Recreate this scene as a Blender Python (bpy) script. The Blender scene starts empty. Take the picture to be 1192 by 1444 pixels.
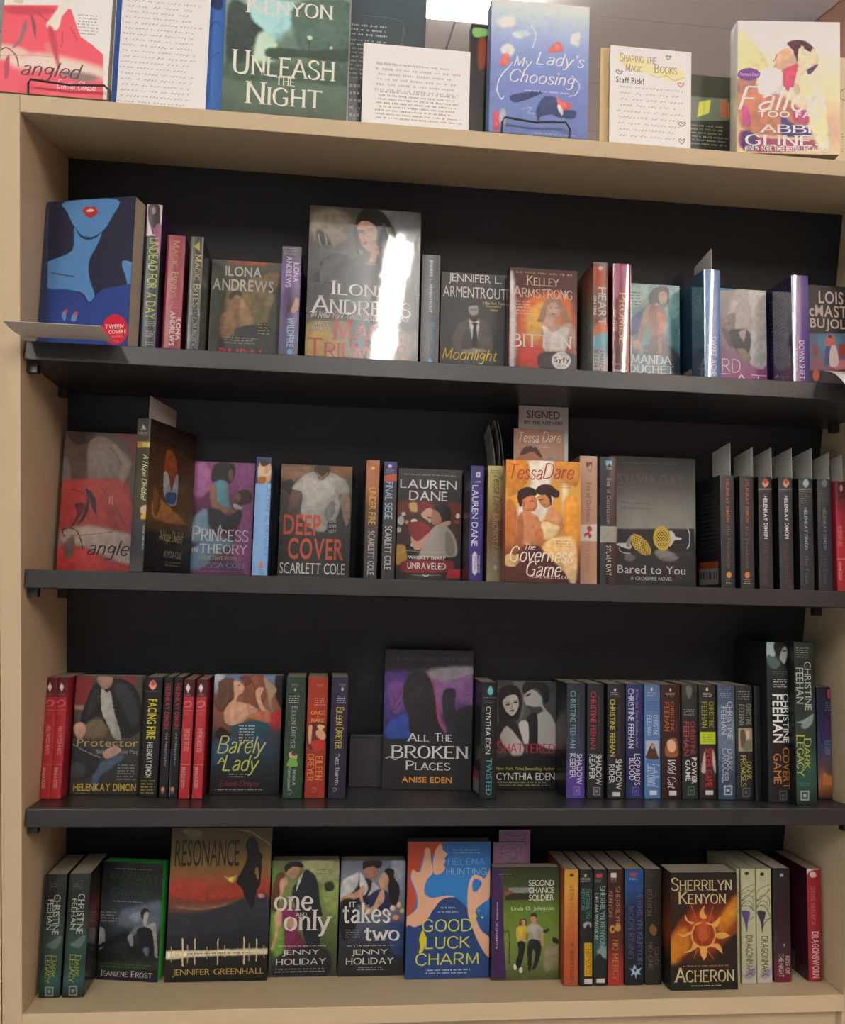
import bpy, bmesh, math, random, zlib
import numpy as np
from mathutils import Matrix, Vector

# ---------------------------------------------------------------- camera, world, lights, exposure
SC = bpy.context.scene
COL = SC.collection
CAM=[.3822,-1.1686,1.0945,.1066,-.1087,.0462,1269.017]
WIDTH,DEPTH=1.165,0.2018
TOPZ,TOPT=1.4315,0.0201
SHZ={1:1.1624,2:0.8740,3:0.5532,4:0.2724}
SHT,BOTT=0.0235,0.0235
TILT=0.2133
SHY={1:.013,2:.013,3:.013,4:.0}

def cam_axes(a, b, c):
    ca, sa, cb, sb = math.cos(a), math.sin(a), math.cos(b), math.sin(b)
    fwd = Vector((sa*cb, ca*cb, sb)); right = Vector((ca, -sa, 0)); up = right.cross(fwd)
    return right*math.cos(c)+up*math.sin(c), -right*math.sin(c)+up*math.cos(c), fwd
camd = bpy.data.cameras.new('camera'); cam = bpy.data.objects.new('camera', camd); COL.objects.link(cam)
_r, _u, _f = cam_axes(*CAM[3:6])
cam.matrix_world = Matrix(((_r.x, _u.x, -_f.x, CAM[0]), (_r.y, _u.y, -_f.y, CAM[1]), (_r.z, _u.z, -_f.z, CAM[2]), (0, 0, 0, 1)))
camd.sensor_fit = 'HORIZONTAL'; camd.sensor_width = 36; camd.lens = 36*CAM[6]/1192; camd.clip_start = .05; camd.clip_end = 60
SC.camera = cam
w = bpy.data.worlds.new('room_light'); SC.world = w; w.use_nodes = True
w.node_tree.nodes['Background'].inputs[0].default_value = (1.0, .96, .91, 1)
w.node_tree.nodes['Background'].inputs[1].default_value = .42
vs = SC.view_settings
vs.view_transform = 'Standard'; vs.look = 'None'; vs.gamma = 1; vs.use_curve_mapping = False; vs.exposure = 0.38
TUBE = 66.0            # radiance of the fluorescent tubes
FLOORZ, CEILZ = -.3, 2.5

# ---------------------------------------------------------------- helpers
def lin(h, g=1.0):
    h = h.lstrip('#'); v = []
    for i in (0, 2, 4):
        c = int(h[i:i+2], 16)/255
        v.append((c/12.92 if c <= .04045 else ((c+.055)/1.055)**2.4)*g)
    return tuple(v)
def nt(m): return m.node_tree.nodes, m.node_tree.links
def plain(name, col, rough=.5, noise=.06, scale=30, bump=0, spec=.5, coat=0, metal=0, stretch=(1, 1, 1)):
    m = bpy.data.materials.new(name); m.use_nodes = True; n, l = nt(m); b = n['Principled BSDF']
    tc = n.new('ShaderNodeTexCoord'); mp = n.new('ShaderNodeMapping'); mp.inputs['Scale'].default_value = stretch
    nz = n.new('ShaderNodeTexNoise'); nz.inputs['Scale'].default_value = scale; nz.inputs['Detail'].default_value = 4
    l.new(tc.outputs['Object'], mp.inputs[0]); l.new(mp.outputs[0], nz.inputs['Vector'])
    mx = n.new('ShaderNodeMix'); mx.data_type = 'RGBA'
    c = Vector(col[:3])
    mx.inputs['A'].default_value = (*(c*(1-noise)), 1); mx.inputs['B'].default_value = (*(c*(1+noise)), 1)
    l.new(nz.outputs['Fac'], mx.inputs['Factor']); l.new(mx.outputs['Result'], b.inputs['Base Color'])
    b.inputs['Roughness'].default_value = rough; b.inputs['Specular IOR Level'].default_value = spec
    b.inputs['Coat Weight'].default_value = coat; b.inputs['Metallic'].default_value = metal
    if bump:
        bp = n.new('ShaderNodeBump'); bp.inputs['Strength'].default_value = bump; bp.inputs['Distance'].default_value = .001
        l.new(nz.outputs['Fac'], bp.inputs['Height']); l.new(bp.outputs[0], b.inputs['Normal'])
    return m
MC = {}
def cached(key, fn):
    if key not in MC: MC[key] = fn()
    return MC[key]
def printed(rough, coat):
    """ink on coated card: colour from the printed picture, slight mottled gloss"""
    def mk():
        m = bpy.data.materials.new('printed_card'); m.use_nodes = True; n, l = nt(m); b = n['Principled BSDF']
        a = n.new('ShaderNodeAttribute'); a.attribute_name = 'ink'; l.new(a.outputs['Color'], b.inputs['Base Color'])
        tc = n.new('ShaderNodeTexCoord'); nz = n.new('ShaderNodeTexNoise'); nz.inputs['Scale'].default_value = 45
        l.new(tc.outputs['Object'], nz.inputs['Vector'])
        mr = n.new('ShaderNodeMapRange'); mr.inputs['To Min'].default_value = rough*.85; mr.inputs['To Max'].default_value = rough*1.2
        l.new(nz.outputs['Fac'], mr.inputs['Value']); l.new(mr.outputs[0], b.inputs['Roughness'])
        b.inputs['Specular IOR Level'].default_value = .35 if not coat else .6
        if coat:
            b.inputs['Coat Weight'].default_value = 1; b.inputs['Coat Roughness'].default_value = rough*.6
            nb = n.new('ShaderNodeTexNoise'); nb.inputs['Scale'].default_value = 28; l.new(tc.outputs['Object'], nb.inputs['Vector'])
            bp = n.new('ShaderNodeBump'); bp.inputs['Strength'].default_value = .05; bp.inputs['Distance'].default_value = .002
            l.new(nb.outputs['Fac'], bp.inputs['Height']); l.new(bp.outputs[0], b.inputs['Normal']); l.new(bp.outputs[0], b.inputs['Coat Normal'])
        return m
    return cached(('pr', rough, coat), mk)
def mesh(name, V, F, mat, parent=None, cols=None, smooth=False):
    me = bpy.data.meshes.new(name)
    if isinstance(V, np.ndarray):
        Fn = np.asarray(F, dtype=np.int32); k = Fn.shape[1]
        me.vertices.add(len(V)); me.vertices.foreach_set('co', np.ascontiguousarray(V, dtype=np.float32).ravel())
        me.loops.add(Fn.size); me.loops.foreach_set('vertex_index', Fn.ravel())
        me.polygons.add(len(Fn)); me.polygons.foreach_set('loop_start', np.arange(0, Fn.size, k, dtype=np.int32))
        me.update(calc_edges=True)
    else:
        me.from_pydata([tuple(v) for v in V], [], F); me.update()
    if cols is not None:
        at = me.color_attributes.new('ink', 'FLOAT_COLOR', 'POINT')
        c4 = np.ones((len(cols), 4), dtype=np.float32); c4[:, :3] = cols; at.data.foreach_set('color', c4.ravel())
    me.materials.append(mat)
    if smooth: me.shade_smooth()
    o = bpy.data.objects.new(name, me); COL.objects.link(o)
    if parent: o.parent = parent
    return o
def box_vf(x0, x1, y0, y1, z0, z1):
    V = [(x0, y0, z0), (x1, y0, z0), (x1, y1, z0), (x0, y1, z0), (x0, y0, z1), (x1, y0, z1), (x1, y1, z1), (x0, y1, z1)]
    return V, [(0, 3, 2, 1), (4, 5, 6, 7), (0, 1, 5, 4), (1, 2, 6, 5), (2, 3, 7, 6), (3, 0, 4, 7)]
def box(name, x0, x1, y0, y1, z0, z1, mat, parent=None, bevel=0):
    V, F = box_vf(x0, x1, y0, y1, z0, z1); o = mesh(name, V, F, mat, parent)
    if bevel:
        b = o.modifiers.new('b', 'BEVEL'); b.width = bevel; b.segments = 2
    return o
def tube_vf(pts, r, n=8, V=None, F=None):
    V = [] if V is None else V; F = [] if F is None else F; base = len(V); P = [Vector(q) for q in pts]
    for i, q in enumerate(P):
        d = (P[min(i+1, len(P)-1)]-P[max(i-1, 0)]).normalized()
        a = d.cross(Vector((0, 0, 1)));  a = a if a.length > .2 else d.cross(Vector((0, 1, 0))); a.normalize(); b = d.cross(a)
        for k in range(n): t = 2*math.pi*k/n; V.append(q+a*math.cos(t)*r+b*math.sin(t)*r)
    for i in range(len(P)-1):
        for k in range(n): F.append((base+i*n+k, base+i*n+(k+1) % n, base+(i+1)*n+(k+1) % n, base+(i+1)*n+k))
    F.append(tuple(base+k for k in range(n))); F.append(tuple(base+(len(P)-1)*n+k for k in reversed(range(n))))
    return V, F
def empty(name, M=None):
    o = bpy.data.objects.new(name, None); o.empty_display_size = .03; COL.objects.link(o)
    if M is not None: o.matrix_world = M
    return o
def tag(o, label, cat, group=None):
    o['label'] = label; o['category'] = cat
    if group: o['group'] = group
    return o
def struct(o): o['kind'] = 'structure'; return o
def frame_matrix(org, X, Y, Z): return Matrix(((X[0], Y[0], Z[0], org[0]), (X[1], Y[1], Z[1], org[1]), (X[2], Y[2], Z[2], org[2]), (0, 0, 0, 1)))
def shelf_frame(s, lean=0, t=0, lift=0):
    if s == 0:
        a = math.radians(lean); return frame_matrix((0, 0, TOPZ+TOPT+t*math.sin(a)+.0005+lift), (1, 0, 0), (0, math.cos(a), -math.sin(a)), (0, math.sin(a), math.cos(a)))
    c, q = math.cos(TILT), math.sin(TILT)
    return frame_matrix((0, SHY[s], SHZ[s]+.0003), (1, 0, 0), (0, c, -q), (0, q, c))

# ---------------------------------------------------------------- room
M_ceil = plain('ceiling_tile_paint', (.84, .86, .88), .9, .05, 60, .2)
M_wallr = plain('terracotta_wall_paint', (.38, .2, .15), .8, .06, 9)
M_wall = plain('beige_wall_paint', (.62, .55, .47), .85, .05, 9)
M_floor = plain('grey_carpet', (.42, .40, .39), .95, .2, 300, .4)
M_white = plain('white_enamel', (.8, .8, .78), .4, .02, 20)
M_black = plain('black_laminate', (.023, .0235, .0255), .36, .25, 90, .12, spec=.45, stretch=(1, 8, 8))
M_back = plain('black_back_board', (.0165, .018, .021), .5, .3, 60, .1, spec=.3)
M_wood = plain('maple_laminate', (.575, .465, .295), .42, .07, 22, .04, spec=.4, stretch=(1.5, 10, 14))
M_woodv = plain('maple_laminate_upright', (.58, .465, .30), .45, .06, 22, .04, spec=.4, stretch=(14, 10, 1.2))
M_wire = plain('black_wire', (.02, .02, .025), .35, .1, 40)
def tube_mat(nm, power):
    m = bpy.data.materials.new(nm); m.use_nodes = True; n, l = nt(m); b = n['Principled BSDF']
    b.inputs['Base Color'].default_value = (.9, .9, .9, 1); b.inputs['Emission Color'].default_value = (1, .95, .87, 1); b.inputs['Emission Strength'].default_value = power
    return m
M_tube = tube_mat('fluorescent_tube', TUBE); M_diff = tube_mat('lit_diffuser', 13)
struct(box('floor', -4, 2.0, -5, 7, FLOORZ-.1, FLOORZ, M_floor))
ceil = struct(box('ceiling', -4, 2.0, -5, 7, CEILZ+.012, CEILZ+.1, M_ceil))
tv, tf = box_vf(.004, 1.216, .004, .606, CEILZ, CEILZ+.0118)
tm = None
for i in range(-2, 2):
    for j in range(0, 9):
        if tm is None:
            t_ = mesh('ceiling_tile', tv, tf, M_ceil, ceil); tm = t_.data
        else:
            t_ = bpy.data.objects.new('ceiling_tile', tm); COL.objects.link(t_); t_.parent = ceil
        t_.location = (.78-1.22+i*1.22+.0, .85+j*.61, 0)
struct(box('wall_right', 2.0, 2.1, -5, 7, FLOORZ, CEILZ+.1, M_wallr))
struct(box('wall_back', -4, 2.0, 7, 7.1, FLOORZ, CEILZ+.1, M_wall))
box_l = None
def ceiling_light(x, y0, y1, label, half=.16):
    e = empty('ceiling_light', Matrix.Translation((x, (y0+y1)/2, CEILZ)))
    tag(e, label, 'ceiling light', 'fluorescent ceiling lights'); L = (y1-y0)/2
    box('housing', -half, half, -L, L, -.035, -.0005, M_white, e, .004)
    if half > .1:
        box('diffuser', -half+.01, half-.01, -L+.01, L-.01, -.07, -.0352, M_diff, e, .006); return e
    for s in (-1, 1):
        V, F = tube_vf([(s*.024, -L+.03, -.05), (s*.024, L-.03, -.05)], .014, 8); mesh('lamp_tube', V, F, M_tube, e, smooth=True)
        for q in (-1, 1): box('tube_socket', s*.024-.012, s*.024+.012, q*(L-.02)-.012, q*(L-.02)+.012, -.068, -.0352, M_white, e)
    return e
ceiling_light(.82, .84, 2.06, 'wide lit ceiling light seen glaring above the typed white page', .17)
ceiling_light(.605, -2.67, -1.45, 'twin-tube ceiling light behind the camera, mirrored in the tall glossy hardcover', .045)
for xx, where in ((.80, 'beyond the bookcase, in line with the glaring one'), (-.42, 'beyond the bookcase towards the left')):
    ceiling_light(xx, 3.3, 4.52, 'added fill ceiling light '+where)  # fill fixtures added out of view to brighten the ceiling
ceiling_light(1.78, -2.67, -1.45, 'twin-tube ceiling light behind the camera near the terracotta wall', .06)
ceiling_light(-.62, -2.67, -1.45, 'twin-tube ceiling light behind the camera towards the left', .06)
sg = empty('round_sign', Matrix.Translation((1.999, 2.06, 2.36)))
tag(sg, 'deep blue round sign on the terracotta wall at the top right', 'sign')
V, F = [], []
for k in range(32):
    a = 2*math.pi*k/32; V += [(-.001, math.cos(a)*.17, math.sin(a)*.17), (-.02, math.cos(a)*.16, math.sin(a)*.16)]
for k in range(32): F.append((2*k, 2*((k+1) % 32), 2*((k+1) % 32)+1, 2*k+1))
F.append(tuple(2*k+1 for k in range(32)))
mesh('sign_disc', V, F, plain('blue_enamel', (.03, .05, .22), .4), sg)

# ---------------------------------------------------------------- bookcase
case = empty('bookcase', Matrix.Translation((0, 0, FLOORZ)))
tag(case, 'pale maple bookcase with three tilted black shelves full of paperbacks', 'bookcase')
Z0 = -FLOORZ
TS = .0255
box('side_panel', -TS, 0, 0, DEPTH+.006, 0, TOPZ+TOPT+Z0, M_woodv, case, .0008)
box('side_panel', WIDTH, WIDTH+TS, 0, DEPTH+.006, 0, TOPZ+TOPT+Z0, M_woodv, case, .0008)
box('back_panel', .0003, WIDTH-.0003, DEPTH, DEPTH+.006, .02, TOPZ+TOPT-.001+Z0, M_back, case)
box('top_board', .0003, WIDTH-.0003, 0, DEPTH-.0003, TOPZ+Z0, TOPZ+TOPT+Z0, M_wood, case, .0008)
def tilted(name, s, x0, x1, d0, d1, n0, n1, mat, bevel=.0008, parent=None):
    V, F = box_vf(x0, x1, d0, d1, n0, n1); M = Matrix.Translation((0, 0, Z0)) @ shelf_frame(s)
    o = mesh(name, V, F, mat, parent or case); o.matrix_local = Matrix.Translation((0, 0, -.0006)) @ M
    if bevel: b = o.modifiers.new('b', 'BEVEL'); b.width = bevel; b.segments = 2
    return o
for s in (1, 2, 3):
    sh = tilted('shelf', s, .0012, WIDTH-.0012, 0, .186, -SHT, 0, M_black); sh['label'] = 'black laminate shelf'
    for x0, x1 in ((.0004, .013), (WIDTH-.013, WIDTH-.0004)):
        for d in (.016, .15):
            V, F = box_vf(x0, x1, d, d+.012, -SHT-.012, -SHT-.0003); M = Matrix.Translation((0, 0, Z0)) @ shelf_frame(s)
            mesh('shelf_pin', V, F, M_black, sh)
tilted('bottom_board', 4, .0003, WIDTH-.0003, 0, .19, -BOTT, 0, M_wood)
box('plinth', .0003, WIDTH-.0003, .012, .03, 0, SHZ[4]-BOTT-.004+Z0, M_wood, case)
nb = empty('bookcase', Matrix.Translation((-TS-.002, 0, FLOORZ)))
tag(nb, 'yellowish maple side of the neighbouring bookcase at the left edge', 'bookcase')
M_woodn = plain('maple_laminate_warm', (.66, .52, .29), .45, .05, 22, .04, stretch=(14, 10, 1.2))
box('side_panel', -.025, 0, .002, DEPTH, 0, TOPZ+TOPT+Z0-.006, M_woodn, nb, .0008)
box('top_board', -.5, -.0255, .002, DEPTH, TOPZ+Z0-.006, TOPZ+TOPT-.006+Z0, M_woodn, nb, .0008)
box('back_panel', -.5, -.0255, DEPTH-.006, DEPTH, 0, TOPZ+Z0-.007, M_back, nb)

# ---------------------------------------------------------------- lettering
GLY = {}
_src = '''A 8 0,0 4,10/4,10 8,0/1.5,3.5 6.5,3.5
B 8 1,0 1,10/~1,10 4.5,10 6.3,8.9 6.3,6.7 4.5,5.4 1,5.4/~4.5,5.4 7,4.4 7.2,1.5 5,0 1,0
C 8 ~7.5,7.8 6,9.6 4,10 1.5,8.5 .6,5 1.5,1.5 4,0 6.2,.4 7.6,2.2
D 8.6 1,0 1,10/~1,10 4,10 7,8.5 7.9,5 7,1.5 4,0 1,0
E 7 1,0 1,10/1,10 6.2,10/1,5.2 5,5.2/1,0 6.5,0
F 6.6 1,0 1,10/1,10 6.2,10/1,5 5,5
G 8.6 ~7.5,7.8 6,9.6 4,10 1.5,8.5 .6,5 1.5,1.5 4,0 6,.2 7.4,1.2/7.4,.8 7.4,4.3/5.4,4.3 7.9,4.3
H 8 1,0 1,10/7,0 7,10/1,5.2 7,5.2
I 2 1,0 1,10
J 4 3,10 3,2/~3,2 2.6,-.6 .4,-1.2
K 7.6 1,0 1,10/6.8,10 1.2,4.6/2.8,6 7.4,0
L 6.6 1,0 1,10/1,0 6.2,0
M 10 1,0 1.3,10/1.3,10 4.8,1/4.8,1 8.3,10/8.3,10 8.8,0
N 8.2 1,0 1,10/1,10 7.2,0/7.2,0 7.2,10
O 8.6 ~4.3,10 1.6,8.6 .6,5 1.6,1.4 4.3,0 7,1.4 8,5 7,8.6 4.3,10
P 7.2 1,0 1,10/~1,10 4.5,10 6.6,8.7 6.6,6.3 4.5,4.8 1,4.8
Q 8.6 ~4.3,10 1.6,8.6 .6,5 1.6,1.4 4.3,0 7,1.4 8,5 7,8.6 4.3,10/4.5,2 8.4,-2
R 8 1,0 1,10/~1,10 4.5,10 6.6,8.7 6.6,6.3 4.5,4.8 1,4.8/3.6,4.8 7.6,0
S 7.2 ~6.4,8.2 5.2,9.7 3.4,10 1.4,9 1.2,7 3,5.5 5.4,4.5 6.7,2.8 6,.8 3.8,0 1.8,.3 .6,2
T 8 4,0 4,10/.3,10 7.7,10
U 8 1,10 1,3/~1,3 1.7,.8 4,0 6.3,.8 7,3/7,3 7,10
V 8 0,10 4,0/4,0 8,10
W 11 0,10 3,0/3,0 5.5,9/5.5,9 8,0/8,0 11,10
X 7.6 .3,10 7.3,0/7,10 .5,0
Y 7.6 0,10 3.8,5/7.6,10 3.8,5/3.8,5 3.8,0
Z 7.4 .6,10 6.8,10/6.8,10 .4,0/.4,0 7,0
a 5.4 ~.9,5.4 2.4,6.4 4.2,6 4.6,4.6/4.6,4.6 4.6,0/~4.6,3.8 2,3.2 .6,1.6 1.6,.1 3.4,.4 4.6,1.6
b 6 1,10 1,0/~1,5 2.6,6.4 4.6,5.8 5.4,3.2 4.6,.6 2.6,0 1,1.2
c 5.4 ~5,5 3.6,6.4 1.6,5.6 .6,3.2 1.6,.6 3.4,0 5.2,1.2
d 6 5,10 5,0/~5,5 3.4,6.4 1.4,5.6 .6,3.2 1.4,.6 3.2,0 5,1.2
e 5.6 ~.8,3.4 5.2,3.6 4.6,5.8 3,6.4 1.4,5.6 .6,3.2 1.5,.7 3.4,0 5.2,1.3
f 4 ~4.4,9.4 3,10 2,8.6 2,6/2,6.4 2,0/.4,6.2 3.8,6.2
g 5.8 ~4.6,5 3,6.4 1.3,5.6 .7,3.8 1.6,2.2 3,1.9 4.4,2.8 4.8,4.4 4.4,5.6/~5,6.2 5,0 4.4,-2.4 2.4,-3 .8,-2
h 6 1,10 1,0/~1,4.6 2.6,6.4 4.4,6 5,4/5,4 5,0
i 2 1,6.4 1,0/*1,9
j 2.6 1.6,6.4 1.6,-1.6/~1.6,-1.6 1,-3 -.4,-2.8/*1.6,9
k 5.6 1,10 1,0/4.8,6.4 1.2,2.8/2.4,3.8 5.2,0
l 2 1,10 1,0
m 9 1,6.4 1,0/~1,4.6 2.4,6.3 4,6 4.6,4/4.6,4 4.6,0/~4.6,4.6 6,6.3 7.6,6 8.1,4/8.1,4 8.1,0
n 6 1,6.4 1,0/~1,4.6 2.6,6.4 4.4,6 5,4/5,4 5,0
o 6.4 ~3.2,6.4 1.3,5.5 .6,3.2 1.3,.9 3.2,0 5.1,.9 5.8,3.2 5.1,5.5 3.2,6.4
p 6 1,6.4 1,-3/~1,5 2.6,6.4 4.6,5.8 5.4,3.2 4.6,.6 2.6,0 1,1.2
q 6 5,6.4 5,-3/~5,5 3.4,6.4 1.4,5.6 .6,3.2 1.4,.6 3.2,0 5,1.2
r 4.2 1,6.4 1,0/~1,4.2 2.2,6 3.8,6.2
s 4.8 ~4.2,5.2 3,6.4 1.2,6 1,4.4 2.6,3.3 4.3,2.2 4,.4 2.2,0 .6,1.2
t 4.6 ~2,8.6 2,2 2.8,.1 4.4,.8/.5,6.2 4,6.2
u 6 1,6.4 1,2/~1,2 1.6,.3 3.4,0 5,1.8/5,6.4 5,0
v 5.2 0,6.4 2.6,0/2.6,0 5.2,6.4
w 8 0,6.4 2.2,0/2.2,0 4,5.6/4,5.6 5.8,0/5.8,0 8,6.4
x 5.2 .2,6.4 5,0/4.8,6.4 .2,0
y 5.4 0,6.4 2.7,0/5.4,6.4 2.7,0/~2.7,0 1.8,-2.4 .2,-3
z 5 .4,6.4 4.6,6.4/4.6,6.4 .2,0/.2,0 4.8,0
1 3.4 2,0 2,10/.4,8.4 2,10
0 6 ~3,10 1,8.5 .6,5 1,1.5 3,0 5,1.5 5.6,5 5,8.5 3,10
4 6.6 5,0 5,10/5,10 .4,3/.4,3 6.6,3
# 8 2,0 3,10/5,0 6,10/.5,3.5 7,3.5/1,6.8 7.5,6.8
. 2 *1,.4
! 2 1,10 1,3/*1,.4
' 2 1,10 1,7.4
, 2 1,.6 .4,-1.6
- 4 .6,4 3.4,4'''
for ln in _src.split('\n'):
    ch, wd, st = ln.split(' ', 2); S_ = []
    for q in st.split('/'):
        k = '-'
        if q[0] in '~*': k, q = q[0], q[1:]
        S_.append((k, [tuple(map(float, a.split(','))) for a in q.split()]))
    GLY[ch] = (float(wd), S_)
def catmull(P, n=5, closed=False):
    P = [np.array(q, float) for q in P]; N = len(P); out = []
    rng = range(N if closed else N-1)
    for i in rng:
        a = P[(i-1) % N] if closed or i > 0 else 2*P[0]-P[1]; b = P[i % N]; c = P[(i+1) % N]; d = P[(i+2) % N] if closed or i+2 < N else 2*P[-1]-P[-2]
        for k in range(n):
            t = k/n; out.append(.5*((2*b)+(c-a)*t+(2*a-5*b+4*c-d)*t*t+(3*b-a-3*c+d)*t**3))
    if not closed: out.append(P[-1])
    return np.array(out)
STY = dict(R=(1.55, .6, 1, 0), C=(1.5, .6, 1, 0), I=(1.15, .45, 0, .28), L=(.75, .75, 0, 0), M=(1.0, 1.0, 0, 0))
GC = {}
def stroke_glyph(ch, sty):
    if (ch, sty) in GC: return GC[ch, sty]
    up = ch
    sc = 1
    if sty == 'C' and ch.islower(): up, sc = ch.upper(), .8
    if up not in GLY: up = up.upper() if up.upper() in GLY else '.'
    wmax, wmin, ser, sl = STY[sty]; wd, S_ = GLY[up]; V, F = [], []
    def quadstrip(P, W):
        b = len(V); n = len(P)
        for i in range(n):
            d = P[min(i+1, n-1)]-P[max(i-1, 0)]; d = d/(np.hypot(*d)+1e-9); nn = np.array([-d[1], d[0]])
            V.append(P[i]+nn*W[i]/2); V.append(P[i]-nn*W[i]/2)
        for i in range(n-1): F.append((b+2*i, b+2*i+1, b+2*i+3, b+2*i+2))
    for k, P in S_:
        if k == '*':
            c = np.array(P[0]); r = wmax*.55; quadstrip(np.array([c-[r, 0], c+[r, 0]]), [2*r, 2*r]); continue
        P = catmull(P, 4) if k == '~' else np.array(P, float)
        W = []
        n = len(P)
        for i in range(n):
            d = P[min(i+1, n-1)]-P[max(i-1, 0)]; a = math.atan2(d[1], d[0])
            W.append(wmin+(wmax-wmin)*abs(math.sin(a+.35)) if wmax != wmin else wmax)
        if k == '-' and wmax != wmin and not ser: pass
        quadstrip(P, W)
        if ser and k == '-':
            d = P[1]-P[0]; L = np.hypot(*d)
            for e, q in ((P[0], 0), (P[-1], -1)):
                if abs(d[1]) > abs(d[0])*.9:
                    if min(abs(e[1]), abs(e[1]-10), abs(e[1]-6.4), abs(e[1]+3)) < .3: quadstrip(np.array([e-[wmax*.5+.65, 0], e+[wmax*.5+.65, 0]]), [.42, .42])
                elif q == -1 or abs(P[0][0]) < .9:
                    quadstrip(np.array([e-[0, .9], e+[0, .9]]), [.45, .2])
    V = np.array(V)*sc; V[:, 0] += V[:, 1]*sl
    GC[ch, sty] = (V, F, (wd+ (.9 if ser else .7))*sc); return GC[ch, sty]
def font_glyph(ch, bold):
    if (ch, bold) in GC: return GC[ch, bold]
    cu = bpy.data.curves.new('g', 'FONT'); cu.body = ch; cu.resolution_u = 3; cu.fill_mode = 'FRONT'; cu.offset = .018 if bold else 0
    o = bpy.data.objects.new('g', cu); COL.objects.link(o)
    dg = bpy.context.evaluated_depsgraph_get(); dg.update(); me = o.evaluated_get(dg).to_mesh()
    V = np.zeros(len(me.vertices)*3); me.vertices.foreach_get('co', V); V = V.reshape(-1, 3)[:, :2]*10
    F = [tuple(pp.vertices) for pp in me.polygons]
    o.to_mesh_clear(); bpy.data.objects.remove(o); bpy.data.curves.remove(cu)
    x0 = V[:, 0].min() if len(V) else 0; x1 = V[:, 0].max() if len(V) else 2
    V = V-[x0-(.22 if ch in 'Iil' else 0), 0] if len(V) else V
    GC[ch, bold] = (V, F, x1-x0+(.75 if not bold else .85)+(.45 if ch in 'Iil' else 0)); return GC[ch, bold]
def cut_across(U, Z, F, wd):
    """cut flat lettering into strips so that it follows the rounded spine"""
    bm = bmesh.new(); vs = [bm.verts.new((a, b, 0)) for a, b in zip(U, Z)]
    for f in F:
        try: bm.faces.new([vs[i] for i in f])
        except ValueError: pass
    for k in (.05, .12, .22, .35, .5, .65, .78, .88, .95):
        bmesh.ops.bisect_plane(bm, geom=bm.verts[:]+bm.edges[:]+bm.faces[:], dist=1e-7, plane_co=(wd*k, 0, 0), plane_no=(1, 0, 0))
    bm.verts.index_update()
    U = np.array([v.co.x for v in bm.verts]); Z = np.array([v.co.y for v in bm.verts]); F = [tuple(v.index for v in f.verts) for f in bm.faces]
    bm.free(); return U, Z, F
def layout(txt, font):
    V, F, x = [], [], 0
    for ch in txt:
        if ch == ' ': x += 3.2 if font in 'SB' else 4; continue
        g = font_glyph(ch, font == 'B') if font in 'SB' else stroke_glyph(ch, font)
        b = sum(len(v) for v in V); V.append(g[0]+[x, 0]); F += [tuple(b+i for i in f) for f in g[1]]; x += g[2]
    V = np.concatenate(V); lo, hi = V.min(0), V.max(0)
    return (V-(lo+hi)/2)/np.maximum(hi-lo, 1e-6), F, (hi-lo)
def print_lines(kind, wd, ht, n, rnd):
    """rows of tiny unreadable words"""
    V, F = [], []; pitch = ht/n
    for i in range(n):
        y = ht/2-pitch*(i+.5); x = -wd/2+(rnd.random()*.06*wd); xe = wd/2-(rnd.random()*.18*wd if n > 1 else 0)
        if kind == 'q': y += -wd*.0
        while x < xe:
            L = min(pitch*(.6+rnd.random()*2.2), xe-x)
            if kind == 'q':
                m = max(3, int(L/pitch*5)); P = np.array([[x+L*j/m, y+pitch*(.16*math.sin(j*2.3+i)+.14*(rnd.random()-.5))] for j in range(m+1)])
                b = len(V); hw = pitch*.045
                for j, q in enumerate(P): V += [(q[0]-hw, q[1]+hw), (q[0]+hw, q[1]-hw)]
                for j in range(m): F.append((b+2*j, b+2*j+1, b+2*j+3, b+2*j+2))
            else:
                m = max(1, int(L/(pitch*.42)))
                for j in range(m):
                    b = len(V); a = x+L*j/m; c = a+L/m*.66; hh = pitch*(.14+.08*(rnd.random() > .6)); V += [(a, y-hh), (c, y-hh), (c, y+hh), (a, y+hh)]; F.append((b, b+1, b+2, b+3))
            x += L+pitch*.45
    return np.array(V), F

# ---------------------------------------------------------------- printed pictures
def sdf(px, py, P):
    d = np.full(px.shape, 1e9); ins = np.zeros(px.shape, bool); N = len(P)
    for i in range(N):
        ax, ay = P[i]; bx, by = P[(i+1) % N]; ex, ey = bx-ax, by-ay; wx, wy = px-ax, py-ay
        t = np.clip((wx*ex+wy*ey)/(ex*ex+ey*ey+1e-12), 0, 1); d = np.minimum(d, (wx-ex*t)**2+(wy-ey*t)**2)
        c = ((ay <= py) & (by > py)) | ((by <= py) & (ay > py))
        with np.errstate(divide='ignore', invalid='ignore'): xi = ax+(py-ay)*ex/(ey if abs(ey) > 1e-9 else 1e-9)
        ins ^= c & (px < xi)
    return np.where(ins, -1, 1)*np.sqrt(d)
def vnoise(X, Y, cell, seed):
    r = np.random.RandomState(seed); G = r.rand(64, 64); u = X/cell; v = Y/cell; i = np.floor(u).astype(int); j = np.floor(v).astype(int); a = u-i; b = v-j
    a = a*a*(3-2*a); b = b*b*(3-2*b)
    g = lambda p_, q_: G[p_ % 64, q_ % 64]
    return (g(i, j)*(1-a)+g(i+1, j)*a)*(1-b)+(g(i, j+1)*(1-a)+g(i+1, j+1)*a)*b
def nums(s): return np.array([float(x) for x in s.split(' ')]).reshape(-1, 2) if s else np.zeros((0, 2))
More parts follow.
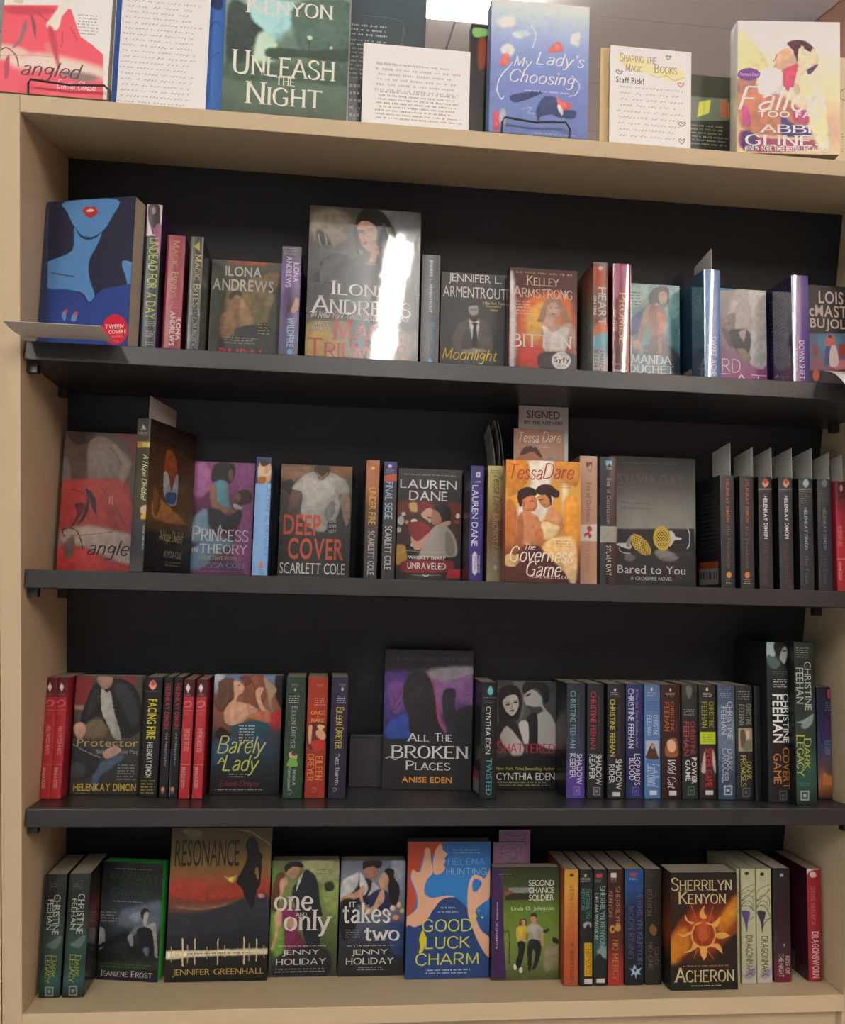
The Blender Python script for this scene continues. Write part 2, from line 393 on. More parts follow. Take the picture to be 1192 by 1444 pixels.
def paint(ops, W, H, body, seed, gain):
    """W, H in mm; returns the grid and the ink colours"""
    st = .65 if W > 60 else .9
    nx = max(5, int(W/st)+1); ny = max(5, int(H/st)+1)
    X, Y = np.meshgrid(np.linspace(0, W, nx), np.linspace(0, H, ny)); X0, Y0 = X, Y
    if any(o[0] == 'n' for o in ops):   # hand-painted wobble of every outline
        X = X0+.9*(vnoise(X0, Y0, 3.2, seed+3)-.5)+.6*(vnoise(X0, Y0, 1.3, seed+4)-.5); Y = Y0+.9*(vnoise(X0, Y0, 3.2, seed+5)-.5)+.6*(vnoise(X0, Y0, 1.3, seed+6)-.5)
    C_ = np.zeros((ny, nx, 3)); C_[:] = lin(body, gain)
    amp = 0
    def blend(al, col, sl=(slice(None), slice(None))):
        C_[sl] = C_[sl]*(1-al[..., None])+np.array(lin(col, gain))*al[..., None]
    for o in ops:
        k = o[0]
        if k == 'n': amp, cell = o[1], o[2]
        elif k in 'gh':
            cs = [lin(c, gain) for c in o[1:]]; t = (1-Y/H) if k == 'g' else X/W; xs = np.linspace(0, 1, len(cs))
            for ch in range(3): C_[..., ch] = np.interp(t, xs, [c[ch] for c in cs])
        elif k in 'psl':
            P = nums(o[-1])
            if k == 's': P = catmull(P, 4, True)
            if k == 'l':
                w_, so = o[2]/2, max(o[3], .5)
                if len(P) > 2 and not (len(P) == 5 and np.allclose(P[0], P[-1])): P = catmull(P, 4)
                m = w_+so; 
            else: so = max(o[2]*(1.9 if o[2] > 1 else 1.3), .7); so = max(.7, min(so, .3*min(np.ptp(P[:, 0]), np.ptp(P[:, 1])))) if k == 's' and o[2] < 2.5 else so; w_ = 0; m = so+2
            x0, y0 = P.min(0)-m; x1, y1 = P.max(0)+m
            ia, ib = max(0, int(x0/W*(nx-1))), min(nx, int(x1/W*(nx-1))+2); ja, jb = max(0, int(y0/H*(ny-1))), min(ny, int(y1/H*(ny-1))+2)
            if ia >= ib or ja >= jb: continue
            sl = (slice(ja, jb), slice(ia, ib))
            if k == 'l':
                d = np.full(X[sl].shape, 1e9)
                for i in range(len(P)-1):
                    e = P[i+1]-P[i]; wx, wy = X[sl]-P[i][0], Y[sl]-P[i][1]; t = np.clip((wx*e[0]+wy*e[1])/(e@e+1e-12), 0, 1)
                    d = np.minimum(d, np.hypot(wx-e[0]*t, wy-e[1]*t))
                al = np.clip(.5-(d-w_)/so, 0, 1)
                if o[2] < .8: al = al*max(.35, o[2]/.8)
            else:
                sd = sdf(X[sl], Y[sl], P); al = np.clip(.5-sd/so, 0, 1); al = al*al*(3-2*al)
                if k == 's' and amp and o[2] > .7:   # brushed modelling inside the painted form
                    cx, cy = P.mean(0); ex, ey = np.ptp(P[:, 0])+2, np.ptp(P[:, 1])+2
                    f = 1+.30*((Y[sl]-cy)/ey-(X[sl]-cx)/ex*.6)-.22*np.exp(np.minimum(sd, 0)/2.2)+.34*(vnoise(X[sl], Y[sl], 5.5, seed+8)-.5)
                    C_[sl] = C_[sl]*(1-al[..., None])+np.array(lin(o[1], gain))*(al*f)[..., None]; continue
            if k == 'l': al = al*al*(3-2*al)
            blend(al, o[1], sl)
    if amp:
        n_ = vnoise(X, Y, cell, seed)*.6+vnoise(X+9, Y+5, cell*.4, seed+1)*.4; C_ *= (1+amp*1.4*(n_-.5))[..., None]
    return X0, Y0, np.clip(C_, 0, .92)

# ---------------------------------------------------------------- books and cards, one entry each:
# name, label, kind, shelf, x, setback, width, height, thickness, turn, lean, body colour, page colour, gloss..., printed faces
ITEMS=[
['book',"dark blue paperback of a pale blue woman's neck and red lips, far left",'f',1,.002,.045,.127,.2,.028,-17.1,0,'#2a3358','#a39b8a',.35,0,0,0,{
'front':[
['p','#2b2c44',0,'-17.6 211.1 136.4 200.9 148.7 -2.3 -1.9 2.5'],
['s','#5d94cf',.5,'26.2 198.4 31.2 183.4 42.9 163.3 65.6 147.5 81.7 153.8 95.5 174.6 100.3 197.2'],
['s','#5d94cf',.7,'42.9 163.3 42.9 144 41.2 132 30.1 125.4 -1.1 112.5 -1.2 78.8 54 76.4 70.2 61.4 77.2 69.4 67.9 94.8 66.5 116.3 75.3 135 81.7 153.8 64.4 147.1'],
['s','#243043',.5,'42.8 163.8 52.6 151.9 64.3 148.3 75.6 150.6 82.1 155.7 76.9 148.8 64.5 144.7 51.5 149.5'],
['s','#5d94cf',.5,'114.4 113.9 124.4 112.2 139.9 103.1 139.2 72.6 125.5 75.5 119.5 92.3 113.6 106.8'],
['p','#3b4a66',.2,'8.5 104.3 46.2 97 46.3 95.3 16.5 101.3'],
['s','#2f4793',.5,'-2.3 76.4 18 80.3 43.7 78.5 59.4 71.4 70.2 61.4 84.4 75 106.6 79.9 144 74.7 149.2 -11.5 -1.2 -7'],
['s','#c23b3f',.5,'52.2 184.1 57.6 190.3 64.1 188.7 69.1 189.8 74.7 181.9 70 176.2 63.8 174.2 58.5 177.4'],
['s','#f0e6e6',.2,'57.5 184.2 63.8 186.3 69 184 63.3 182.4'],
['s','#7796c4',.5,'33.6 41.6 33.1 48.7 36.7 51.4 38.8 47.3 37.7 37.8'],
['s','#7796c4',.5,'46.6 37.5 47.3 44.6 52.1 49.1 54.8 46.7 52.9 37.3'],
['s','#d2404c',.2,'40.3 50.3 40.2 49 39.6 48.1 38.7 47.8 37.8 48.1 37.1 49.1 36.8 50.5 36.9 51.8 37.5 52.7 38.4 53 39.3 52.6 40 51.6'],
['s','#d2404c',.2,'55.2 47.3 55 46.1 54.3 45.1 53.1 44.8 52 45.2 51.1 46.2 50.7 47.5 50.9 48.8 51.7 49.7 52.8 50.1 53.9 49.7 54.8 48.7'],
['s','#e0243f',.4,'126.8 22.8 125 13 118.9 6 110.2 3.6 101.1 6.5 94 14 91 24.1 92.7 34 98.8 41.1 107.6 43.4 116.8 40.4 123.8 32.8'],
['p','#3a4466',.5,'-5.8 210.3 2.1 209.7 13.5 2 4.5 2.3'],
['t','t','B','#f4efe8',0,107.7,27.5,25.4,5.6,'TWEEN'],
['t','t','B','#f4efe8',0,112.3,20.5,23.8,5.1,'COVERS'],
['t','s','S','#f0b0b8',0,113,14.4,15.4,2.3,'BOOKS'],
],
}],
['book','tall thin spine with a pink portrait at its top and yellow-green lettering','s',1,.1532,.03,.1176,.2,.0194,0,0,'#22252e','#a39b8a',.3,0,0,0,{
'spine':[
['p','#262a30',0,'-11.1 204.6 23.2 207.1 31.4 4.7 2.2 3.1'],
['p','#d8ccd4',.2,'-.9 201.9 21.1 203.5 22.3 158.1 .7 156.6'],
['s','#2c2226',.5,'1.9 198.2 8.6 201.1 15.6 197.9 17 184.6 17 171.1 9.7 158.4 5.7 169.1 2.1 181.1'],
['s','#9a5a88',1,'11.4 169.5 21 170.2 23 131.4 15.5 135.7'],
['l','#c05a90',1.4,.5,'9.2 166.9 14.7 150.3 21.5 128.9'],
['s','#8a7078',.7,'11.2 191.5 10.9 189 10 187.2 8.7 186.4 7.3 187 6.2 188.7 5.7 191.1 5.9 193.6 6.8 195.4 8.2 196.2 9.6 195.6 10.7 193.9'],
['t','t','S','#b5c95c',1,11.2,99.8,12.2,109.3,'UNDEAD FOR A DAY'],
['f','#a5a8ae',12.4,38.8,14.4,8.3,3],
['f','#a5a8ae',12.5,25.1,13.1,9.5,3],
['f','#a5a8ae',12.3,12.6,10.1,5.9,2],
],
'front':[
['g','#4a2c5e','#2a2440','#5a3a70'],
],
}],
['book','crimson paperback spine with gold title down it, beside the pink-topped tall spine','s',1,.1818,.05,.1,.168,.0241,0,0,'#8c2a38','#a39b8a',.3,0,0,0,{
'spine':[
['g','#9a2f3c','#a03340','#8c2837'],
['p','#6c2f5a',.5,'20.8 170.5 25.9 170.9 30.3 11.7 25.7 11.4'],
['t','t','C','#c9a678',1,12.5,121.4,9.3,80.5,'Magic Binds'],
['f','#d8a0a0',14.5,72.2,11.6,11,4],
['t','a','B','#e8dcd8',1,20.3,39.9,6,30.8,'ILONA'],
['t','a','B','#e8dcd8',1,12.7,40.1,6.9,46.7,'ANDREWS'],
],
}],
['book','dark grey-green paperback spine with a gold triangle emblem and gold title','s',1,.2057,.05,.1,.168,.0175,0,0,'#3c403c','#a39b8a',.25,0,0,0,{
'spine':[
['g','#4a4f4c','#3a3e3c','#343836'],
['p','#c8b060',.2,'4.6 154.1 11.8 161.5 12.9 148.2'],
['p','#8a8f90',.5,'15.7 168.3 17.3 168.4 21.2 12.9 19.8 12.8'],
['t','t','C','#c4b27c',1,11.3,107.3,8.9,73.2,'Magic Bites'],
['f','#9a9c98',11.5,64.3,14.4,9,4],
['t','a','I','#b8b8b0',1,11,35.4,6.2,43.7,'ILONA ANDREWS'],
],
}],
['book','low dark green cover of an embracing couple, with a round black seal','f',1,.208,.122,.098,.166,.024,0,0,'#3a3c34','#a39b8a',.35,0,0,0,{
'front':[
['n',.5,9],
['g','#5c5a44','#3e4136','#35382e','#2c2f2c'],
['p','#4c5044',3.7,'-10.6 164.3 17.8 166.1 12.2 28.3 -5.5 27.4'],
['s','#7a6a3e',4.3,'22.7 122.4 40.3 132.9 64.4 131.3 83.5 107.3 79 69.4 55.3 61.8 25.3 66.3'],
['s','#a85a34',2.5,'20.9 163.8 50.8 167.7 87.2 166 60.2 158.8'],
['s','#8a7a52',1.6,'76.8 122.6 89.1 117.1 84 94.7 78.5 81.9 70 68.8 68 81.2 75 94.2'],
['s','#8f7350',2.5,'52.1 136.8 63.9 143.9 93.8 152.1 91.8 126.7 82.5 132.4 68.4 106.3'],
['s','#946c4c',1.9,'14.3 78.1 16.9 87.6 25.6 92.8 27.8 110.1 35 116.9 42.7 111.1 42.4 96.9 36.3 87.2 45.8 73.7 34.6 57.5 16.9 53.4'],
['s','#2e2a22',1.2,'25.5 113.1 30.3 120.3 41.4 121 43.5 113.6 35 115.3 27.9 107'],
['s','#a88458',1.9,'42.1 104.7 50.2 112.1 58.8 105.8 61.1 80.8 64 68.5 52.2 64.7 42.5 67.3'],
['s','#8a6a40',1.2,'45.8 109.7 54.7 111.8 61.5 93.4 59.8 83.9 53.7 99.2'],
['s','#2c2a30',1.6,'37.2 67 63.8 73.2 73.1 65.9 64.7 53 40.8 51.6'],
['s','#23261c',.5,'86.9 67.6 85.7 62.2 81.9 58.1 76.5 56.4 71.1 57.5 67 61.2 65.3 66.4 66.5 71.8 70.3 75.9 75.7 77.6 81.1 76.5 85.2 72.9'],
['f','#c8c060',76.4,67.7,17.4,16.8,4],
['t','a','B','#c9c8bf',0,44.6,150.2,51,15.1,'ILONA'],
['t','a','B','#c9c8bf',0,44.9,130,85.7,17.6,'ANDREWS'],
['f','#a8a898',45.4,49.5,50.6,10.9,3],
['t','t','B','#c03038',0,44.8,29.3,59.4,17,'BURN'],
],
}],
['book','thin lilac and grey spine with tiny portrait, left of the largest grey hardcover','s',1,.336,.055,.1002,.165,.026,0,0,'#5a5070','#a39b8a',.3,0,0,0,{
'spine':[
['g','#56545e','#6b4a92','#5c4a82','#544870','#4e4a66'],
['p','#5a5862',.6,'-1.1 165.1 27.1 167 27.4 151.9 -.6 150.1'],
['f','#a09cac',12.8,158.2,21.6,11.5,3],
['t','a','B','#d4d0d8',1,19.7,128.8,7.2,27,'ILONA'],
['t','a','B','#d4d0d8',1,9.9,128.9,7.8,43.5,'ANDREWS'],
['s','#54336e',.9,'3.3 103.7 28 105.3 28.4 69.4 4.1 68'],
['s','#b08878',1.2,'14.6 92.5 20.2 95.8 24.8 90.1 23.8 76.6 16.8 71.7 13.6 80.5'],
['s','#3a2030',1.2,'13.2 92.4 20.1 98.8 26.1 93.2 20.4 92.8 16.5 80.6 9.8 69.8 9.4 80.2'],
['t','t','B','#94bede',1,15,45.1,9.7,40.8,'WILDFIRE'],
['s','#5aa6da',.3,'18.9 18.4 18.5 16.5 17.1 15 15.3 14.4 13.4 14.8 12 16.1 11.5 18 11.9 20 13.2 21.4 15 22.1 16.9 21.6 18.3 20.3'],
],
'front':[
['g','#4a3a60','#3a3450'],
],
}],
['book','large glossy grey hardcover of a black-haired woman, tallest on the upper black shelf','f',1,.345,.06,.154,.228,.036,0,0,'#34363a','#a39b8a',.05,1,0,0,{
'front':[
['n',.35,22],
['g','#4a4743','#53504a','#3f4042','#2f3235','#4a4434','#54442e'],
['s','#726c62',4.8,'3.9 217.3 38.9 226 57.1 208.8 34.2 188.8 7.6 196.1'],
['s','#8a8070',4.2,'1.5 201.8 30.8 203.9 52 185.4 34.8 170.5 11.4 171.9'],
['s','#3a3a3a',2.4,'10.6 193.2 22.5 188 31.8 173.3 29.4 157.9 17.6 160.1 11.3 175'],
['l','#a8a090',1.5,.6,'12.3 188.8 15.7 173.7 19.7 167.9'],
['l','#a09888',1.5,.6,'21.1 187.9 24.4 177.4 23.1 172.7'],
['l','#8a8476',1.2,.6,'17.2 172.3 20.4 163.4 32.2 162.6 34.7 173.5'],
['s','#55585a',4.2,'11.5 168.9 52.6 165.5 47.4 146.9 18 151'],
['s','#5e6466',3,'92.2 226.8 152 228 153 184.7 122.8 194.9'],
['s','#18181c',2.4,'63.1 206.2 70 223.6 83.2 229.2 101.2 224.3 115.2 203.7 123.3 176.5 126.9 155.2 109.7 132.6 95.1 125.6 79.3 161.2 64.1 175.5 60.6 193.7'],
['s','#b38a72',1.2,'66.2 203.3 73.4 210 86.8 207.8 93.1 195.9 91.4 180.4 84.3 171.4 76 172.6 68.2 186.5'],
['s','#a87e68',1.5,'78.9 175 92 180.5 98.6 159.4 91.6 145.2 78.3 145.9 75 157.9 82.1 166'],
['s','#1e1c1e',.9,'65 194 72.3 198.2 71.8 194.5 67.1 192.3'],
['s','#2a1c1c',.6,'69.4 194.3 74.7 195.9 74.8 193.7 70.1 192.8'],
['s','#2a1c1c',.6,'80.6 196.9 87.1 198.6 87.1 195.8 81.2 194.8'],
['s','#8a4a42',.6,'73.4 179.8 80.2 180.9 77.3 176.4'],
['l','#2a1e1c',.8,.3,'68.8 196.1 74.6 197.7'],
['l','#2a1e1c',.8,.3,'79.9 198.7 87.6 200.5'],
['l','#1a1614',1.5,.6,'63.6 190.8 65.8 169.5 73.7 151.7'],
['l','#3a2a28',1.2,.6,'93.2 192.9 98.3 168.6 103.2 150.6'],
['l','#5c5450',1.2,.6,'101.6 208.9 111.1 188 117.7 163.8'],
['l','#54585c',1.8,.9,'23.9 148.4 18.7 129.8 24.9 118.1'],
['l','#4c5054',1.8,.9,'64.8 151.1 62.6 129.6 54.5 107.9'],
['l','#54585c',1.8,.9,'95.8 153.1 106.9 126.4 119.4 102.8'],
['l','#e8d8c8',.9,.5,'69.5 144.7 82.8 143.1 95.9 148.6'],
['l','#7c5a4a',.6,.5,'76.2 193.2 75 184.8 78 183.8'],
['s','#2b2e30',2.1,'18.1 148 35.2 161.3 52.8 159.5 61.8 153.9 79.1 167.3 85.2 161.6 65.7 123.7 48.1 122.6 33.8 115.7 16.2 117.6 7.2 126.1 15.6 135.7'],
['s','#3e4549',2.4,'18.2 145 32.3 158.1 47.1 156 36 137 24.8 121.1 16 123.6'],
['s','#2a2c30',2.4,'94 162.2 126.6 164.4 142.4 128.6 143.8 73.9 111.5 65.9 95.8 101.3'],
['s','#0f0f12',1.8,'65 145 95.9 147 104.4 107.9 90.4 82.8 66.8 87.5 54.1 120'],
['s','#2a1f20',1.5,'13.3 117.4 27.8 119.8 33.9 112.6 25.6 100 13.7 105.3'],
['l','#4a4640',1.5,.9,'.4 113.5 13.3 117.4 24.9 118.1'],
['s','#8a7444',3.6,'2.3 59.6 32.5 67.3 58.8 62.9 65.4 39.2 63.3 15.2 2.6 12'],
['s','#a98a3c',3.6,'4.5 38.8 21.3 54.7 48 38.3 51.7 14.6 5.5 13.6'],
['s','#17171a',3,'67 81.4 84.9 70.4 89.1 28.6 83.7 13.3 69.2 12.5 59.6 38.9'],
['s','#5a5040',2.7,'126.4 60.8 153.1 56.2 155.6 15.7 130.5 15.8'],
['s','#15161a',2.4,'96.1 89.2 152.4 86.5 153 59.3 97 59.1'],
['t','a','C','#e6e4e0',0,74.9,112.6,85,20.3,'Ilona'],
['t','a','C','#e6e4e0',0,74.4,88.2,138.1,25.9,'Andrews'],
['t','s','I','#d8d6d0',0,74.2,72.8,135.3,13.2,'#1 New York Times Bestselling Author'],
['t','s','R','#c8bca0',0,21.1,61.9,20.8,6,'A KATE'],
['t','s','R','#c8bca0',0,21,55,26,5.4,'DANIELS'],
['t','s','R','#c8bca0',0,20.4,48.4,18.5,5.4,'NOVEL'],
['t','t','C','#a82c30',0,84.2,54.7,95.9,30,'Magic'],
['t','t','C','#a82c30',0,71.3,27.6,135.6,29.9,'Triumphs'],
],
}],
['book','slim grey paperback spine with white author name and cyan script, right of the tall hardcover','s',1,.5274,.06,.0945,.168,.0251,0,0,'#5c5d60','#a39b8a',.3,0,0,0,{
'spine':[
['h','#4c4d50','#6a6b6e','#606164'],
['t','a','S','#d8d8d8',1,11.9,122.7,5.4,75.9,'JENNIFER L. ARMENTROUT'],
['fv','#8c8e90',17.7,120,2.1,61.9,1],
['t','t','I','#58a0cc',1,15.1,48.7,8.4,47.4,'Moonlight Sins'],
['p','#5cb8e8',.3,'9.9 14.3 13.8 21.8 17.5 14.7'],
],
}],
['book','grey paperback cover of a suited man below white capitals and above yellow script','f',1,.537,.1241,.108,.17,.03,0,0,'#3c3c3d','#a39b8a',.4,0,0,0,{
'front':[
['n',.12,8],
['g','#4e4e4f','#464647','#404041','#3a3a3b'],
['s','#5c5a58',1.4,'24.6 89.3 32.6 95.8 42 101.4 59.8 101.8 72.2 94.8 76.6 75.7 76.9 53.6 60.6 52.7 57.7 63.5 44.1 60 30.8 48.3 16.9 64 19.4 77.9'],
['s','#47464a',1.7,'33 73.2 41 84.7 49.7 52.1 33.4 51.2'],
['s','#d8d6d2',.8,'42 100 48.9 96.2 57.1 99.5 56 80 50.9 60.4 45.1 79.4'],
['s','#1c1c20',.6,'44.1 94.5 56.6 95.3 53.4 90.9 54.9 66.1 50.4 59.8 47.3 65.7 48.5 90.7'],
['s','#b8b2ac',1.1,'40.9 117.9 44.4 122.3 51.2 123.3 55.4 118.8 55.3 107.7 50.2 99.6 44.7 102.9'],
['s','#3a3632',1.1,'40.4 117.9 44.3 124.8 51.7 125.8 55.9 120.2 51.2 121.9 43.6 120.3'],
['s','#4a4440',1.1,'42.2 108 48.8 105.9 55.3 108.8 53.8 101.5 49.5 97.6 44.5 100.9'],
['s','#3c3836',.4,'43.7 115.3 47.5 116.1 47.5 114.7 44 114.2'],
['s','#3c3836',.4,'49.4 116.2 53.5 116.5 53.2 115.1 49.7 114.8'],
['s','#8f8882',1.4,'33.4 53.9 46.9 56.9 63.2 57 68.8 53.1 49.8 48 36.2 50'],
['t','a','S','#e8e8e6',0,50.1,160.3,78.6,15.7,'JENNIFER L.'],
['t','a','S','#e8e8e6',0,49.9,140.8,93.8,16.7,'ARMENTROUT'],
['t','s','R','#e0d080',0,78.8,126.6,32.4,5,'1 New York Times'],
['t','s','R','#e0d080',0,78.4,121,21.4,3.9,'Bestselling'],
['t','s','R','#e0d080',0,78.7,116.2,12.1,4.2,'Author'],
['t','t','I','#e6c83c',0,44.1,45.3,81.9,22.8,'Moonlight'],
['t','t','I','#e6c83c',0,47.6,21.5,27.1,21.3,'Sins'],
],
}],
['book','glossy red and orange cover of a blonde woman with a round white channel seal','f',1,.632,.09,.099,.17,.026,0,0,'#5a2420','#a39b8a',.12,1,0,0,{
'front':[
['n',.3,14],
['g','#3c1818','#5a1e1a','#a83c24','#b84a28','#8a3020','#4a1c1c'],
['s','#e07838',7,'17.5 110.9 38.9 131.3 71.4 136 90.6 120.7 90.8 82.5 77.4 60 39.8 47.1 18.1 67.5'],
['s','#f0b858',5.9,'25.7 100.5 39 117.6 55.2 118.6 55.6 85.9 39.6 63.3 26.1 73.4'],
['s','#c83828',3.2,'18.3 45.9 34.3 57.6 53.2 47.8 56.1 22.4 18.7 20.4'],
['s','#e8e4e0',3.8,'0 153.4 6.3 148.4 9.8 88.7 7.9 23.9 1.8 23.5'],  # gloss streak along the left cover edge, painted into the picture
['s','#caa08c',1.4,'49.9 107.3 55.2 121.3 66 126.1 74.2 119.7 73.8 103.3 67.6 94.8 71.8 89.6 88 93.2 96.2 82.8 96.4 50.2 88.2 71.4 80.1 60.1 53.1 58.6 47.5 85.4'],
['s','#a88468',1.6,'42 96 49.8 118.3 57.9 127 68.7 129 76.9 119.9 85.2 104 88 93.2 77.1 95.3 72.9 114.2 66.1 122 55.3 113.1 52.7 99.3 47.4 90.9 39.3 93.1'],
['s','#dcb49c',.8,'55.3 113.1 62 121.2 71 118.2 71.6 105.9 66.3 99.6 58.6 102.4'],
['s','#5a3430',.5,'56.9 112.7 61.8 114.1 61.3 112.4'],
['s','#5a3430',.5,'65.6 113.2 70.5 114 69.9 112.4'],
['s','#b05048',.4,'61.3 104.2 67.3 105.1 64.6 102.5'],
['s','#e4ddd8',1.1,'48 85.5 55.6 83.2 63.7 76.9 79.9 85.9 86.7 82.2 85.5 60.4 82.9 49.4 91 47.2 53.2 47.8 51.7 64'],
['s','#201820',1.4,'46.5 46.1 93.7 47.3 93.9 23 46.8 21.9'],
['s','#dcdcda',.4,'90.3 36.8 88.4 30.3 83.3 25.3 76.3 23.1 69.3 24.5 64.2 29 62.2 35.3 64 41.9 69.1 47 76.1 49.1 83.2 47.7 88.4 43.2'],
['t','s','S','#9a9a9a',0,76.2,45,16.2,2.7,'A NEW'],
['t','t','B','#202022',0,77.3,36.4,22.1,10.3,'Syfy'],
['t','s','S','#888888',0,76.3,28.3,13.5,2.7,'SERIES'],
['f','#a08078',50.8,163,84.2,7.1,1],
['t','a','C','#e8d0bc',0,48.3,151.7,48.5,15.1,'Kelley'],
['t','a','C','#e8d0bc',0,47.9,134.5,87.5,16.4,'Armstrong'],
['f','#f0d8c8',18.9,111.2,29.6,22.3,5],
['t','t','R','#f2e6e0',0,47.1,62.8,90.4,20.8,'BITTEN'],
],
}],
['book','brown and teal spine with grey turned capitals, printed back cover showing on its left','s',1,.7656,.055,.0989,.171,.0213,0,0,'#7a4a3c','#a39b8a',.3,0,0,0,{
'spine':[
['g','#7c5c54','#8a5240','#7a5a50','#6a3a2c','#5c8a9a','#a8b4b4','#c8b0a4'],
['s','#b04a30',2.1,'.2 163.9 13.6 159.3 13.7 132.5 3 134.5'],
['s','#c06a3a',1.9,'3.2 78.4 16.5 89.8 20.5 71.4 8.6 60.1 .6 62.3'],
['s','#6aa4b0',2.1,'.6 62.3 21.3 68.8 20.6 47.6 .2 46.4'],
['s','#d8a8a0',.4,'13.6 162.6 13.2 160.9 12 159.7 10.4 159.1 8.8 159.5 7.6 160.6 7.2 162.2 7.6 163.8 8.8 165.1 10.4 165.6 12 165.3 13.2 164.2'],
['t','t','S','#c8cccc',1,12.7,107.4,11.7,54.2,'HEART'],
['t','t','S','#e8e4de',1,2.6,108.1,3.6,28.6,'ON FIRE'],
['t','a','S','#703c34',1,11.7,29.2,6.1,30.3,'AMANDA'],
['t','a','S','#703c34',1,4.3,28.9,5.6,30.3,'BOUCHET'],
],
'back':[
['g','#6a3428','#a06a50','#8a8278','#8c8884','#98948e','#7a7670'],
['f','#4c4844',53.9,97.8,49.9,121.9,14],
],
}],
['book','glossy maroon paperback spine with a gold turned title, beside the teal-cloaked heroine cover','s',1,.7993,.055,.0989,.171,.0263,0,0,'#6a2434','#a39b8a',.1,1,0,0,{
'spine':[
['g','#a04868','#8a3450','#7a2c40','#6a2a30','#64302c','#4a1c20'],
['s','#c07090',1.6,'3.7 170 9.1 170.4 7.8 125.8 3.2 125.5'],
['s','#b04890',.4,'16.9 164.7 16.5 163.1 15.4 162 13.9 161.5 12.5 161.8 11.4 162.8 11 164.3 11.4 165.8 12.5 166.9 13.9 167.4 15.4 167.1 16.5 166.1'],
['t','t','R','#ddb070',1,14,91.6,11.8,75.3,'PROMISE'],
['t','t','S','#c8a080',1,2.8,87.4,4.1,30.7,'OF FIRE'],
['f','#b08880',11,25.1,15.2,4.8,1],
['t','a','R','#e8dcd4',0,10.9,16,20.1,2.6,'AMANDA'],
],
}],
['book','teal paperback cover of a dark-haired heroine in blue cloak and brown armour','f',1,.7995,.12,.0975,.169,.025,0,0,'#3c6068','#a39b8a',.25,0,0,0,{
'front':[
['n',.35,10],
['g','#7aa4a4','#6a9c9e','#548890','#3f6c78','#2c4c5a'],
['s','#a8c8c4',6,'23 165.7 50.5 167.5 44.3 142.7 23 129.3'],
['s','#8fc0be',4.8,'81 157.2 97.9 161.3 97.7 121.6 83.9 120.8'],
['s','#1f3040',3,'74.5 77.9 97.3 61.1 97.1 34 80.5 42.1'],
['s','#23488a',1.8,'44.3 133.6 53.4 141.8 47.3 118.6 35.1 93.8 20 89.9 20 111 32.1 123.8'],
['s','#2a211f',1.5,'48.9 146.1 55 160.1 65.7 166 78 166.2 81.6 157.2 80.3 143.4 73.3 133.8 62.6 140.8 54.9 134.3'],
['s','#c09a7c',.9,'65.1 154.7 71.2 159.6 77.3 156.9 77.9 146.3 71.1 138.3 65.7 144'],
['s','#8c6450',1.2,'44.3 133.6 54.9 137.3 56.4 125.3 47.3 106.5 38.1 81.9 35 63.7 27.5 66.3 35.1 99.8'],
['s','#7a3a2c',1.5,'51.9 135.6 71.7 133.8 77.8 117.4 73.1 102 71.5 77.7 54.8 76.8 50.3 103.7'],
['s','#c0682c',1.5,'62.5 125.6 73.2 123.2 76.2 111.3 71.5 89.8 62.4 89.3 65.5 107.6'],
['s','#5a2c20',1.2,'54.8 88.9 74.6 93 76.1 78 53.2 73.7'],
['s','#3a2a24',1.5,'51.7 76.6 76.1 79.5 77.5 63 65.3 59.4 44.1 61.2 39.6 73'],
['s','#a06a3c',.9,'63.9 84.9 68.5 86.6 69 62.6 65.4 62.4'],
['l','#b0b8b8',.9,.3,'20 74.9 35.1 69.7 50.2 64.5'],
['s','#c8a088',.9,'25.4 79.7 35.1 81.7 37.5 71.3 29 67.9'],
['f','#304848',29.8,145.6,16.7,22.8,5],
['t','a','R','#e4e8e8',0,47.4,53.6,75.7,14.4,'AMANDA'],
['t','a','R','#e4e8e8',0,46.8,38.9,82.8,12.6,'BOUCHET'],
],
}],
['book','bright blue glossy spine, its plain blue back cover with barcode corner showing','s',1,.9311,.055,.0989,.171,.0245,0,0,'#3a78b8','#a39b8a',.1,1,0,0,{
'spine':[
['g','#5088c0','#5a96d0','#4a88c4','#3c78b6','#3a70b0'],
['t','t','S','#a8d0f0',1,13.4,44.3,8.2,57.4,'SWEET ACHE'],
['t','s','S','#9ac0e0',1,5.8,42.5,3.5,37.3,'A DRIVEN NOVEL'],
],
'back':[
['g','#3a6488','#2f5476','#2e4f74','#28466c'],
['f','#46688c',57.4,98.1,66.2,97.8,14],
['p','#a8a8a4',.3,'22.3 38.1 54.5 36.9 54.3 27.5 22.3 35.7'],
],
}],
['paper_slip','plain white paper slip sticking up from behind the bright blue spine','c',1,.9252,.07,.06,.209,.0006,0,0,'#d8d4cf','#a39b8a',.7,0,.17,0,{
}],
['book','pink and grey paperback cover of an open white shirt and dark jeans','f',1,.931,.12,.102,.17,.025,0,0,'#8a6a88','#a39b8a',.3,0,0,0,{
'front':[
['n',.15,8],
['g','#b0a8a6','#a8a09e','#94878a','#8a5e80','#a0488a','#a04080'],
['s','#c4bdb8',2.4,'54.8 166.8 79.8 168.3 78.6 85.4 69.2 78.8 66.5 109.2 54 108.5 41.9 132.2'],
['s','#d8d4d0',1.5,'43.5 133.8 54.6 154.5 59.2 148.6 49.6 126.5'],
['s','#dcd8d4',1.8,'73.6 168 104.3 169.9 102.4 56.3 72 60.7 79.1 116'],
['s','#8f7c76',2.4,'38.7 125.9 52.8 132.9 51.6 111.4 46.2 105 30.8 113.2'],
['s','#a08478',1.8,'29.4 122.3 41.8 123 43.2 113.9 29.3 112.5'],
['s','#221e24',2.1,'43.1 104.8 72.7 106.5 77 85.3 68.9 60.6 53.6 74.9 41.4 89.5'],
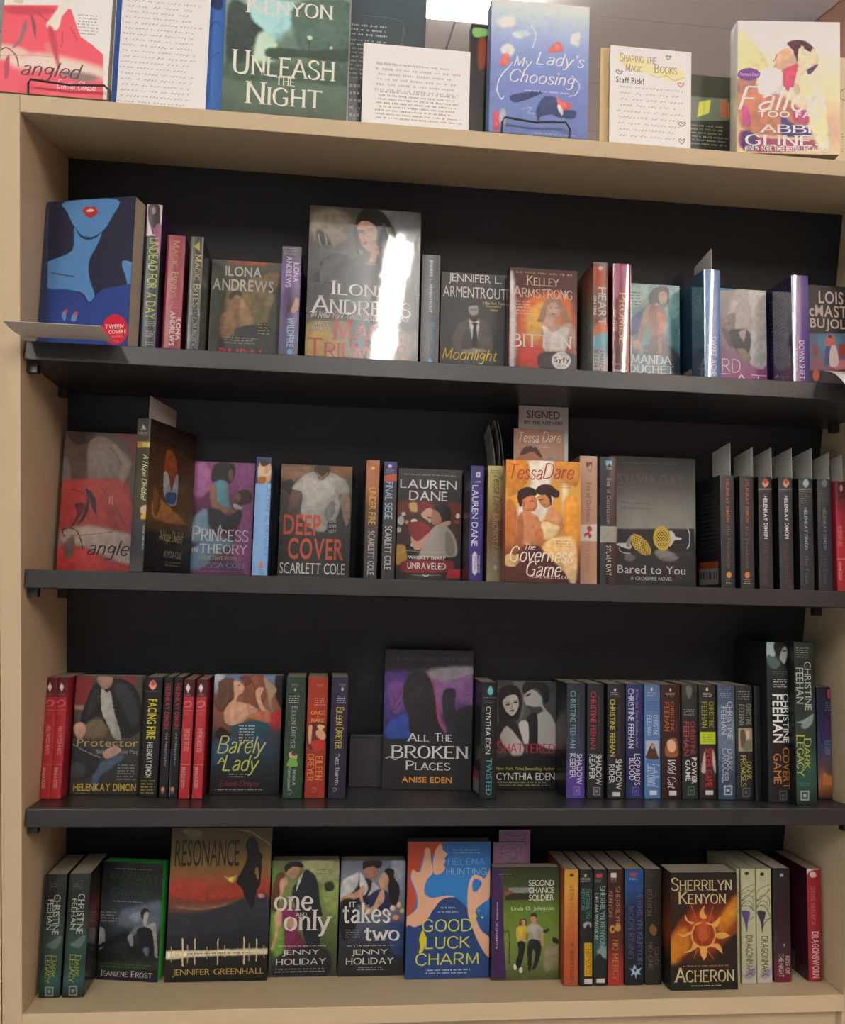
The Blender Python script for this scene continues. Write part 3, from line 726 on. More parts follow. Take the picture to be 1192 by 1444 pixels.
['s','#b4aca8',1.2,'58.6 104.1 69.6 106.3 66.2 89.3 60.1 96.6'],
['s','#8c786c',1.5,'56.7 78.1 69.1 75.8 76.7 64 68.8 54.5 56.7 72.1'],
['s','#5a4848',2.4,'30.8 107.1 41.6 104.7 47.4 77.6 41.3 83.4'],
['p','#4488b0',.6,'20.7 175.1 53.7 177.2 53.6 167.9 29.9 165.8'],
['t','t','L','#f0e4ec',0,30.4,50.9,59.2,21.2,'HARD'],
['t','t','L','#f0e4ec',0,50.1,29.6,98.5,18.7,'BEAT'],
],
}],
['book','glossy violet paperback spine with white title, its dark scratched back cover showing on the left','s',1,1.0641,.055,.0989,.171,.0257,0,0,'#453c7c','#a39b8a',.1,1,0,0,{
'spine':[
['g','#5c5698','#6860a0','#54489a','#463c84','#48408c'],
['t','t','S','#d0ccec',1,13.2,45.6,8.1,56.9,'DOWN SHIFT'],
['t','s','S','#a8a0d0',1,5,45.2,3.6,34.8,'A DRIVEN NOVEL'],
],
'back':[
['g','#34305a','#2b2748','#332b5e','#241f46'],
['f','#6a6690',62.2,107.3,53.7,104,18],
['p','#a0a0a4',.3,'44 33.3 55.8 35.1 59.2 29.5'],
],
}],
['book','dark cover with huge pale condensed capitals over a painted dancing couple, far right','f',1,1.066,.085,.098,.17,.022,0,0,'#221f24','#a39b8a',.3,0,0,0,{
'front':[
['g','#2a272c','#242126','#242126'],
['t','a','B','#c9b2a8',0,50.4,152.2,38.6,19.4,'LOIS'],
['t','a','B','#c9b2a8',0,49.4,131.2,95.5,18.1,'McMASTER'],
['t','a','B','#c9b2a8',0,51.6,110.1,69.8,19.3,'BUJOLD'],
['p','#5a6a88',.9,'15.7 95.7 105 100.8 103.4 45.1 14.4 40.5'],
['s','#4a88a8',4.2,'30.4 92 61.3 95.3 67.1 79.1 36 71.4'],
['p','#8a5a70',2.4,'14.8 58.3 103.9 63.1 103.4 45.1 14.4 40.5'],
['s','#c87880',2.4,'54.1 54.5 69.6 58.3 69.9 46.3 53.8 44'],
['s','#8a3430',1.8,'19.1 70.5 23.9 79.7 28.3 68 23.5 60.3'],
['s','#a83a2c',1.8,'61 81.8 70.3 82.3 69.9 67.3 62.1 63.8'],
['s','#c0645c',.9,'39.5 86.5 45.9 95.9 55.1 93.4 55.3 78.4 45.3 71.9 39.9 77.6'],
['s','#3a4a78',.9,'40.8 77.6 48.4 75.1 44.8 51 37 48.2 39.6 65.6'],
['s','#dcc8c4',.9,'47.8 75 56.3 78.5 59.6 51.8 46.3 48.7'],
['s','#4a2a20',.6,'50.4 93.2 50 91.8 48.8 90.7 47.3 90.3 45.7 90.6 44.6 91.5 44.3 92.8 44.7 94.2 45.9 95.2 47.4 95.7 49 95.4 50.1 94.5'],
['s','#c05a48',.6,'29.6 33.8 28.8 29.3 26.8 26 24.2 24.7 21.6 25.7 19.8 28.9 19.2 33.3 20 37.8 22 41.2 24.6 42.5 27.2 41.4 29 38.3'],
['p','#2a2028',.3,'29.6 33.8 47.6 42.2 69.9 43.4 69.6 31.4 29.5 29.4'],
],
}],
['book','cover of a red draped dress with black script title, leaning on the middle black shelf','f',2,.008,.11,.13,.2,.03,0,0,'#8a3a38','#a39b8a',.35,0,0,0,{
'front':[
['n',.12,12],
['g','#4a3f3a','#554842','#584c46','#6a3432','#983838','#a23a36','#a84038','#8c7068','#8c3a36','#a83430'],
['p','#6e6660',2,'-1.5 163 10.7 163.5 11.6 129 -.6 128.5'],
['s','#5c4a40',2,'1.1 199.1 33 200.5 34 183.8 30 168.2 31 152.8 34.6 132.4 20 131.8 5.9 162'],
['s','#7a6a60',2,'33.9 186.4 50.6 194.9 68.5 185.3 82.4 160 86.3 134.4 66.5 133.6 37.1 132.5 33.1 158'],
['s','#423632',2,'3.6 197.9 37.9 200.8 33.9 186.4 14.4 182.9'],
['s','#6a2c2c',2,'70.1 200.9 102.4 202.3 105 155.8 92 165.6 83.5 183.3'],
['s','#8c7468',1.5,'68.5 185.3 79 175.4 90.9 162.9 94.2 147.6 86.4 131.8 82.2 118.9 75.4 108.4 72.4 118.5 76.1 139.2 80.2 154.8 74.5 167.4 66.7 174.9'],
['s','#9a8478',.8,'61.7 110.4 67.7 114.5 76.1 117.3 77.7 111 73.7 95.5 70.3 103.1 68.8 94.1 66.5 100.4 63.8 95.2 64.6 102.9 60.5 101.4'],
['s','#a03a36',3,'.8 126 32.2 132.3 76.4 134 87.1 119 106.3 86.4 112.7 58.6 66 57.1 37.2 48.6 2.8 55.1 .8 105.6'],
['s','#8c3230',2,'63.1 107.9 73.8 93 81.2 50 76.4 47.3 67.6 72.4'],
['s','#33242a',1.3,'36.6 106.9 39.4 94.3 35.4 78.9 26.4 65.9 24 65.9 32.6 83.9'],
['s','#2c2228',1,'32.9 119.6 45.9 107.3 49.7 84.5 51.4 76.9 44.6 89.4 38.9 101.9'],
['s','#5a2a2c',1.3,'19.7 96.2 34.5 94.1 17 60.6 12.3 57.9 23.1 81'],
['s','#4a4644',1,'93.9 152.7 102.8 150.5 107.4 89 98.1 98.9 94.3 124.4'],
['s','#a8948c',4.6,'5 57.7 41 66.4 75.7 60 108.3 48.3 112.9 10.4 78.1 17 38 36 8.6 40.1'],
['s','#a83430',4.1,'1.6 34.9 38.1 33.5 73.3 16.9 113 7.9 113.3 2.9 2.5 2.3'],
['s','#6e5a58',2,'8.6 40.1 21.3 50.6 21.6 25.4 12.2 20.2'],
['l','#5c4438',1.3,.5,'64 177.3 71.9 169.9 80.2 154.8'],
['l','#4c3a32',1,.5,'31.6 183.7 30.3 163 34.2 140.1'],
['l','#6c2a2c',1.3,.5,'52.4 122.9 73.5 98.1 90 68'],
['l','#6c2a2c',1.3,.5,'13.6 116.3 31 111.8 44.1 97'],
['l','#b8a898',.8,.4,'66.8 108 66.6 97.8'],
['l','#b8a898',.8,.4,'70.5 108.2 70.6 98'],
['l','#1a1c22',1.5,.4,'7.9 50.2 5 57.7 12 62.4 24.4 58.3 31.4 43.4 33.8 32.1'],
['l','#4a4848',.8,.4,'15.1 51.7 41.8 53.3 73.3 58.6'],
['t','t','I','#1c1e24',0,77.3,32.1,73.4,27.8,'angled'],
['t','a','R','#c8a8a0',0,106.7,18,45,5,'Emma Chase'],
],
}],
['book','tall turned paperback with gold-edged spine and antebellum doorway cover, a printed slip in it','s',2,.147,.003,.125,.203,.02,-20,0,'#4a3f38','#a39b8a',.25,0,0,0,{
'spine':[
['g','#3a3a38','#4a4238','#3f3f36','#4a4a3a','#4a463a','#3c3e42','#34383c','#4a4848'],
['p','#b07a40',.9,'1.5 172.1 22.6 171.6 23.1 163.3 2 163.7'],
['p','#a8b850',.5,'9.5 170.7 22.2 169.3 22.5 164.5 9.9 164.7'],
['p','#b8b048',.5,'20.2 158.6 23.4 158.5 32.4 95.7 29.8 95.7'],
['p','#c8a848',.5,'12.9 74.6 31.1 74.6 31.9 68.7 13.7 68.7'],
['s','#c8a890',1.2,'12.3 84 19.9 87.5 27.9 84 27.2 74.6 14.1 75.8'],
['l','#d0d0d0',.7,.2,'8 194.7 10.6 187.5'],
['l','#d0d0d0',.9,.2,'7.2 187.5 10.3 192.3 12.4 188.1'],
['f','#b0b0b0',9.7,183,16.6,4.1,2],
['t','t','I','#d8d8a0',1,14.5,124.2,9.4,61.7,'A Hope Divided'],
['t','a','R','#9aa4ac',1,18,43,2.4,32.6,'ALYSSA'],
['t','a','R','#9aa4ac',1,18,45.9,2.4,29.2,'COLE'],
],
'front':[
['n',.3,10],
['g','#221e1c','#3a2c22','#4a3426','#54402c','#5a4832','#6a5034','#2c2c28','#242624','#22221f'],
['s','#8a4a2c',1.4,'44.1 167.4 71.9 157.1 75.6 97.4 53.9 94.9 39.3 122.5'],
['s','#a8b0b8',.9,'40.1 137.2 52.3 134.1 61.7 113.1 71.5 136.9 79.3 133 75.6 97.4 53.9 94.9 40.2 112.8'],
['s','#3a5a8a',.9,'47.7 108.9 74 112.2 70.7 96.8 51.3 97.1'],
['s','#a87848',1.4,'18.5 100.4 49.2 94.4 103.1 75 103.6 70 20.1 71.9'],
['s','#7a5a30',1.2,'15.7 114.4 34.8 97.5 27.7 77.5 18.5 78.9'],
['t','t','I','#a8a878',0,67,49.4,64.9,19.6,'A Hope Divided'],
['t','a','R','#9a9a98',0,74.3,26.4,50.9,9.8,'ALYSSA COLE'],
['f','#888884',76.8,13.6,48.6,8.6,2],
],
}],
['paper_slip','small grey price slip with dark barcode rising from the turned antebellum paperback','c',2,.142,.016,.07,.236,.0006,-20,0,'#9a9692','#a39b8a',.7,0,.202,0,{
}],
['book','magenta paperback cover of a seated couple in formal dress','f',2,.18,.1306,.095,.1675,.024,0,0,'#5a3458','#a39b8a',.35,0,0,0,{
'front':[
['n',.15,8],
['g','#84467a','#8c4a82','#7a3a6a','#5a2a50','#502a4c','#46304c','#4a3450','#5a1e4e'],
['s','#a86a9a',2.7,'3.8 161.1 27.6 162 32.2 121.3 6 117.6'],
['s','#5a2348',2.2,'2 90.5 16.9 109.9 32.1 124 33.3 96.9 10.4 80'],
['s','#8c4c80',3.2,'70.6 152.8 95.8 159.3 100.8 7.4 68.2 28 76.4 82.2'],
['s','#1f1a1c',1.6,'32.6 140.4 34.4 159.6 43.3 166.8 62 166.2 66.8 155.4 63.2 140.2 52.8 134.3 40.8 136.6'],
['s','#6c4a40',.8,'58.4 157.8 62.6 153.8 63.1 142.9 59.2 140 56.1 149.5'],
['s','#5a8a9a',1.1,'36.8 136.5 55.3 138.5 59.2 111.4 65.3 92.6 49.2 97.5 36.5 113.3'],
['s','#8a6250',1.1,'31.7 132.2 41.1 129.8 43.4 108.1 65.1 98.1 78.3 98.5 78.6 93.1 62.7 92.5 41.4 94.5 32.8 107.8'],
['s','#60443a',1.1,'60 122.3 69.9 109.1 78.1 103.9 75.6 99.8 64.8 103.5'],
['s','#3a2a26',1.3,'69.4 120 75.8 127 86.4 127.4 93.4 120.8 91.2 109.9 80.7 105.4 70 107.7'],
['s','#7a5444',.8,'66.8 119.9 74.6 122.9 76.4 112 71.2 109.1'],
['s','#24262c',1.6,'30.7 96.9 46.5 97.4 60.3 87 75.7 98.4 78.9 85 66.4 68.3 45.4 64.9 31.6 78'],
['s','#b8b0b4',.8,'66 106.2 78.1 103.4 77 98.5 67.6 100.3'],
['s','#6c8ca0',2.7,'3.1 68.9 15.2 90.9 28.1 96.8 31.8 72.6 40.4 59.4 14.6 47.8 4 50.2'],
['s','#587890',2.7,'5.2 26.1 19.9 48 40.4 59.4 67.2 49.4 46.9 32.7 24.3 10.6 6 10.1'],
['t','t','R','#c8c0c4',0,48.5,71,6.9,8.6,'A'],
['t','t','C','#c8c4c4',0,49,61.3,81.7,22.6,'Princess'],
['t','t','R','#c8c4c4',0,13.8,37.5,8.9,7.2,'IN'],
['t','t','R','#c8c4c4',0,55.2,39.9,69,15,'THEORY'],
['t','s','R','#b0a060',0,49.8,26.6,60.5,5.9,'RELUCTANT ROYALS'],
['t','a','R','#70809c',0,49.2,16.2,80.9,8.6,'ALYSSA COLE'],
['f','#8a7090',50.7,7.4,68.3,2.7,1],
],
}],
['book','pale sky-blue paperback spine with an embracing couple at its top','s',2,.3033,.06,.095,.166,.0211,0,0,'#24345c','#a39b8a',.3,0,0,0,{
'spine':[
['p','#86b4e4',0,'-13.1 169.3 27.6 171 29.5 -4.3 -.6 -5.1'],
['p','#2c4274',.5,'-.8 165.9 22.6 166.9 24.1 129.7 -.2 128.8'],
['s','#c8a088',1,'3.9 157 12.6 162.6 20.7 152.5 19 131.6 3.7 131'],
['s','#403028',.8,'5 161 12.6 163.1 19.1 160.2 15.5 154.9 7.9 153.3'],
['s','#d8c0a8',.8,'2.9 151.8 10.5 152.1 12.2 141.7 20.9 147.3 18.6 140.7 8.5 139 3.3 141.4'],
['s','#a06a30',1,'3.5 137.5 13.6 137.9 12.7 129.3 3.8 128.9'],
['t','t','L','#4a74a8',1,17,75.4,6.6,95.1,'A DUKE by DEFAULT'],
['t','a','L','#6e9cd0',1,5,77.4,5,75.8,'ALYSSA COLE'],
['s','#e07a4a',.5,'14.6 15.6 14.4 13.1 13.5 11.2 12.3 10.5 11 11.1 10 13 9.6 15.5 9.8 18.1 10.6 19.9 11.9 20.7 13.2 20 14.2 18.2'],
['f','#4a6a98',13.4,6.1,8.8,8.9,3],
],
'front':[
['g','#24345c','#1c2848'],
],
}],
['book','dark paperback cover of a man in a white T-shirt with orange-red block title','f',2,.3135,.1285,.1045,.168,.026,0,0,'#3c3c3a','#a39b8a',.35,0,0,0,{
'front':[
['n',.12,8],
['g','#6a5c4c','#5a5248','#42423e','#3c3c3a','#353534','#343434','#3a3a3a'],
['s','#8a6a50',2.7,'-.1 163.2 47.2 165.1 20.9 142 .5 146.7'],
['s','#8a5a40',2.2,'71.6 166.1 101.6 167.3 103.4 153.5 85.7 152.8'],
['s','#333231',1.9,'.8 139.9 15.4 145.9 21.2 133.8 16.3 122.7 1.1 133.1'],
['s','#a8a6a0',1.4,'21 139.3 31.4 150.7 47.4 158.2 58.6 149 71.9 157.8 85.7 152.8 96.9 144.9 101.5 127.2 86.6 125.2 88.5 108.8 82.3 89.4 71.6 86.3 66.8 69.8 45 74.5 30.7 95.8 32.4 123.3 17.3 130.9'],
['s','#c0beb8',2.7,'34.2 148.1 58.7 146.2 77.6 149.7 78.4 124.9 43.9 104.5 35.1 123.4'],
['s','#7c7a76',1.6,'65.6 102.5 78.7 116.7 79.4 97.5 68.9 86.2'],
['s','#3c2c24',1.1,'49.8 166.6 68.8 167.4 69.8 155 61.3 149.1 51.6 155.6'],
['s','#8a6a58',.8,'51.4 159.8 59.8 151.8 69.1 159.1 64.1 147.8 56 146.7'],
['s','#6a5448',1.4,'17.4 129.6 31 125.9 26.2 109.3 17.1 100.8 13.3 95.2 12.6 114.3'],
['s','#9a8070',1.4,'88 123.9 100.2 125.7 103.8 98.4 99 79 94.6 87.1 89.9 106.1'],
['t','t','B','#c0503c',0,33.5,78.7,54.8,29.9,'DEEP'],
['t','t','B','#c25840',0,54.4,43.9,81.2,31.7,'COVER'],
['t','s','S','#c0c0bc',0,77.9,85.7,10.3,4.9,'LOVE'],
['t','s','S','#c0c0bc',0,78.1,78,11.4,4.9,'OVER'],
['t','s','S','#c0c0bc',0,78.1,70.4,10.8,4.9,'DUTY'],
['t','a','S','#d4d2cc',0,50.4,15,94.4,16.2,'SCARLETT COLE'],
],
}],
['book','paperback spine fading from orange to grey with gold title, back-cover print at its left','s',2,.4545,.06,.0945,.168,.0184,0,0,'#3c3836','#a39b8a',.3,0,0,0,{
'spine':[
['g','#a87050','#a86a48','#6a4c3c','#4c4644','#464546','#424242'],
['s','#e8c040',.4,'11.8 156.3 11.5 155.1 10.5 154.3 9.3 153.9 8 154.2 7 155 6.6 156.1 6.9 157.2 7.8 158.1 9.1 158.4 10.4 158.2 11.4 157.4'],
['f','#a88868',9.6,147,6.5,3.4,2],
['t','t','S','#d0aa40',1,9.5,102.7,10,52.3,'UNDER FIRE'],
['t','a','S','#c0c0bc',1,9.6,36.5,9.2,61.5,'SCARLETT COLE'],
],
'back':[
['g','#3a302a','#30302e','#2c2c2c'],
['f','#66625c',-91,114.5,344.6,140.6,16],
['p','#a0a0a0',.1,'-312.2 50.6 -175.9 44.9 -145.3 8.5 -276.8 12.2'],
],
}],
['book','narrow paperback spine with navy top, orange skyline band and pale blue title','s',2,.4796,.06,.0947,.167,.0187,0,0,'#38383a','#a39b8a',.3,0,0,0,{
'spine':[
['g','#3c4474','#34385c','#443c48','#403c40','#3c3c3c','#3c3c3c','#3c3c3c','#3a3a3a'],
['s','#b05a38',.7,'-.5 145.9 19.5 149.5 19.3 140.1 -.3 138.4'],
['s','#c8c8d8',.4,'11 160.4 10.6 159.3 9.7 158.4 8.4 158.1 7.1 158.3 6.1 159.1 5.8 160.2 6.1 161.4 7 162.2 8.3 162.6 9.6 162.3 10.6 161.6'],
['f','#a8a8c0',9.1,153.4,13,7.5,4],
['t','t','S','#98bccc',1,7.8,111.4,11.1,52.7,'FINAL SIEGE'],
['t','a','S','#c4c8c8',1,8.4,44.4,9.9,61.3,'SCARLETT COLE'],
],
}],
['book','charcoal paperback cover of a red-haired woman kissing a man, with a red title banner','f',2,.487,.1293,.0965,.169,.025,0,0,'#38383a','#a39b8a',.35,0,0,0,{
'front':[
['g','#3c3c3e','#38383a','#343234','#4a3430','#46302c','#332c2c','#2c2a2c','#2e2c2e'],
['s','#7a3c30',3.9,'-2 115.2 29.3 120.3 27.7 102.5 .4 97.6'],
['s','#d8b878',1.6,'17.6 115.9 27.4 117.3 29.7 104.5 19.8 105.2'],
['s','#6a342e',2.7,'72.8 119.9 98.6 116.8 97 97 77.2 96.3'],
['s','#d8d8d4',.8,'12.3 100 11.9 98.4 10.8 97.2 9.2 96.8 7.7 97.1 6.5 98.2 6 99.8 6.4 101.4 7.5 102.6 9.1 103 10.7 102.7 11.8 101.6'],
['s','#c8c8c4',.8,'10.4 90.1 9.8 86.7 8.1 84.1 5.7 83.1 3.2 84 1.4 86.4 .6 89.8 1.2 93.3 2.9 95.8 5.3 96.8 7.8 96 9.6 93.5'],
['s','#c8a060',.8,'17.1 88.4 16.8 86.8 15.8 85.6 14.4 85.2 13.1 85.5 12 86.7 11.6 88.2 11.9 89.8 12.9 91 14.3 91.4 15.7 91.1 16.7 90'],
['s','#c8c0b4',.8,'6.4 76.3 6 74.3 4.8 72.9 3 72.3 1.3 72.7 -.1 74.1 -.6 76.1 -.2 78 1.1 79.5 2.8 80.1 4.6 79.6 5.9 78.2'],
['s','#e0dcd4',.6,'30 90.4 29.4 88.9 27.6 87.8 25.2 87.3 22.7 87.6 20.9 88.6 20.2 90.1 20.8 91.6 22.6 92.7 25 93.2 27.5 92.9 29.3 91.8'],
['s','#e8e4dc',.6,'94.2 99.9 93.8 97.9 92.7 96.4 91.1 95.8 89.5 96.3 88.3 97.7 87.8 99.6 88.2 101.6 89.4 103.1 90.9 103.7 92.5 103.2 93.7 101.8'],
['s','#a83830',1,'94.2 91 93.7 89.4 92.2 88.2 90.3 87.7 88.3 88 86.8 89.1 86.2 90.7 86.7 92.3 88.2 93.5 90.1 94 92.1 93.6 93.6 92.5'],
['s','#c8bca8',.6,'50.6 91.1 50.4 89.7 49.7 88.7 48.7 88.3 47.8 88.6 47 89.6 46.7 91 46.9 92.3 47.6 93.4 48.6 93.8 49.6 93.4 50.4 92.5'],
['s','#d0c8b8',.6,'25.4 54.4 25.1 53.1 24.3 52 23.1 51.6 21.9 52 21 52.9 20.7 54.3 21 55.7 21.8 56.7 23 57.1 24.2 56.8 25 55.8'],
['s','#c89a44',1.6,'-2.3 50.7 13.3 52.1 14.9 29.8 -1.6 25.4'],
['s','#7c2c30',1.2,'29.5 110.4 33.3 118.8 45 120.8 54.1 115.2 53.3 106.3 45.3 111 42.5 103 33.7 100.7'],
['s','#d4a890',.8,'35.7 100.8 45.3 110 53.2 107.3 52.5 95.5 47.7 91.4 39.7 95'],
['s','#241c20',1.2,'56.2 107.4 61 114.5 72.8 115.9 79.9 108.3 81.2 96.5 73.4 88.3 65.3 95.9 61.2 103.7'],
['s','#b07c64',1,'53.2 107.3 61.2 104.6 66.4 94 63.5 88 53.7 85.7 50.6 93.4'],
['s','#3a1c20',.6,'45.6 97.2 51.1 96.2 50.6 94.6 45.6 95.2'],
['l','#7c3a3c',.6,.2,'46.5 100.2 45.6 95.2 48 93'],
['l','#5c1c24',.8,.4,'31.3 118.4 37.4 110.7 36.6 102.8'],
['l','#9c4450',.8,.4,'37.2 119 45.2 114.9 51.2 109.2'],
['s','#8c2e36',1.2,'16.8 84.5 33.9 89.9 47.9 83.5 52 75.8 42.4 63.8 30.8 57.5 22.8 63.1'],
['s','#d0a088',1,'20.8 67 30.7 59.5 46.2 71.7 53.9 79.8 61.6 86 77.3 92.4 79.4 86.5 61.8 78.1 46.3 63.9 34.9 47.9 25.1 49.6'],
['s','#b0a8a0',1.6,'46.3 67.8 57.7 83.9 73.5 84.4 87.7 65.2 90.2 41.7 74.5 37.4 39.1 36.3 35 44'],
['s','#8c847c',1.2,'73.7 76.5 85.8 61.2 86.2 41.6 74.4 43.2'],
['s','#1c1a1e',1.6,'15.2 55.1 25.2 47.6 27.3 39.9 15.6 39.5'],
['l','#d8d8d4',.6,.2,'4.8 40.8 14.5 45.3 42.9 43.8 74.3 44.8'],
['s','#8c2a34',.4,'14.8 30.8 78.5 32.6 85.6 24 78.9 15 15.3 13.3 6.3 22.2'],
['p','#b83440',1,'78.8 18.9 98.5 20.5 98.8 6.8 75.1 6.2'],
['f','#a8a8a8',45.6,160.1,86.1,3.2,1],
['t','a','S','#e8e6e4',0,45.7,145.8,85.4,13.5,'LAUREN'],
['t','a','S','#e8e6e4',0,45.7,128.5,57.6,14.4,'DANE'],
['t','s','B','#f0e8e4',0,45.6,35.9,55.3,5.1,'WHISKEY SHARP'],
['t','t','B','#f0e8e4',0,45.5,23.3,57.6,10.1,'UNRAVELED'],
['l','#c8c4c0',.6,.2,'24.1 9.7 43.7 9.2 67.2 10.8'],
['l','#f0f0f0',1.2,.2,'40.7 10.1 44.7 8.5 48.6 10.3'],
],
}],
['book','indigo paperback spine with white capitals and an arrow-ended title label','s',2,.605,.06,.095,.166,.0197,0,0,'#2c2850','#a39b8a',.3,0,0,0,{
'spine':[
['g','#3c3478','#3e3580','#383074'],
['p','#d0d0e0',.2,'7.8 156.8 13.5 157 13.7 149.4 8 149.2'],
['p','#3a3278',.2,'9.8 154.6 11.7 154.7 11.7 151.6 9.8 151.6'],
['p','#c8c8dc',.2,'6.2 143.1 14.1 143.8 14.2 142.3 6.2 142'],
['fv','#8880c0',15.9,93.9,1.9,65.7,1],
['t','a','S','#dcdcec',1,6.9,94.1,8.7,87.2,'LAUREN DANE'],
['p','#d8d4e8',.2,'4.3 38.4 7.6 43.2 11 38.6 11.5 13.6 8.2 8.8 4.7 13.4'],
['t','t','S','#3a3278',1,8.1,25.8,4.1,21,'JAGGED'],
['t','s','B','#c8c8dc',1,13.9,25,3,25.4,'WHISKEY SHARP'],
],
'back':[
['g','#28262c','#242428'],
['f','#3c3c44',70.8,96.6,42.6,123.7,14],
],
}],
['book','pale yellow to brown paperback spine with looping script down it','s',2,.6331,.06,.0947,.167,.0225,0,0,'#8a7850','#a39b8a',.3,0,0,0,{
'spine':[
['g','#c4bc80','#c0b070','#a88c5c','#805840','#7a5c48','#90846c','#a09474'],
['f','#7a6c44',11.5,158.5,18.1,5.7,2],
['t','a','I','#565040',1,14.1,126.3,12,53.9,'Tessa Dare'],
['t','t','I','#a8a078',1,13.4,63.7,11.4,69.2,'Duchess Deal'],
['p','#b8b8b0',.2,'9 20.7 12.1 25.4 15 20.9 12.3 16.1'],
],
}],
['book','bright orange cover of a bare-backed man and dark-haired woman, red script above','f',2,.6265,.01,.106,.169,.02,0,0,'#a8483c','#a39b8a',.25,0,0,0,{
'front':[
['n',.12,10],
['g','#dc9440','#d8a050','#e0a850','#e8a848','#dc9a40','#c88848','#8a4c34','#58302c','#44282c'],
['s','#f0e8d8',3.4,'31.3 167 66.3 168.5 62.7 135.5 70.6 124.3 55.4 89.3 40 77.3 24.4 92 13 84 20.3 111 35.5 138.3'],
['s','#e8d4a8',2.7,'82.2 144 90.2 121.2 94.3 86.8 82.6 86.4 78.5 120.7'],
['s','#d88c34',1.9,'.3 165.8 29.3 166.9 31.6 142 14.4 122.2 2.8 121.8'],
['s','#d89038',1.9,'70.3 168.6 101.6 169.9 101.8 137 82.2 140.1 74.3 151.4'],
['s','#c8783c',2.7,'1.1 110.3 14.7 103.1 17.2 55.8 1.9 53.4'],
['s','#e8a040',2.3,'82.4 113.2 101.9 117.7 102.3 52.7 86.7 52.2'],
['s','#3a2220',.9,'16.4 114.6 17.3 124.2 24 129.8 35.6 131 42.4 127.1 43.4 121.4 35.7 115.3 26.1 113.1 21.4 103.4 18.5 107.1'],
['s','#d8875c',.8,'24.2 113 35.7 119.2 42.5 117.5 44.6 106.1 39.8 98.3 30.1 98 24.3 99.7'],
['s','#b06a48',.6,'23.8 111.1 26.5 111.2 26.6 103.6 24.3 103.5'],
['s','#3a201c',.9,'41.4 127 49.1 135 62.7 135.5 70.6 130 75.5 126.4 74.6 118.7 68.7 117.5 60.9 122 55.1 119.9 47.3 121.5'],
['s','#d08c5c',.8,'43.5 117.5 51.2 120.7 59 121.9 62.9 116.3 63 106.7 55.3 103 49.4 108.2'],
['s','#3a201c',.8,'54.1 125.6 62.8 124 64.9 112.6 63 106.7 61 116.3 57 119.9'],
['s','#5a3020',.2,'33.5 111.8 38.9 113.2 39.3 112 33.9 110.7'],
['s','#5a3020',.2,'48.2 114.3 52.4 115.6 52.4 114.4 48.6 113.1'],
['l','#8c4c34',.8,.2,'39.7 111.7 44.2 105.7 40.7 104'],
['s','#a04838',.3,'37.8 101.7 42.1 102.6 40.9 100.6 38.2 100.1'],
['s','#a04838',.3,'52.3 107.1 55.6 108.4 55.2 106.5'],
['l','#8c5038',.9,.4,'30.2 92.2 32.4 73.3 30.6 58.1'],
['l','#8c5038',.9,.4,'47.7 85.2 52.7 72.1 55.6 64.5'],
['l','#e8b088',1.1,.6,'55.7 58.9 67.2 64.9 78.8 75.8'],
['l','#9c5c40',.8,.3,'55.4 84.5 61.2 93.3 70.9 95.5'],
['l','#e8b888',.9,.6,'63 101 70.9 91.7 80.7 82.5'],
['l','#c89060',.8,.4,'63.3 74.3 71.1 66.9 55.7 55.1'],
['l','#d8b070',.9,.6,'71.2 51.7 83 29.3 90.9 6.9'],
['s','#cf8a5e',1.1,'16.8 88 24.4 97.8 36 96.3 47.7 87.1 53.6 74 51.8 60.6 44.2 50.9 28.8 50.4 19.2 52 15.1 68.9'],
['s','#b06c44',1.5,'16.8 84.2 24.4 92 24.9 54.1 18.2 53.9'],
['s','#c87c50',.9,'44.1 54.7 55.7 55.1 67.3 63 80.7 74.9 82.7 80.7 76.8 82.4 71 74.6 55.6 64.5 49.7 73.9 42 69.8'],
['s','#dc9c70',.9,'55.4 89.3 63 102.9 74.7 97.6 80.6 88.2 78.8 80.5 71 80.3 59.3 85.6'],
['s','#ecd4a0',1.1,'49.7 79.6 55.4 84.5 71 80.3 76.8 76.7 71.1 65 55.7 58.9 52.7 70.2'],
['s','#ecc890',2.3,'55.7 55.1 71.1 63.1 98.4 60.2 100.6 5.2 91 1.2 79.2 19.8 63.7 32.6 52 43.6'],
['s','#e8b868',1.9,'55.8 47.5 71.3 44.2 83.1 21.8 71.4 29'],
['s','#5a3430',1.9,'.4 21.3 13.6 34.9 28.8 50.4 48.1 49.1 67.6 28.9 87.1 1.1 -.2 -.2'],
['s','#d8b078',.8,'1.2 36.4 11.7 37.7 21.3 31.3 13.8 20.8 .4 23.2'],
['t','a','I','#a83c38',0,29,152.3,45.6,21.5,'Tessa'],
['t','a','I','#a83c38',0,74.3,154.6,44.9,22.6,'Dare'],
['f','#b08058',83.7,135.8,24.4,10.6,3],
['f','#b89060',82.8,54,23.3,11.4,3],
['t','t','I','#f0ece4',0,35.1,48.5,14.4,8.9,'The'],
['t','t','I','#f0ece4',0,51.4,38.4,89.1,21.7,'Governess'],
['t','t','I','#f0ece4',0,54.8,18.8,49.5,21.3,'Game'],
['t','s','R','#e8d8cc',0,67.5,7.8,58.2,3.8,'GIRL MEETS DUKE'],
],
}],
['book','red-edged copy standing behind the bright embracing-couple cover','f',2,.6325,.033,.106,.169,.02,0,0,'#b03c34','#a39b8a',.35,0,0,0,{
}],
['bookmark_card','white signed-by-the-author card standing tallest behind the couple covers','f',2,.6539,.0585,.0732,.257,.0006,0,0,'#c8c6c2','#a39b8a',.6,0,0,0,{
'front':[
['g','#a8a6a4','#d8d4d0','#d0cccc'],
['t','t','B','#6a3440',0,36.3,244.5,49.3,11.8,'SIGNED'],
['t','t','B','#4a2c34',0,36.4,232.7,55.8,5.3,'BY THE AUTHOR!'],
],
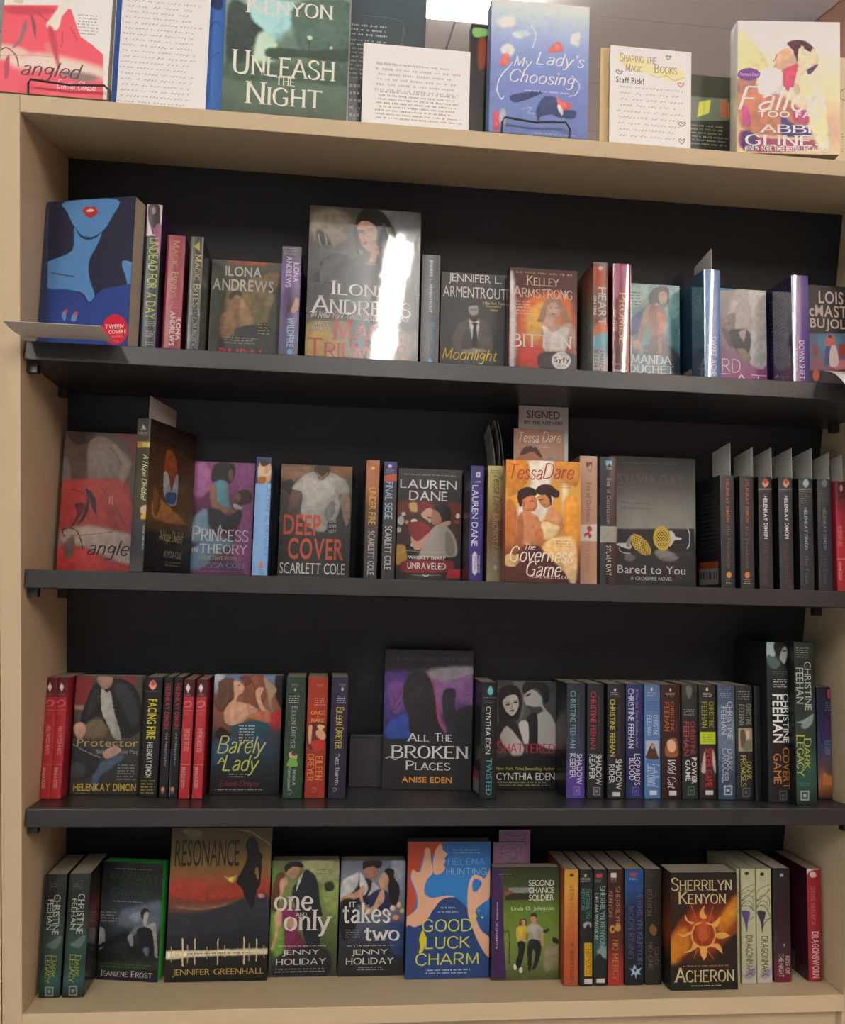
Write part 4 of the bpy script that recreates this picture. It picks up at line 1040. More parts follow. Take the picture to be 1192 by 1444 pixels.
}],
['bookmark_card','postcard with script lettering over a kissing couple, in front of the white signed card','f',2,.6464,.0555,.074,.222,.0006,0,0,'#b09888','#a39b8a',.5,0,0,0,{
'front':[
['g','#a07868','#b08c74','#c8b088','#d0c098','#c8b890'],
['s','#4a2c28',1,'9.5 184.1 13.4 192.3 21.4 197.6 33.6 195.1 41.8 181.4 33.8 175.1 13.6 176.3'],
['s','#a86c50',1,'1.5 175.8 7.5 182 15.5 184.4 27.6 188.9 33.7 185.1 41.8 179.4 54 176.9 1.6 173.8'],
['s','#6a98a8',.6,'58 180.1 57.5 178.9 56 177.9 54 177.5 52 177.8 50.5 178.6 49.9 179.8 50.5 181 51.9 181.9 54 182.3 56 182.1 57.5 181.3'],
['t','a','I','#e8dcd0',0,22.5,209.9,29.9,14.5,'Tessa'],
['t','a','I','#e8dcd0',0,55.9,211.5,28.9,15.5,'Dare'],
['f','#d8c8b8',37.1,197.3,35.4,6,2],
],
}],
['book','peach paperback spine with small red flourish in a white band','s',2,.7714,.06,.0904,.187,.0257,0,0,'#b89480','#a39b8a',.35,0,0,0,{
'spine':[
['g','#c4a490','#c49c84','#bc9480','#c09880','#c49c84'],
['p','#dcd8d0',.2,'-4.8 86 25.7 87 25.8 63.1 -4.7 62.2'],
['s','#b03c44',.4,'10.4 83.5 16.5 83.7 17.6 77.8 13.5 75.7 17.6 70.8 13.6 66.7 11.5 71.6 7.4 68.5 6.4 73.4 11.5 75.6'],
['p','#7a3038',.2,'8.5 177.8 17.6 178.2 17.6 169.1 15.1 175 11 169.2 8.6 172.8'],
['t','s','B','#8a4a48',0,13.3,165.9,7.8,4,'TOR'],
['t','t','S','#6a4a44',1,13,119.1,6.7,57.1,'Eve of Darkness'],
['t','a','L','#8a5c50',1,12,37.6,5.5,42.9,'SYLVIA DAY'],
],
}],
['book','glossy dark grey paperback spine with small blue emblem and a pale scratched band','s',2,.8006,.06,.0904,.187,.0249,0,0,'#2c2e30','#a39b8a',.15,1,0,0,{
'spine':[
['g','#3c3f42','#34373a','#2c2f32','#2e3134','#2c2e30','#1e2022','#1c1e20'],
['p','#a0a298',.2,'0 85 26.1 85.8 26.2 62.2 .1 61.4'],
['l','#3a3a36',.5,.2,'1.8 65.8 7.6 70.1 21.1 79.6'],
['p','#7cb8e0',.2,'8.2 180.9 17.5 181.3 17.5 172.9 13.3 177.8 10.4 172.6 8.2 175.1'],
['t','s','B','#b0b8bc',0,13,169.6,8.5,3.7,'TOR'],
['t','t','S','#a0a8ac',1,12.9,122.1,6.8,66.1,'Eve of Destruction'],
['t','a','S','#d8d8d8',1,12.8,35.5,7.4,43.2,'SYLVIA DAY'],
],
'back':[
['g','#6a6a64','#807e74','#6a6862'],
],
}],
['book','grey paperback cover of two gold cufflinks above white title','f',2,.806,.11,.135,.198,.028,0,0,'#2c2c2c','#a39b8a',.4,0,0,0,{
'front':[
['n',.18,14],
['g','#2c2c2b','#303030','#454542','#6a6b66','#80817b','#8a8b84','#3c3c3a','#28282a','#2a2a2c','#222222'],
['p','#222224',2.1,'12.5 86.8 132.9 90.8 132.6 54.6 12.6 51'],
['s','#7c7a76',2.4,'70.6 54.5 90 56.8 107.7 47 97 39.9 79.3 42.8'],
['s','#6a6866',2.1,'26.6 49.8 40.6 45.1 33.6 38.1 23.1 41.1'],
['s','#d8d8d8',.5,'12.5 64.6 26.6 65.9 31.8 68.7 33.6 58.5 26.6 57.4 12.5 62.1'],
['l','#c8c8c8',1,.5,'14.3 57.9 19.6 51.2 31.8 49.9'],
['s','#8a8a90',.5,'25.7 63.3 30.1 73.7 37.1 79.1 33.6 68.7 31.8 58.4'],
['s','#c4a83c',.3,'33.6 75.5 39.8 79.5 49.4 76 60 66.1 64.7 55.1 61.7 48.7 52.9 49.2 42.4 55.3 35.3 64.5'],
['s','#d0d0d0',.5,'93.7 86 100.8 82.8 102.5 77.7 111.4 76.6 111.1 73.7 101.6 72.5 97.1 65.5 93.6 63.7'],
['s','#c8ac40',.3,'68.9 80.1 73.3 89.7 81.3 92.9 89.3 90.2 94.6 80.9 95 68.9 90 58.5 81.2 55.6 73.2 61.4 68.8 69.8'],
['l','#d8d8d8',1.4,.5,'122.2 91.3 125.7 80.2 124.7 66.4 122 60.3'],
['o','#2a261c',2.39,'37 70.8 36.4 67.5 39.6 66.4 39 63.2 42.2 62.1 41.7 58.9 44.8 57.8 44.3 54.6 47.4 53.5 38 77.3 37.5 74 40.6 72.9 40.1 69.7 43.2 68.6 42.7 65.4 45.8 64.3 45.3 61 48.4 60 47.9 56.7 51.1 55.6 50.5 52.4 53.7 51.3 41.1 76.2 44.3 75.1 43.7 71.9 46.9 70.8 46.4 67.5 49.5 66.5 49 63.2 52.1 62.1 51.6 58.9 54.7 57.8 54.2 54.6 57.3 53.5 56.8 50.2 59.9 49.2 47.4 74 50.6 72.9 50 69.7 53.2 68.6 52.6 65.4 55.8 64.3 55.3 61 58.4 60 57.9 56.7 61 55.6 60.5 52.4 53.7 71.9 56.3 67.5 58.9 63.2 61.5 58.9'],
['o','#2a261c',2.39,'75.8 81.1 73.6 78.5 75.8 76 73.6 73.4 75.7 70.9 73.6 68.3 75.7 65.8 80 86.3 77.9 83.7 80 81.2 77.9 78.6 80 76.1 77.9 73.5 80 71 77.8 68.4 80 65.9 77.8 63.3 79.9 60.8 84.3 86.5 82.2 83.9 84.3 81.4 82.1 78.8 84.3 76.3 82.1 73.6 84.2 71.2 82.1 68.5 84.2 66.1 82.1 63.4 84.2 61 86.4 84 88.5 81.5 86.4 78.9 88.5 76.4 86.4 73.8 88.5 71.3 86.3 68.7 88.5 66.2 86.3 63.6 90.7 79 90.6 73.9 90.6 68.8'],
['f','#5a5a58',62.8,188.3,91.2,4.4,1],
['t','a','S','#5c4c3e',0,65,163.5,105,15.3,'SYLVIA DAY'],
['t','s','S','#4a4a48',0,40.5,126.4,45.6,5.2,'He possessed me'],
['t','s','S','#4a4a48',0,40,119.5,48,4.5,'and obsessed me...'],
['t','t','S','#c8c8c6',0,65.5,26.4,105.6,12.2,'Bared to You'],
['t','s','S','#c0c0be',0,65.2,13.2,64.9,5.6,'A CROSSFIRE NOVEL'],
],
}],
['book','black spine with orange lettering, leftmost of the black spines, back-cover print and barcode showing','s',2,.9793,.06,.0947,.167,.0213,0,0,'#2a2b2e','#a39b8a',.35,0,0,0,{
'spine':[
['g','#383a3c','#34363a','#34363a'],
['t','a','B','#b0602c',1,10.7,129.2,4.7,63.1,'HELENKAY DIMON'],
['t','t','L','#8a6450',1,11.6,60.2,6.3,62.9,'the Pretender'],
['s','#d89048',.4,'15.3 20.1 14.8 17.7 13.5 16 11.7 15.3 9.9 15.9 8.6 17.6 8.1 19.9 8.6 22.2 10 23.9 11.8 24.6 13.6 24 14.8 22.4'],
['f','#c0c0a0',11.9,10.9,9.9,8.5,3],
],
'back':[
['g','#1c1c1f','#1c1c1f'],
['f','#44464a',47.8,99.5,77.1,92.6,14],
['p','#9a4a28',.2,'17.4 41 86.2 40 86 29.9 17.2 30.4'],
['p','#8a8a8a',.2,'17.2 30.4 86 29.9 85.4 6.6 16.7 5.9'],
['p','#3a3a3a',.3,'22.2 25.9 26.4 25.8 26.1 15.2 22 15.3'],
['p','#3a3a3a',.3,'31.3 25.6 37.2 25.4 37 14.9 31.1 15.1'],
['p','#3a3a3a',.3,'44.2 25.2 48.2 25 48 14.6 44 14.7'],
['p','#3a3a3a',.3,'53 24.9 60.5 24.6 60.2 14.3 52.8 14.5'],
['p','#3a3a3a',.3,'69.3 24.3 73.2 24.2 72.9 14 69.1 14.1'],
['p','#3a3a3a',.3,'77.8 24.1 81.6 23.9 81.4 13.8 77.6 13.9'],
],
}],
['book','black spine with orange lettering, second of the black spines','s',2,1.0091,.06,.0947,.167,.0213,0,0,'#2a2b2e','#a39b8a',.35,0,0,0,{
'spine':[
['g','#383a3c','#34363a','#34363a'],
['t','a','B','#a45c34',1,11.2,129.5,4.7,63.7,'HELENKAY DIMON'],
['t','t','L','#8a6450',1,10.2,60.6,4.7,63,'the Pretender'],
['s','#c88050',.4,'13.4 20.6 12.9 18.3 11.5 16.6 9.7 15.9 7.9 16.5 6.7 18.1 6.2 20.4 6.7 22.8 8.1 24.5 9.9 25.2 11.7 24.6 13 22.9'],
['f','#c0c0a0',9.6,11.2,9.9,8.5,3],
],
'back':[
['g','#1c1c1f','#1c1c1f'],
['f','#383a3e',85.5,97.2,9,90.2,14],
],
}],
['book','black spine with white lettering and a red flame emblem, third of the black spines','s',2,1.0377,.06,.0947,.167,.0209,0,0,'#2a2b2e','#a39b8a',.35,0,0,0,{
'spine':[
['g','#383a3c','#34363a','#34363a'],
['s','#e0a090',.4,'6 157.2 10.8 164.4 15.9 157.5 10.6 150.7'],
['s','#c04a40',.4,'7.7 159.3 10.8 164 14.2 159.5 10.7 156.3'],
['p','#8a8a8a',.2,'-.2 148.7 21.3 149.9 21.3 148.2 -.2 147'],
['f','#6a6a6a',11.2,145.8,15,2.5,1],
['t','a','B','#e0e0e0',1,10.3,106.5,6,63.6,'HELENKAY DIMON'],
['t','t','L','#7a4048',1,10.1,37,7,61.9,'the Enforcer'],
],
'back':[
['g','#1c1c1f','#1c1c1f'],
['p','#8a8a8a',.2,'135.8 27.6 144.5 28.3 143.7 5 135 4.7'],
],
}],
['book','black spine with white lettering and a red flame emblem, fourth of the black spines','s',2,1.0696,.06,.0947,.167,.0217,0,0,'#2a2b2e','#a39b8a',.35,0,0,0,{
'spine':[
['g','#383a3c','#34363a','#34363a'],
['s','#e0a090',.4,'7.1 158.4 12 165.6 17 158.8 11.7 151.9'],
['s','#c04a40',.4,'8.9 160.5 12 165.2 15.4 160.8 11.8 157.5'],
['p','#8a8a8a',.2,'.9 149.5 23.2 150.7 23.1 149.5 .9 148.2'],
['f','#6a6a6a',12.3,147,15.1,2.5,1],
['t','a','B','#e0e0e0',1,11.7,107.6,6,63.8,'HELENKAY DIMON'],
['t','t','L','#7a4048',1,11.6,37.9,7.1,62.1,'the Enforcer'],
],
'back':[
['g','#1c1c1f','#1c1c1f'],
['p','#8a8a8a',.2,'136.3 27.5 142.4 28.3 141.5 5.8 135.5 5.5'],
],
}],
['book','black spine with pale grey-blue lettering and emblem, fifth of the black spines','s',2,1.1015,.06,.0947,.167,.0218,0,0,'#2a2b2e','#a39b8a',.35,0,0,0,{
'spine':[
['g','#383a3c','#34363a','#34363a'],
['s','#a8bcc4',.4,'6.5 159.6 11.4 166.4 16.1 159.9 11.1 153.1'],
['p','#8a8a8a',.2,'.7 150.6 21.8 151.9 21.7 150.6 .7 149.4'],
['f','#787878',11.1,138.3,18.4,20.1,6],
['t','a','B','#8ca0a8',1,9.9,91.2,5,63.2,'HELENKAY DIMON'],
['t','t','L','#707478',1,10,30.1,6.5,42.8,'the Fixer'],
],
'back':[
['g','#1c1c1f','#1c1c1f'],
],
}],
['book','black spine with the dimmest grey lettering, just left of the last red spine','s',2,1.1308,.06,.0947,.167,.0223,0,0,'#2a2b2e','#a39b8a',.35,0,0,0,{
'spine':[
['g','#34363a','#303236','#303236'],
['s','#6c747a',.4,'7.2 160.7 12.1 167.2 16.4 161.1 11.8 154.2'],
['f','#54565a',11.6,140.1,18.5,20.8,6],
['t','a','B','#707a80',1,10.6,92.2,4.8,63.3,'HELENKAY DIMON'],
['t','t','L','#54585c',1,10.6,30.9,6.5,42.9,'the Fixer'],
],
'back':[
['g','#1c1c1f','#1c1c1f'],
],
}],
['book','bright red thin paperback spine at the right end of the middle black shelf','s',2,1.1557,.055,.1004,.164,.0207,0,0,'#9c2834','#a39b8a',.35,0,0,0,{
'spine':[
['g','#4a2024','#5a2028','#98283a','#b02838','#b42a38','#b42c38','#b02a36','#a82834'],
['s','#c8b0b0',.2,'6.4 153.8 8.7 159 10.8 153.9 8.4 148.2'],
['f','#a06870',8.4,144.2,7.6,2.7,2],
['l','#e08088',.4,.2,'5.4 132 8.7 135.2 11.9 132.2 8.6 128.3'],
['t','t','S','#d89098',1,5.2,81.5,6.5,30.8,'NO ORDINARY HERO'],
['p','#d88890',.2,'0 48.3 11.9 48.7 11.9 47.4 0 47.1'],
['t','a','S','#e0b0b0',1,4.2,29.8,3.7,27.5,'RACHEL DODD'],
],
}],
['book','first of the two thin red spines at the left end of the third shelf','s',3,.0146,.0595,.0955,.166,.0138,0,0,'#9c2834','#a39b8a',.35,0,0,0,{
'spine':[
['p','#5a1c24',0,'-16.1 168.4 12.8 168.8 14.7 139.2 -14.2 138.8'],
['p','#a82c34',.2,'-14.2 138.8 14.7 139.2 23.7 -4.4 -4.8 -4.4'],
['p','#e4dcdc',.2,'1.3 152.6 3.8 158.8 7.1 152.7 4.6 146'],
['f','#b09090',4.8,142.8,10.6,3.4,2],
['l','#e88890',1,.2,'.3 130.4 2.5 133.6 7.8 134.2 10.4 130.5 7 126.8 1.5 126.3'],
['p','#d07880',.2,'-2.2 121.3 11 121.4 11 120.7 -2.2 120.6'],
['f','#c86870',4.1,116.5,9.6,4.9,2],
['t','t','S','#d8a0a0',1,6.2,80.1,5.3,38.5,'HOLLYWOOD HEARTS'],
['p','#d07880',.2,'-1.5 46.7 12.1 46.8 12.2 46.1 -1.4 46'],
['t','a','S','#e0b0b0',1,3.7,28.7,4.3,27.8,'BRENDA DODD'],
],
}],
['book','second of the two thin red spines at the left end of the third shelf','s',3,.0287,.0595,.0955,.166,.0144,0,0,'#9c2834','#a39b8a',.35,0,0,0,{
'spine':[
['p','#5a1c24',0,'-15.2 168.6 16.2 169 18.1 139.4 -13.3 139'],
['p','#a82c34',.2,'-13.3 139 18.1 139.4 27 -4.4 -4.1 -4.4'],
['p','#e4dcdc',.2,'3.7 152.8 6.2 159 9.5 152.9 7 146.2'],
['f','#b09090',7.2,143,10.6,3.4,2],
['l','#e88890',1,.2,'2.2 130.6 4.4 133.8 9.7 134.4 12.3 130.7 9.2 127 3.4 126.4'],
['p','#d07880',.2,'.4 121.5 13.9 121.6 13.9 120.9 .4 120.7'],
['f','#c86870',6.9,116.6,9.6,4.9,2],
['t','t','S','#d8a0a0',1,8.6,79.8,5,37.8,'HOLLYWOOD HEARTS'],
['p','#d07880',.2,'1 46.8 14.2 46.9 14.2 46.1 1.1 46.1'],
['t','a','S','#e0b0b0',1,6.2,28.8,4.8,27.8,'BRENDA DODD'],
],
}],
['book','cover of a man in a black leather jacket on a motorcycle, yellow author capitals','f',3,.0325,.088,.0935,.167,.024,0,0,'#38362f','#a39b8a',.35,0,0,0,{
'front':[
['n',.15,8],
['g','#4a4038','#54463c','#4a443c','#444038','#34342f','#2e2e2c','#2c2c2c'],
['p','#7a2e2c',1,'-.7 165.6 22.8 165.9 25.3 124.2 .6 123.9'],
['p','#7a2e2c',1,'62.8 166.5 82.8 166.8 84 145.2 66.4 147.5'],
['p','#8c8272',1,'-.8 125.2 25.3 124.2 25.6 119.2 -.4 118.9'],
['s','#4a3c34',1.2,'-10.6 164.1 -.7 164.3 -1.3 134 -8.7 133.9'],
['s','#6a5c48',1.5,'14.7 93.9 31.4 105.4 46.6 99.2 45.2 81.7 18.1 78.9'],
['s','#2a2a2a',2,'-8.8 116.3 -1.6 118.9 3.3 78.8 -5.9 68.8'],
['s','#1c1c1e',1.2,'9.2 103.9 19.3 141.8 28.4 155.8 43 162.4 65.5 162.7 83.8 150.3 93.9 125 94.3 94.6 85 82 70.2 79.3 57 91.8 46.9 94.2 36.1 109.2 21.6 104 16.9 99'],
['s','#303236',1.2,'53.7 149.9 68.4 155.1 84.6 135 91.3 104.7 81.8 94.5 70.7 114.6'],
['s','#2c2e32',1,'22.1 136.8 28.8 149.5 34.7 134.4 25.8 116.7 16.6 104'],
['s','#a4a49c',1,'35.8 148.3 44.1 143.4 49 144.7 55.6 117 67.7 79.3 57.7 79.2 46.6 99.2 38.2 116.8'],
['s','#a07c6c',1,'29.1 164.7 50.3 165 49.7 154.9 43.8 148.5 34.9 150.9'],
['s','#b89484',1,'.4 93.8 4.5 100.1 14.4 98.9 18 88.9 13.2 78.9 4.4 81.3'],
['s','#b49080',1,'42.9 56.6 48.7 64.1 60.9 66.7 68.7 61.8 59.2 53 49.5 49.2'],
['s','#46576c',1.7,'31 29.2 39.9 44.1 69 56.8 71.9 49.3 55.2 36.7 41.1 24.2 36.9 11.8 30.6 14.3'],
['s','#24262a',2,'-1.3 73.8 29.2 59 39.9 44.1 26.3 24.2 -3.1 24.1'],
['l','#8c8c8c',1,.5,'.2 70.1 16.7 61.4 39.5 51.6'],
['s','#3c3e40',1.5,'20.8 34.1 19.5 27.9 15.3 23.3 9.3 21.6 3 23.3 -1.7 27.8 -3.7 34 -2.5 40.2 1.7 44.8 7.8 46.4 14 44.8 18.8 40.3'],
['t','t','S','#a89060',0,49.1,72.3,85.1,11.3,'Protector'],
['t','s','S','#8c9098',0,63.2,59.2,58.4,7.5,'Seduction Role Play'],
['f','#888884',77.9,31.2,27.3,23.7,6],
['t','a','B','#b49a3c',0,48.6,10.2,86.4,10.7,'HELENKAY DIMON'],
['f','#888880',17.2,1.9,20.9,2.5,1],
],
}],
['book','black spine with tall yellow title and white author name, beside the motorcycle cover','s',3,.1561,.0745,.0802,.167,.0244,0,0,'#1c1c1e','#a39b8a',.35,0,0,0,{
'spine':[
['g','#1c1c1e','#1a1a1c'],
['s','#e8a090',.5,'5.9 155.6 11 163.2 16.4 155.7 11.7 149.4'],
['s','#c84a40',.5,'8 157.4 11 162.7 14.8 157.5 11.4 154.4'],
['p','#5a5a5a',.2,'.4 147.2 22.3 148 22.3 147.2 .4 146.4'],
['t','t','B','#c8c030',1,12.2,108.2,12.4,55.9,'FACING FIRE'],
['t','a','B','#c8c8c4',1,11.5,51.1,7.9,48.4,'HELENKAY DIMON'],
['f','#a8a030',11.4,13.7,21,20.5,5],
],
}],
['book','thin black spine with red capitals, left one of the pair beside the yellow-titled spine','s',3,.172,.069,.0855,.168,.0124,0,0,'#1a1a1c','#a39b8a',.35,0,0,0,{
'spine':[
['g','#1a1a1c','#18181a'],
['p','#6a2428',.2,'-2 155.1 -1 155.1 -2.9 77.5 -3.9 77.5'],
['p','#a8a030',.2,'-3.4 67.6 -1.9 67.6 -1.5 50.8 -3 50.8'],
['t','a','B','#9c3038',1,6,127.2,6.7,63.4,'HELENKAY DIMON'],
['t','t','L','#b0b0b0',1,6.8,66.7,4.5,47.7,'the Negotiator'],
['s','#c08070',.5,'7.9 11.3 7.7 9.6 6.9 8.3 5.7 7.9 4.4 8.3 3.4 9.6 3 11.3 3.3 13 4.1 14.3 5.3 14.7 6.6 14.3 7.5 13'],
['f','#a0a0a0',5.9,6.1,6.2,3.4,2],
],
}],
['book','thin black spine with red capitals, right one of the pair beside the yellow-titled spine','s',3,.186,.069,.0855,.168,.0124,0,0,'#1a1a1c','#a39b8a',.35,0,0,0,{
'spine':[
['g','#1a1a1c','#18181a'],
['p','#8c8c8c',.2,'-3.1 167.9 -2.4 167.9 1.4 1 .7 1'],
['t','a','B','#9c3038',1,5.7,127.3,6.5,63.5,'HELENKAY DIMON'],
['t','t','L','#b0b0b0',1,6.1,67.4,3.7,46.5,'the Negotiator'],
['s','#c08070',.5,'7.3 11.3 7.1 9.6 6.2 8.3 5 7.9 3.8 8.3 2.8 9.6 2.4 11.3 2.6 13 3.5 14.3 4.7 14.8 5.9 14.3 6.9 13.1'],
['f','#a0a0a0',5.4,6.2,6.4,3.4,2],
],
}],
['book','thin red spine left of its twin, between the black pair and the red-haired embrace cover','s',3,.2029,.062,.093,.166,.0145,0,0,'#9c2834','#a39b8a',.35,0,0,0,{
'spine':[
['p','#4a1c22',0,'-8.4 168.6 16.6 169 17.9 141.3 -7 141'],
['p','#a82c34',.2,'-11.9 141 17.9 141.3 25 -4.9 -4.6 -4.9'],
['p','#e4dcdc',.2,'2.8 153.7 5.5 160 8.8 153.8 6.2 146.7'],
['f','#b09090',6.1,143.9,9.5,3.5,2],
['l','#e88890',1,.2,'1.5 131.1 3.8 134.1 8.7 134.9 11.4 131.2 8.6 127.7 2.7 127.1'],
['p','#d07880',.2,'.2 122.4 13.3 122.5 13.4 121.7 .2 121.6'],
['f','#c86870',6.4,117.4,9.4,5,2],
['t','t','S','#d8a0a0',1,7.2,81.4,7.4,32.2,'TEMPTED BY THE HERO'],
['p','#d07880',.2,'-.3 47.2 13.1 47.2 13.1 46.5 -.2 46.4'],
['t','a','S','#e0b0b0',1,5.1,28.8,4.9,28.3,'BRENDA DODD'],
],
}],
['book','thin red spine right of its twin, touching the red-haired embrace cover','s',3,.2209,.062,.093,.166,.0143,0,0,'#9c2834','#a39b8a',.35,0,0,0,{
'spine':[
['p','#4a1c22',0,'-9.1 168.8 18.4 169.2 19.7 141.6 -7.8 141.2'],
['p','#a82c34',.2,'-10.3 141.2 19.7 141.6 26.5 -4.9 -3.1 -4.9'],
['p','#e4dcdc',.2,'2.6 153.9 5.3 160.2 8.6 154 5.9 146.9'],
['f','#b09090',6.3,144.2,9.5,3.5,2],
['l','#e88890',1,.2,'1.7 131.3 4 134.4 9.5 135.2 11.6 131.4 8.3 127.9 2.9 127.3'],
['p','#d07880',.2,'.1 122.6 13.1 122.7 13.1 121.9 .1 121.8'],
['f','#c86870',6.3,117.6,10,5,2],
['t','t','S','#d8a0a0',1,7.2,80.9,6.7,33.5,'SOMETHING ABOUT YOU'],
['p','#d07880',.2,'.3 47.3 13.7 47.3 13.7 46.6 .3 46.5'],
['t','a','S','#e0b0b0',1,5.1,28.9,4.9,28.3,'BRENDA DODD'],
],
}],
['book','paperback cover of a red-haired woman embraced on a ball gown, yellow script title on black','f',3,.2275,.09,.0985,.171,.026,0,0,'#22262c','#a39b8a',.35,0,0,0,{
'front':[
['n',.15,8],
['g','#5a7aa0','#6a4a3c','#8a5a48','#7a4c40','#3a3c40','#26384a','#1e2830','#181a1c','#161618'],
['s','#a8b8c8',1.7,'-2 170.9 15.1 171.1 7.3 153.8 1.4 143'],
['s','#181418',1.7,'88.4 170.1 101.4 170.3 103.4 118.5 89.6 139.9'],
['s','#7c4a38',1.1,'41 167.2 47.3 170.5 68.9 170.9 76 154.8 72.7 131.1 68.7 122.4 55.7 126.6 42.6 130.7 44.2 143.6'],
['s','#a08868',1.1,'71.2 167.7 80.1 161.3 90.3 150.7 83.4 133.3 88.3 118.4 81.7 122.6 76.5 144'],
['s','#6a3a2c',.8,'34.5 168.2 47.4 169.5 54.2 160.9 45.9 154.4 41.3 160.8'],
['s','#5c4030',1.3,'5 158.1 15.3 165.8 27.2 164.9 30.9 154.2 29.4 139.1 21.3 128.3 15.4 117.6 4.5 121.7 .8 132.3 7.7 145.3'],
['s','#c89c80',1.1,'27.4 160.6 34.8 161.7 42.7 154.3 42 145.7 35.7 141.3 33.9 132.7 51.3 128.7 64.5 120.2 54.2 111.6 43.8 102.9 29.1 97.5 18.2 102.7 15.4 117.6 21.3 128.3 29.4 139.1'],
['s','#cda184',.8,'63.2 152.4 71.8 152.6 68 139.6 73 124.6 84.1 116.2 80 111.8 66.5 124.6 60.4 141.7'],
['s','#a8684c',1.1,'52 111.6 64.6 118.1 81.8 118.3 86.6 107.6 78.2 101.1 63 105.2'],
['s','#a82c30',1.3,'84.1 116.2 103.4 118.5 104.4 94.9 87 96.9'],
['l','#5c3a2c',.8,.4,'9.5 153.9 8 138.8 13 123.9'],
['l','#7c5840',.8,.4,'17.7 160.4 20.5 145.4 19.1 130.4'],
['l','#3c2820',.8,.4,'28.3 139.1 19.3 126.2 14.3 117.6'],
['s','#5a3028',.3,'33.4 155.9 37.2 156.4 36.8 154.7'],
['l','#a05848',.6,.2,'41.7 151.1 43.9 149.6'],
['l','#8a5038',.8,.4,'49.1 128.6 51.9 113.7 43.8 102.9'],
['l','#8a5844',.6,.2,'64.3 151.4 65.7 143.9'],
['l','#8a5844',.6,.2,'67.1 152.5 67.9 143.9'],
['l','#5c3424',1.1,.4,'51.9 165.2 58.9 152.4 57.3 139.5'],
['s','#7a4432',1.3,'7.6 100.5 20.5 98.4 25.3 87.9 14.8 83.5 7.1 89.8'],
['s','#1f4a58',1.5,'25 94.2 39.6 100.8 60.9 105.2 78.2 101.1 83.1 88.3 66.1 81.8 44.6 83.8'],
['s','#28486a',2.5,'2.6 70.7 16.9 83.5 36.3 79.4 24.5 58.2 4 41.2'],
['s','#2c3c5a',2.5,'51.4 75.3 72.6 81.9 83.8 71.3 71.6 54.2'],
['s','#121416',2.1,'12.1 96.2 27.6 83.6 15.2 75 4.2 83.4'],
['f','#c8c8b8',50.4,87,24.6,25.5,6],
['t','t','I','#b8c060',0,43.2,67.3,70.4,32.9,'Barely'],
['t','t','R','#b8c060',0,15.6,47.8,14.4,8.9,'A'],
['t','t','I','#b8c060',0,43.3,41.4,53.2,29.6,'Lady'],
['f','#b0b0a8',41.8,26.9,29.8,7,2],
['t','a','I','#8c3040',0,42.5,14.6,57.8,10.5,'Eileen Dreyer'],
['f','#a8a8a8',42.1,6.9,71.1,3.6,1],
],
}],
['book','dark green paperback spine with grey capitals and a tiny green-gowned figure','s',3,.3607,.0645,.0894,.171,.0276,0,0,'#24382a','#a39b8a',.35,0,0,0,{
'spine':[
['g','#2c3e30','#2a3e2e','#283c2c','#2a4430','#284530'],
['s','#b8a088',.6,'7 62.8 13.7 65.4 19.3 58.7 16.3 52.4 9.9 54.5'],
['s','#5a3424',.6,'10.6 64.5 15.8 65.4 17.1 60.8 12.2 59.7'],
['s','#6aa048',.8,'4.8 48.2 9.8 56.6 17.3 54.5 19.8 45.1 6 45.1'],
['f','#a8b0a8',12.8,159.6,11.7,4.7,3],
['s','#a8b0a8',.4,'13.8 153 13.7 151.9 13.2 151.2 12.6 150.9 11.9 151.1 11.5 151.9 11.2 153 11.4 154 11.8 154.8 12.4 155.1 13.1 154.8 13.6 154.1'],
['f','#b8c0b8',12.5,139.3,18.1,12.1,4],
['t','a','C','#90989c',1,12.8,99.6,8.5,61,'Eileen Dreyer'],
['t','t','C','#b8b8b8',1,15.7,29,4.6,21.8,'Never A'],
['t','t','C','#b8b8b8',1,8.6,27.9,4.6,30.1,'Gentleman'],
['l','#b8b8b8',.6,.2,'7.3 10.8 10.5 11.8 12.7 9.1 10.1 5.6 7.5 6.6'],
],
}],
['book','brick red paperback spine with an embracing couple in its middle and gold capitals','s',3,.3926,.0665,.0874,.171,.0284,0,0,'#8c3024','#a39b8a',.35,0,0,0,{
'spine':[
['g','#94341f','#98341f','#90302a','#8c3024','#983428'],
['s','#5a2420',1.1,'2.4 102.6 27 105 27.1 71.2 2.5 71.1'],
['s','#c89c78',.8,'2.5 100.5 7.8 101.6 7.3 87.9 6.6 77.4 3.3 78.4'],
['s','#c89c78',.8,'13.4 94.3 21.9 96.5 27.6 88.1 24.6 81.7 15.9 85.9'],
['s','#d8b088',.6,'15.3 102.8 21.7 103.2 26.1 100.7 21.9 96.5 16.5 97.5'],
['s','#b03028',1.1,'7.6 79.5 24.6 81.7 25 69.1 12.3 66.9'],
['f','#c8a080',18.1,159.7,11.8,4.3,3],
['f','#d0a890',17.8,136.2,16.1,11.7,4],
['t','t','R','#e0a050',0,15.6,120.5,20.4,5.9,'ONCE'],
['t','t','R','#e0a050',0,15.6,114.8,3.6,2.1,'A'],
['t','t','R','#e0a050',0,15.7,109.4,19.3,5.7,'RAKE'],
['t','a','R','#d88c3c',1,19.3,42.3,10.7,34.5,'EILEEN'],
['t','a','R','#d88c3c',1,7.4,42.8,9.8,38.9,'DREYER'],
['l','#c8a080',.6,.2,'9.5 13.6 14.1 14.6 16.4 11.5 12.7 8.4 10.1 10'],
],
}],
['book','navy paperback spine with yellow and white lettering, just left of the dark empty gap','s',3,.4226,.0645,.0892,.172,.0245,0,0,'#26243c','#a39b8a',.35,0,0,0,{
'spine':[
['g','#2c2a40','#2a2440','#262236','#242236','#262438'],
['f','#a8a8b8',16,160.5,10.8,4.7,3],
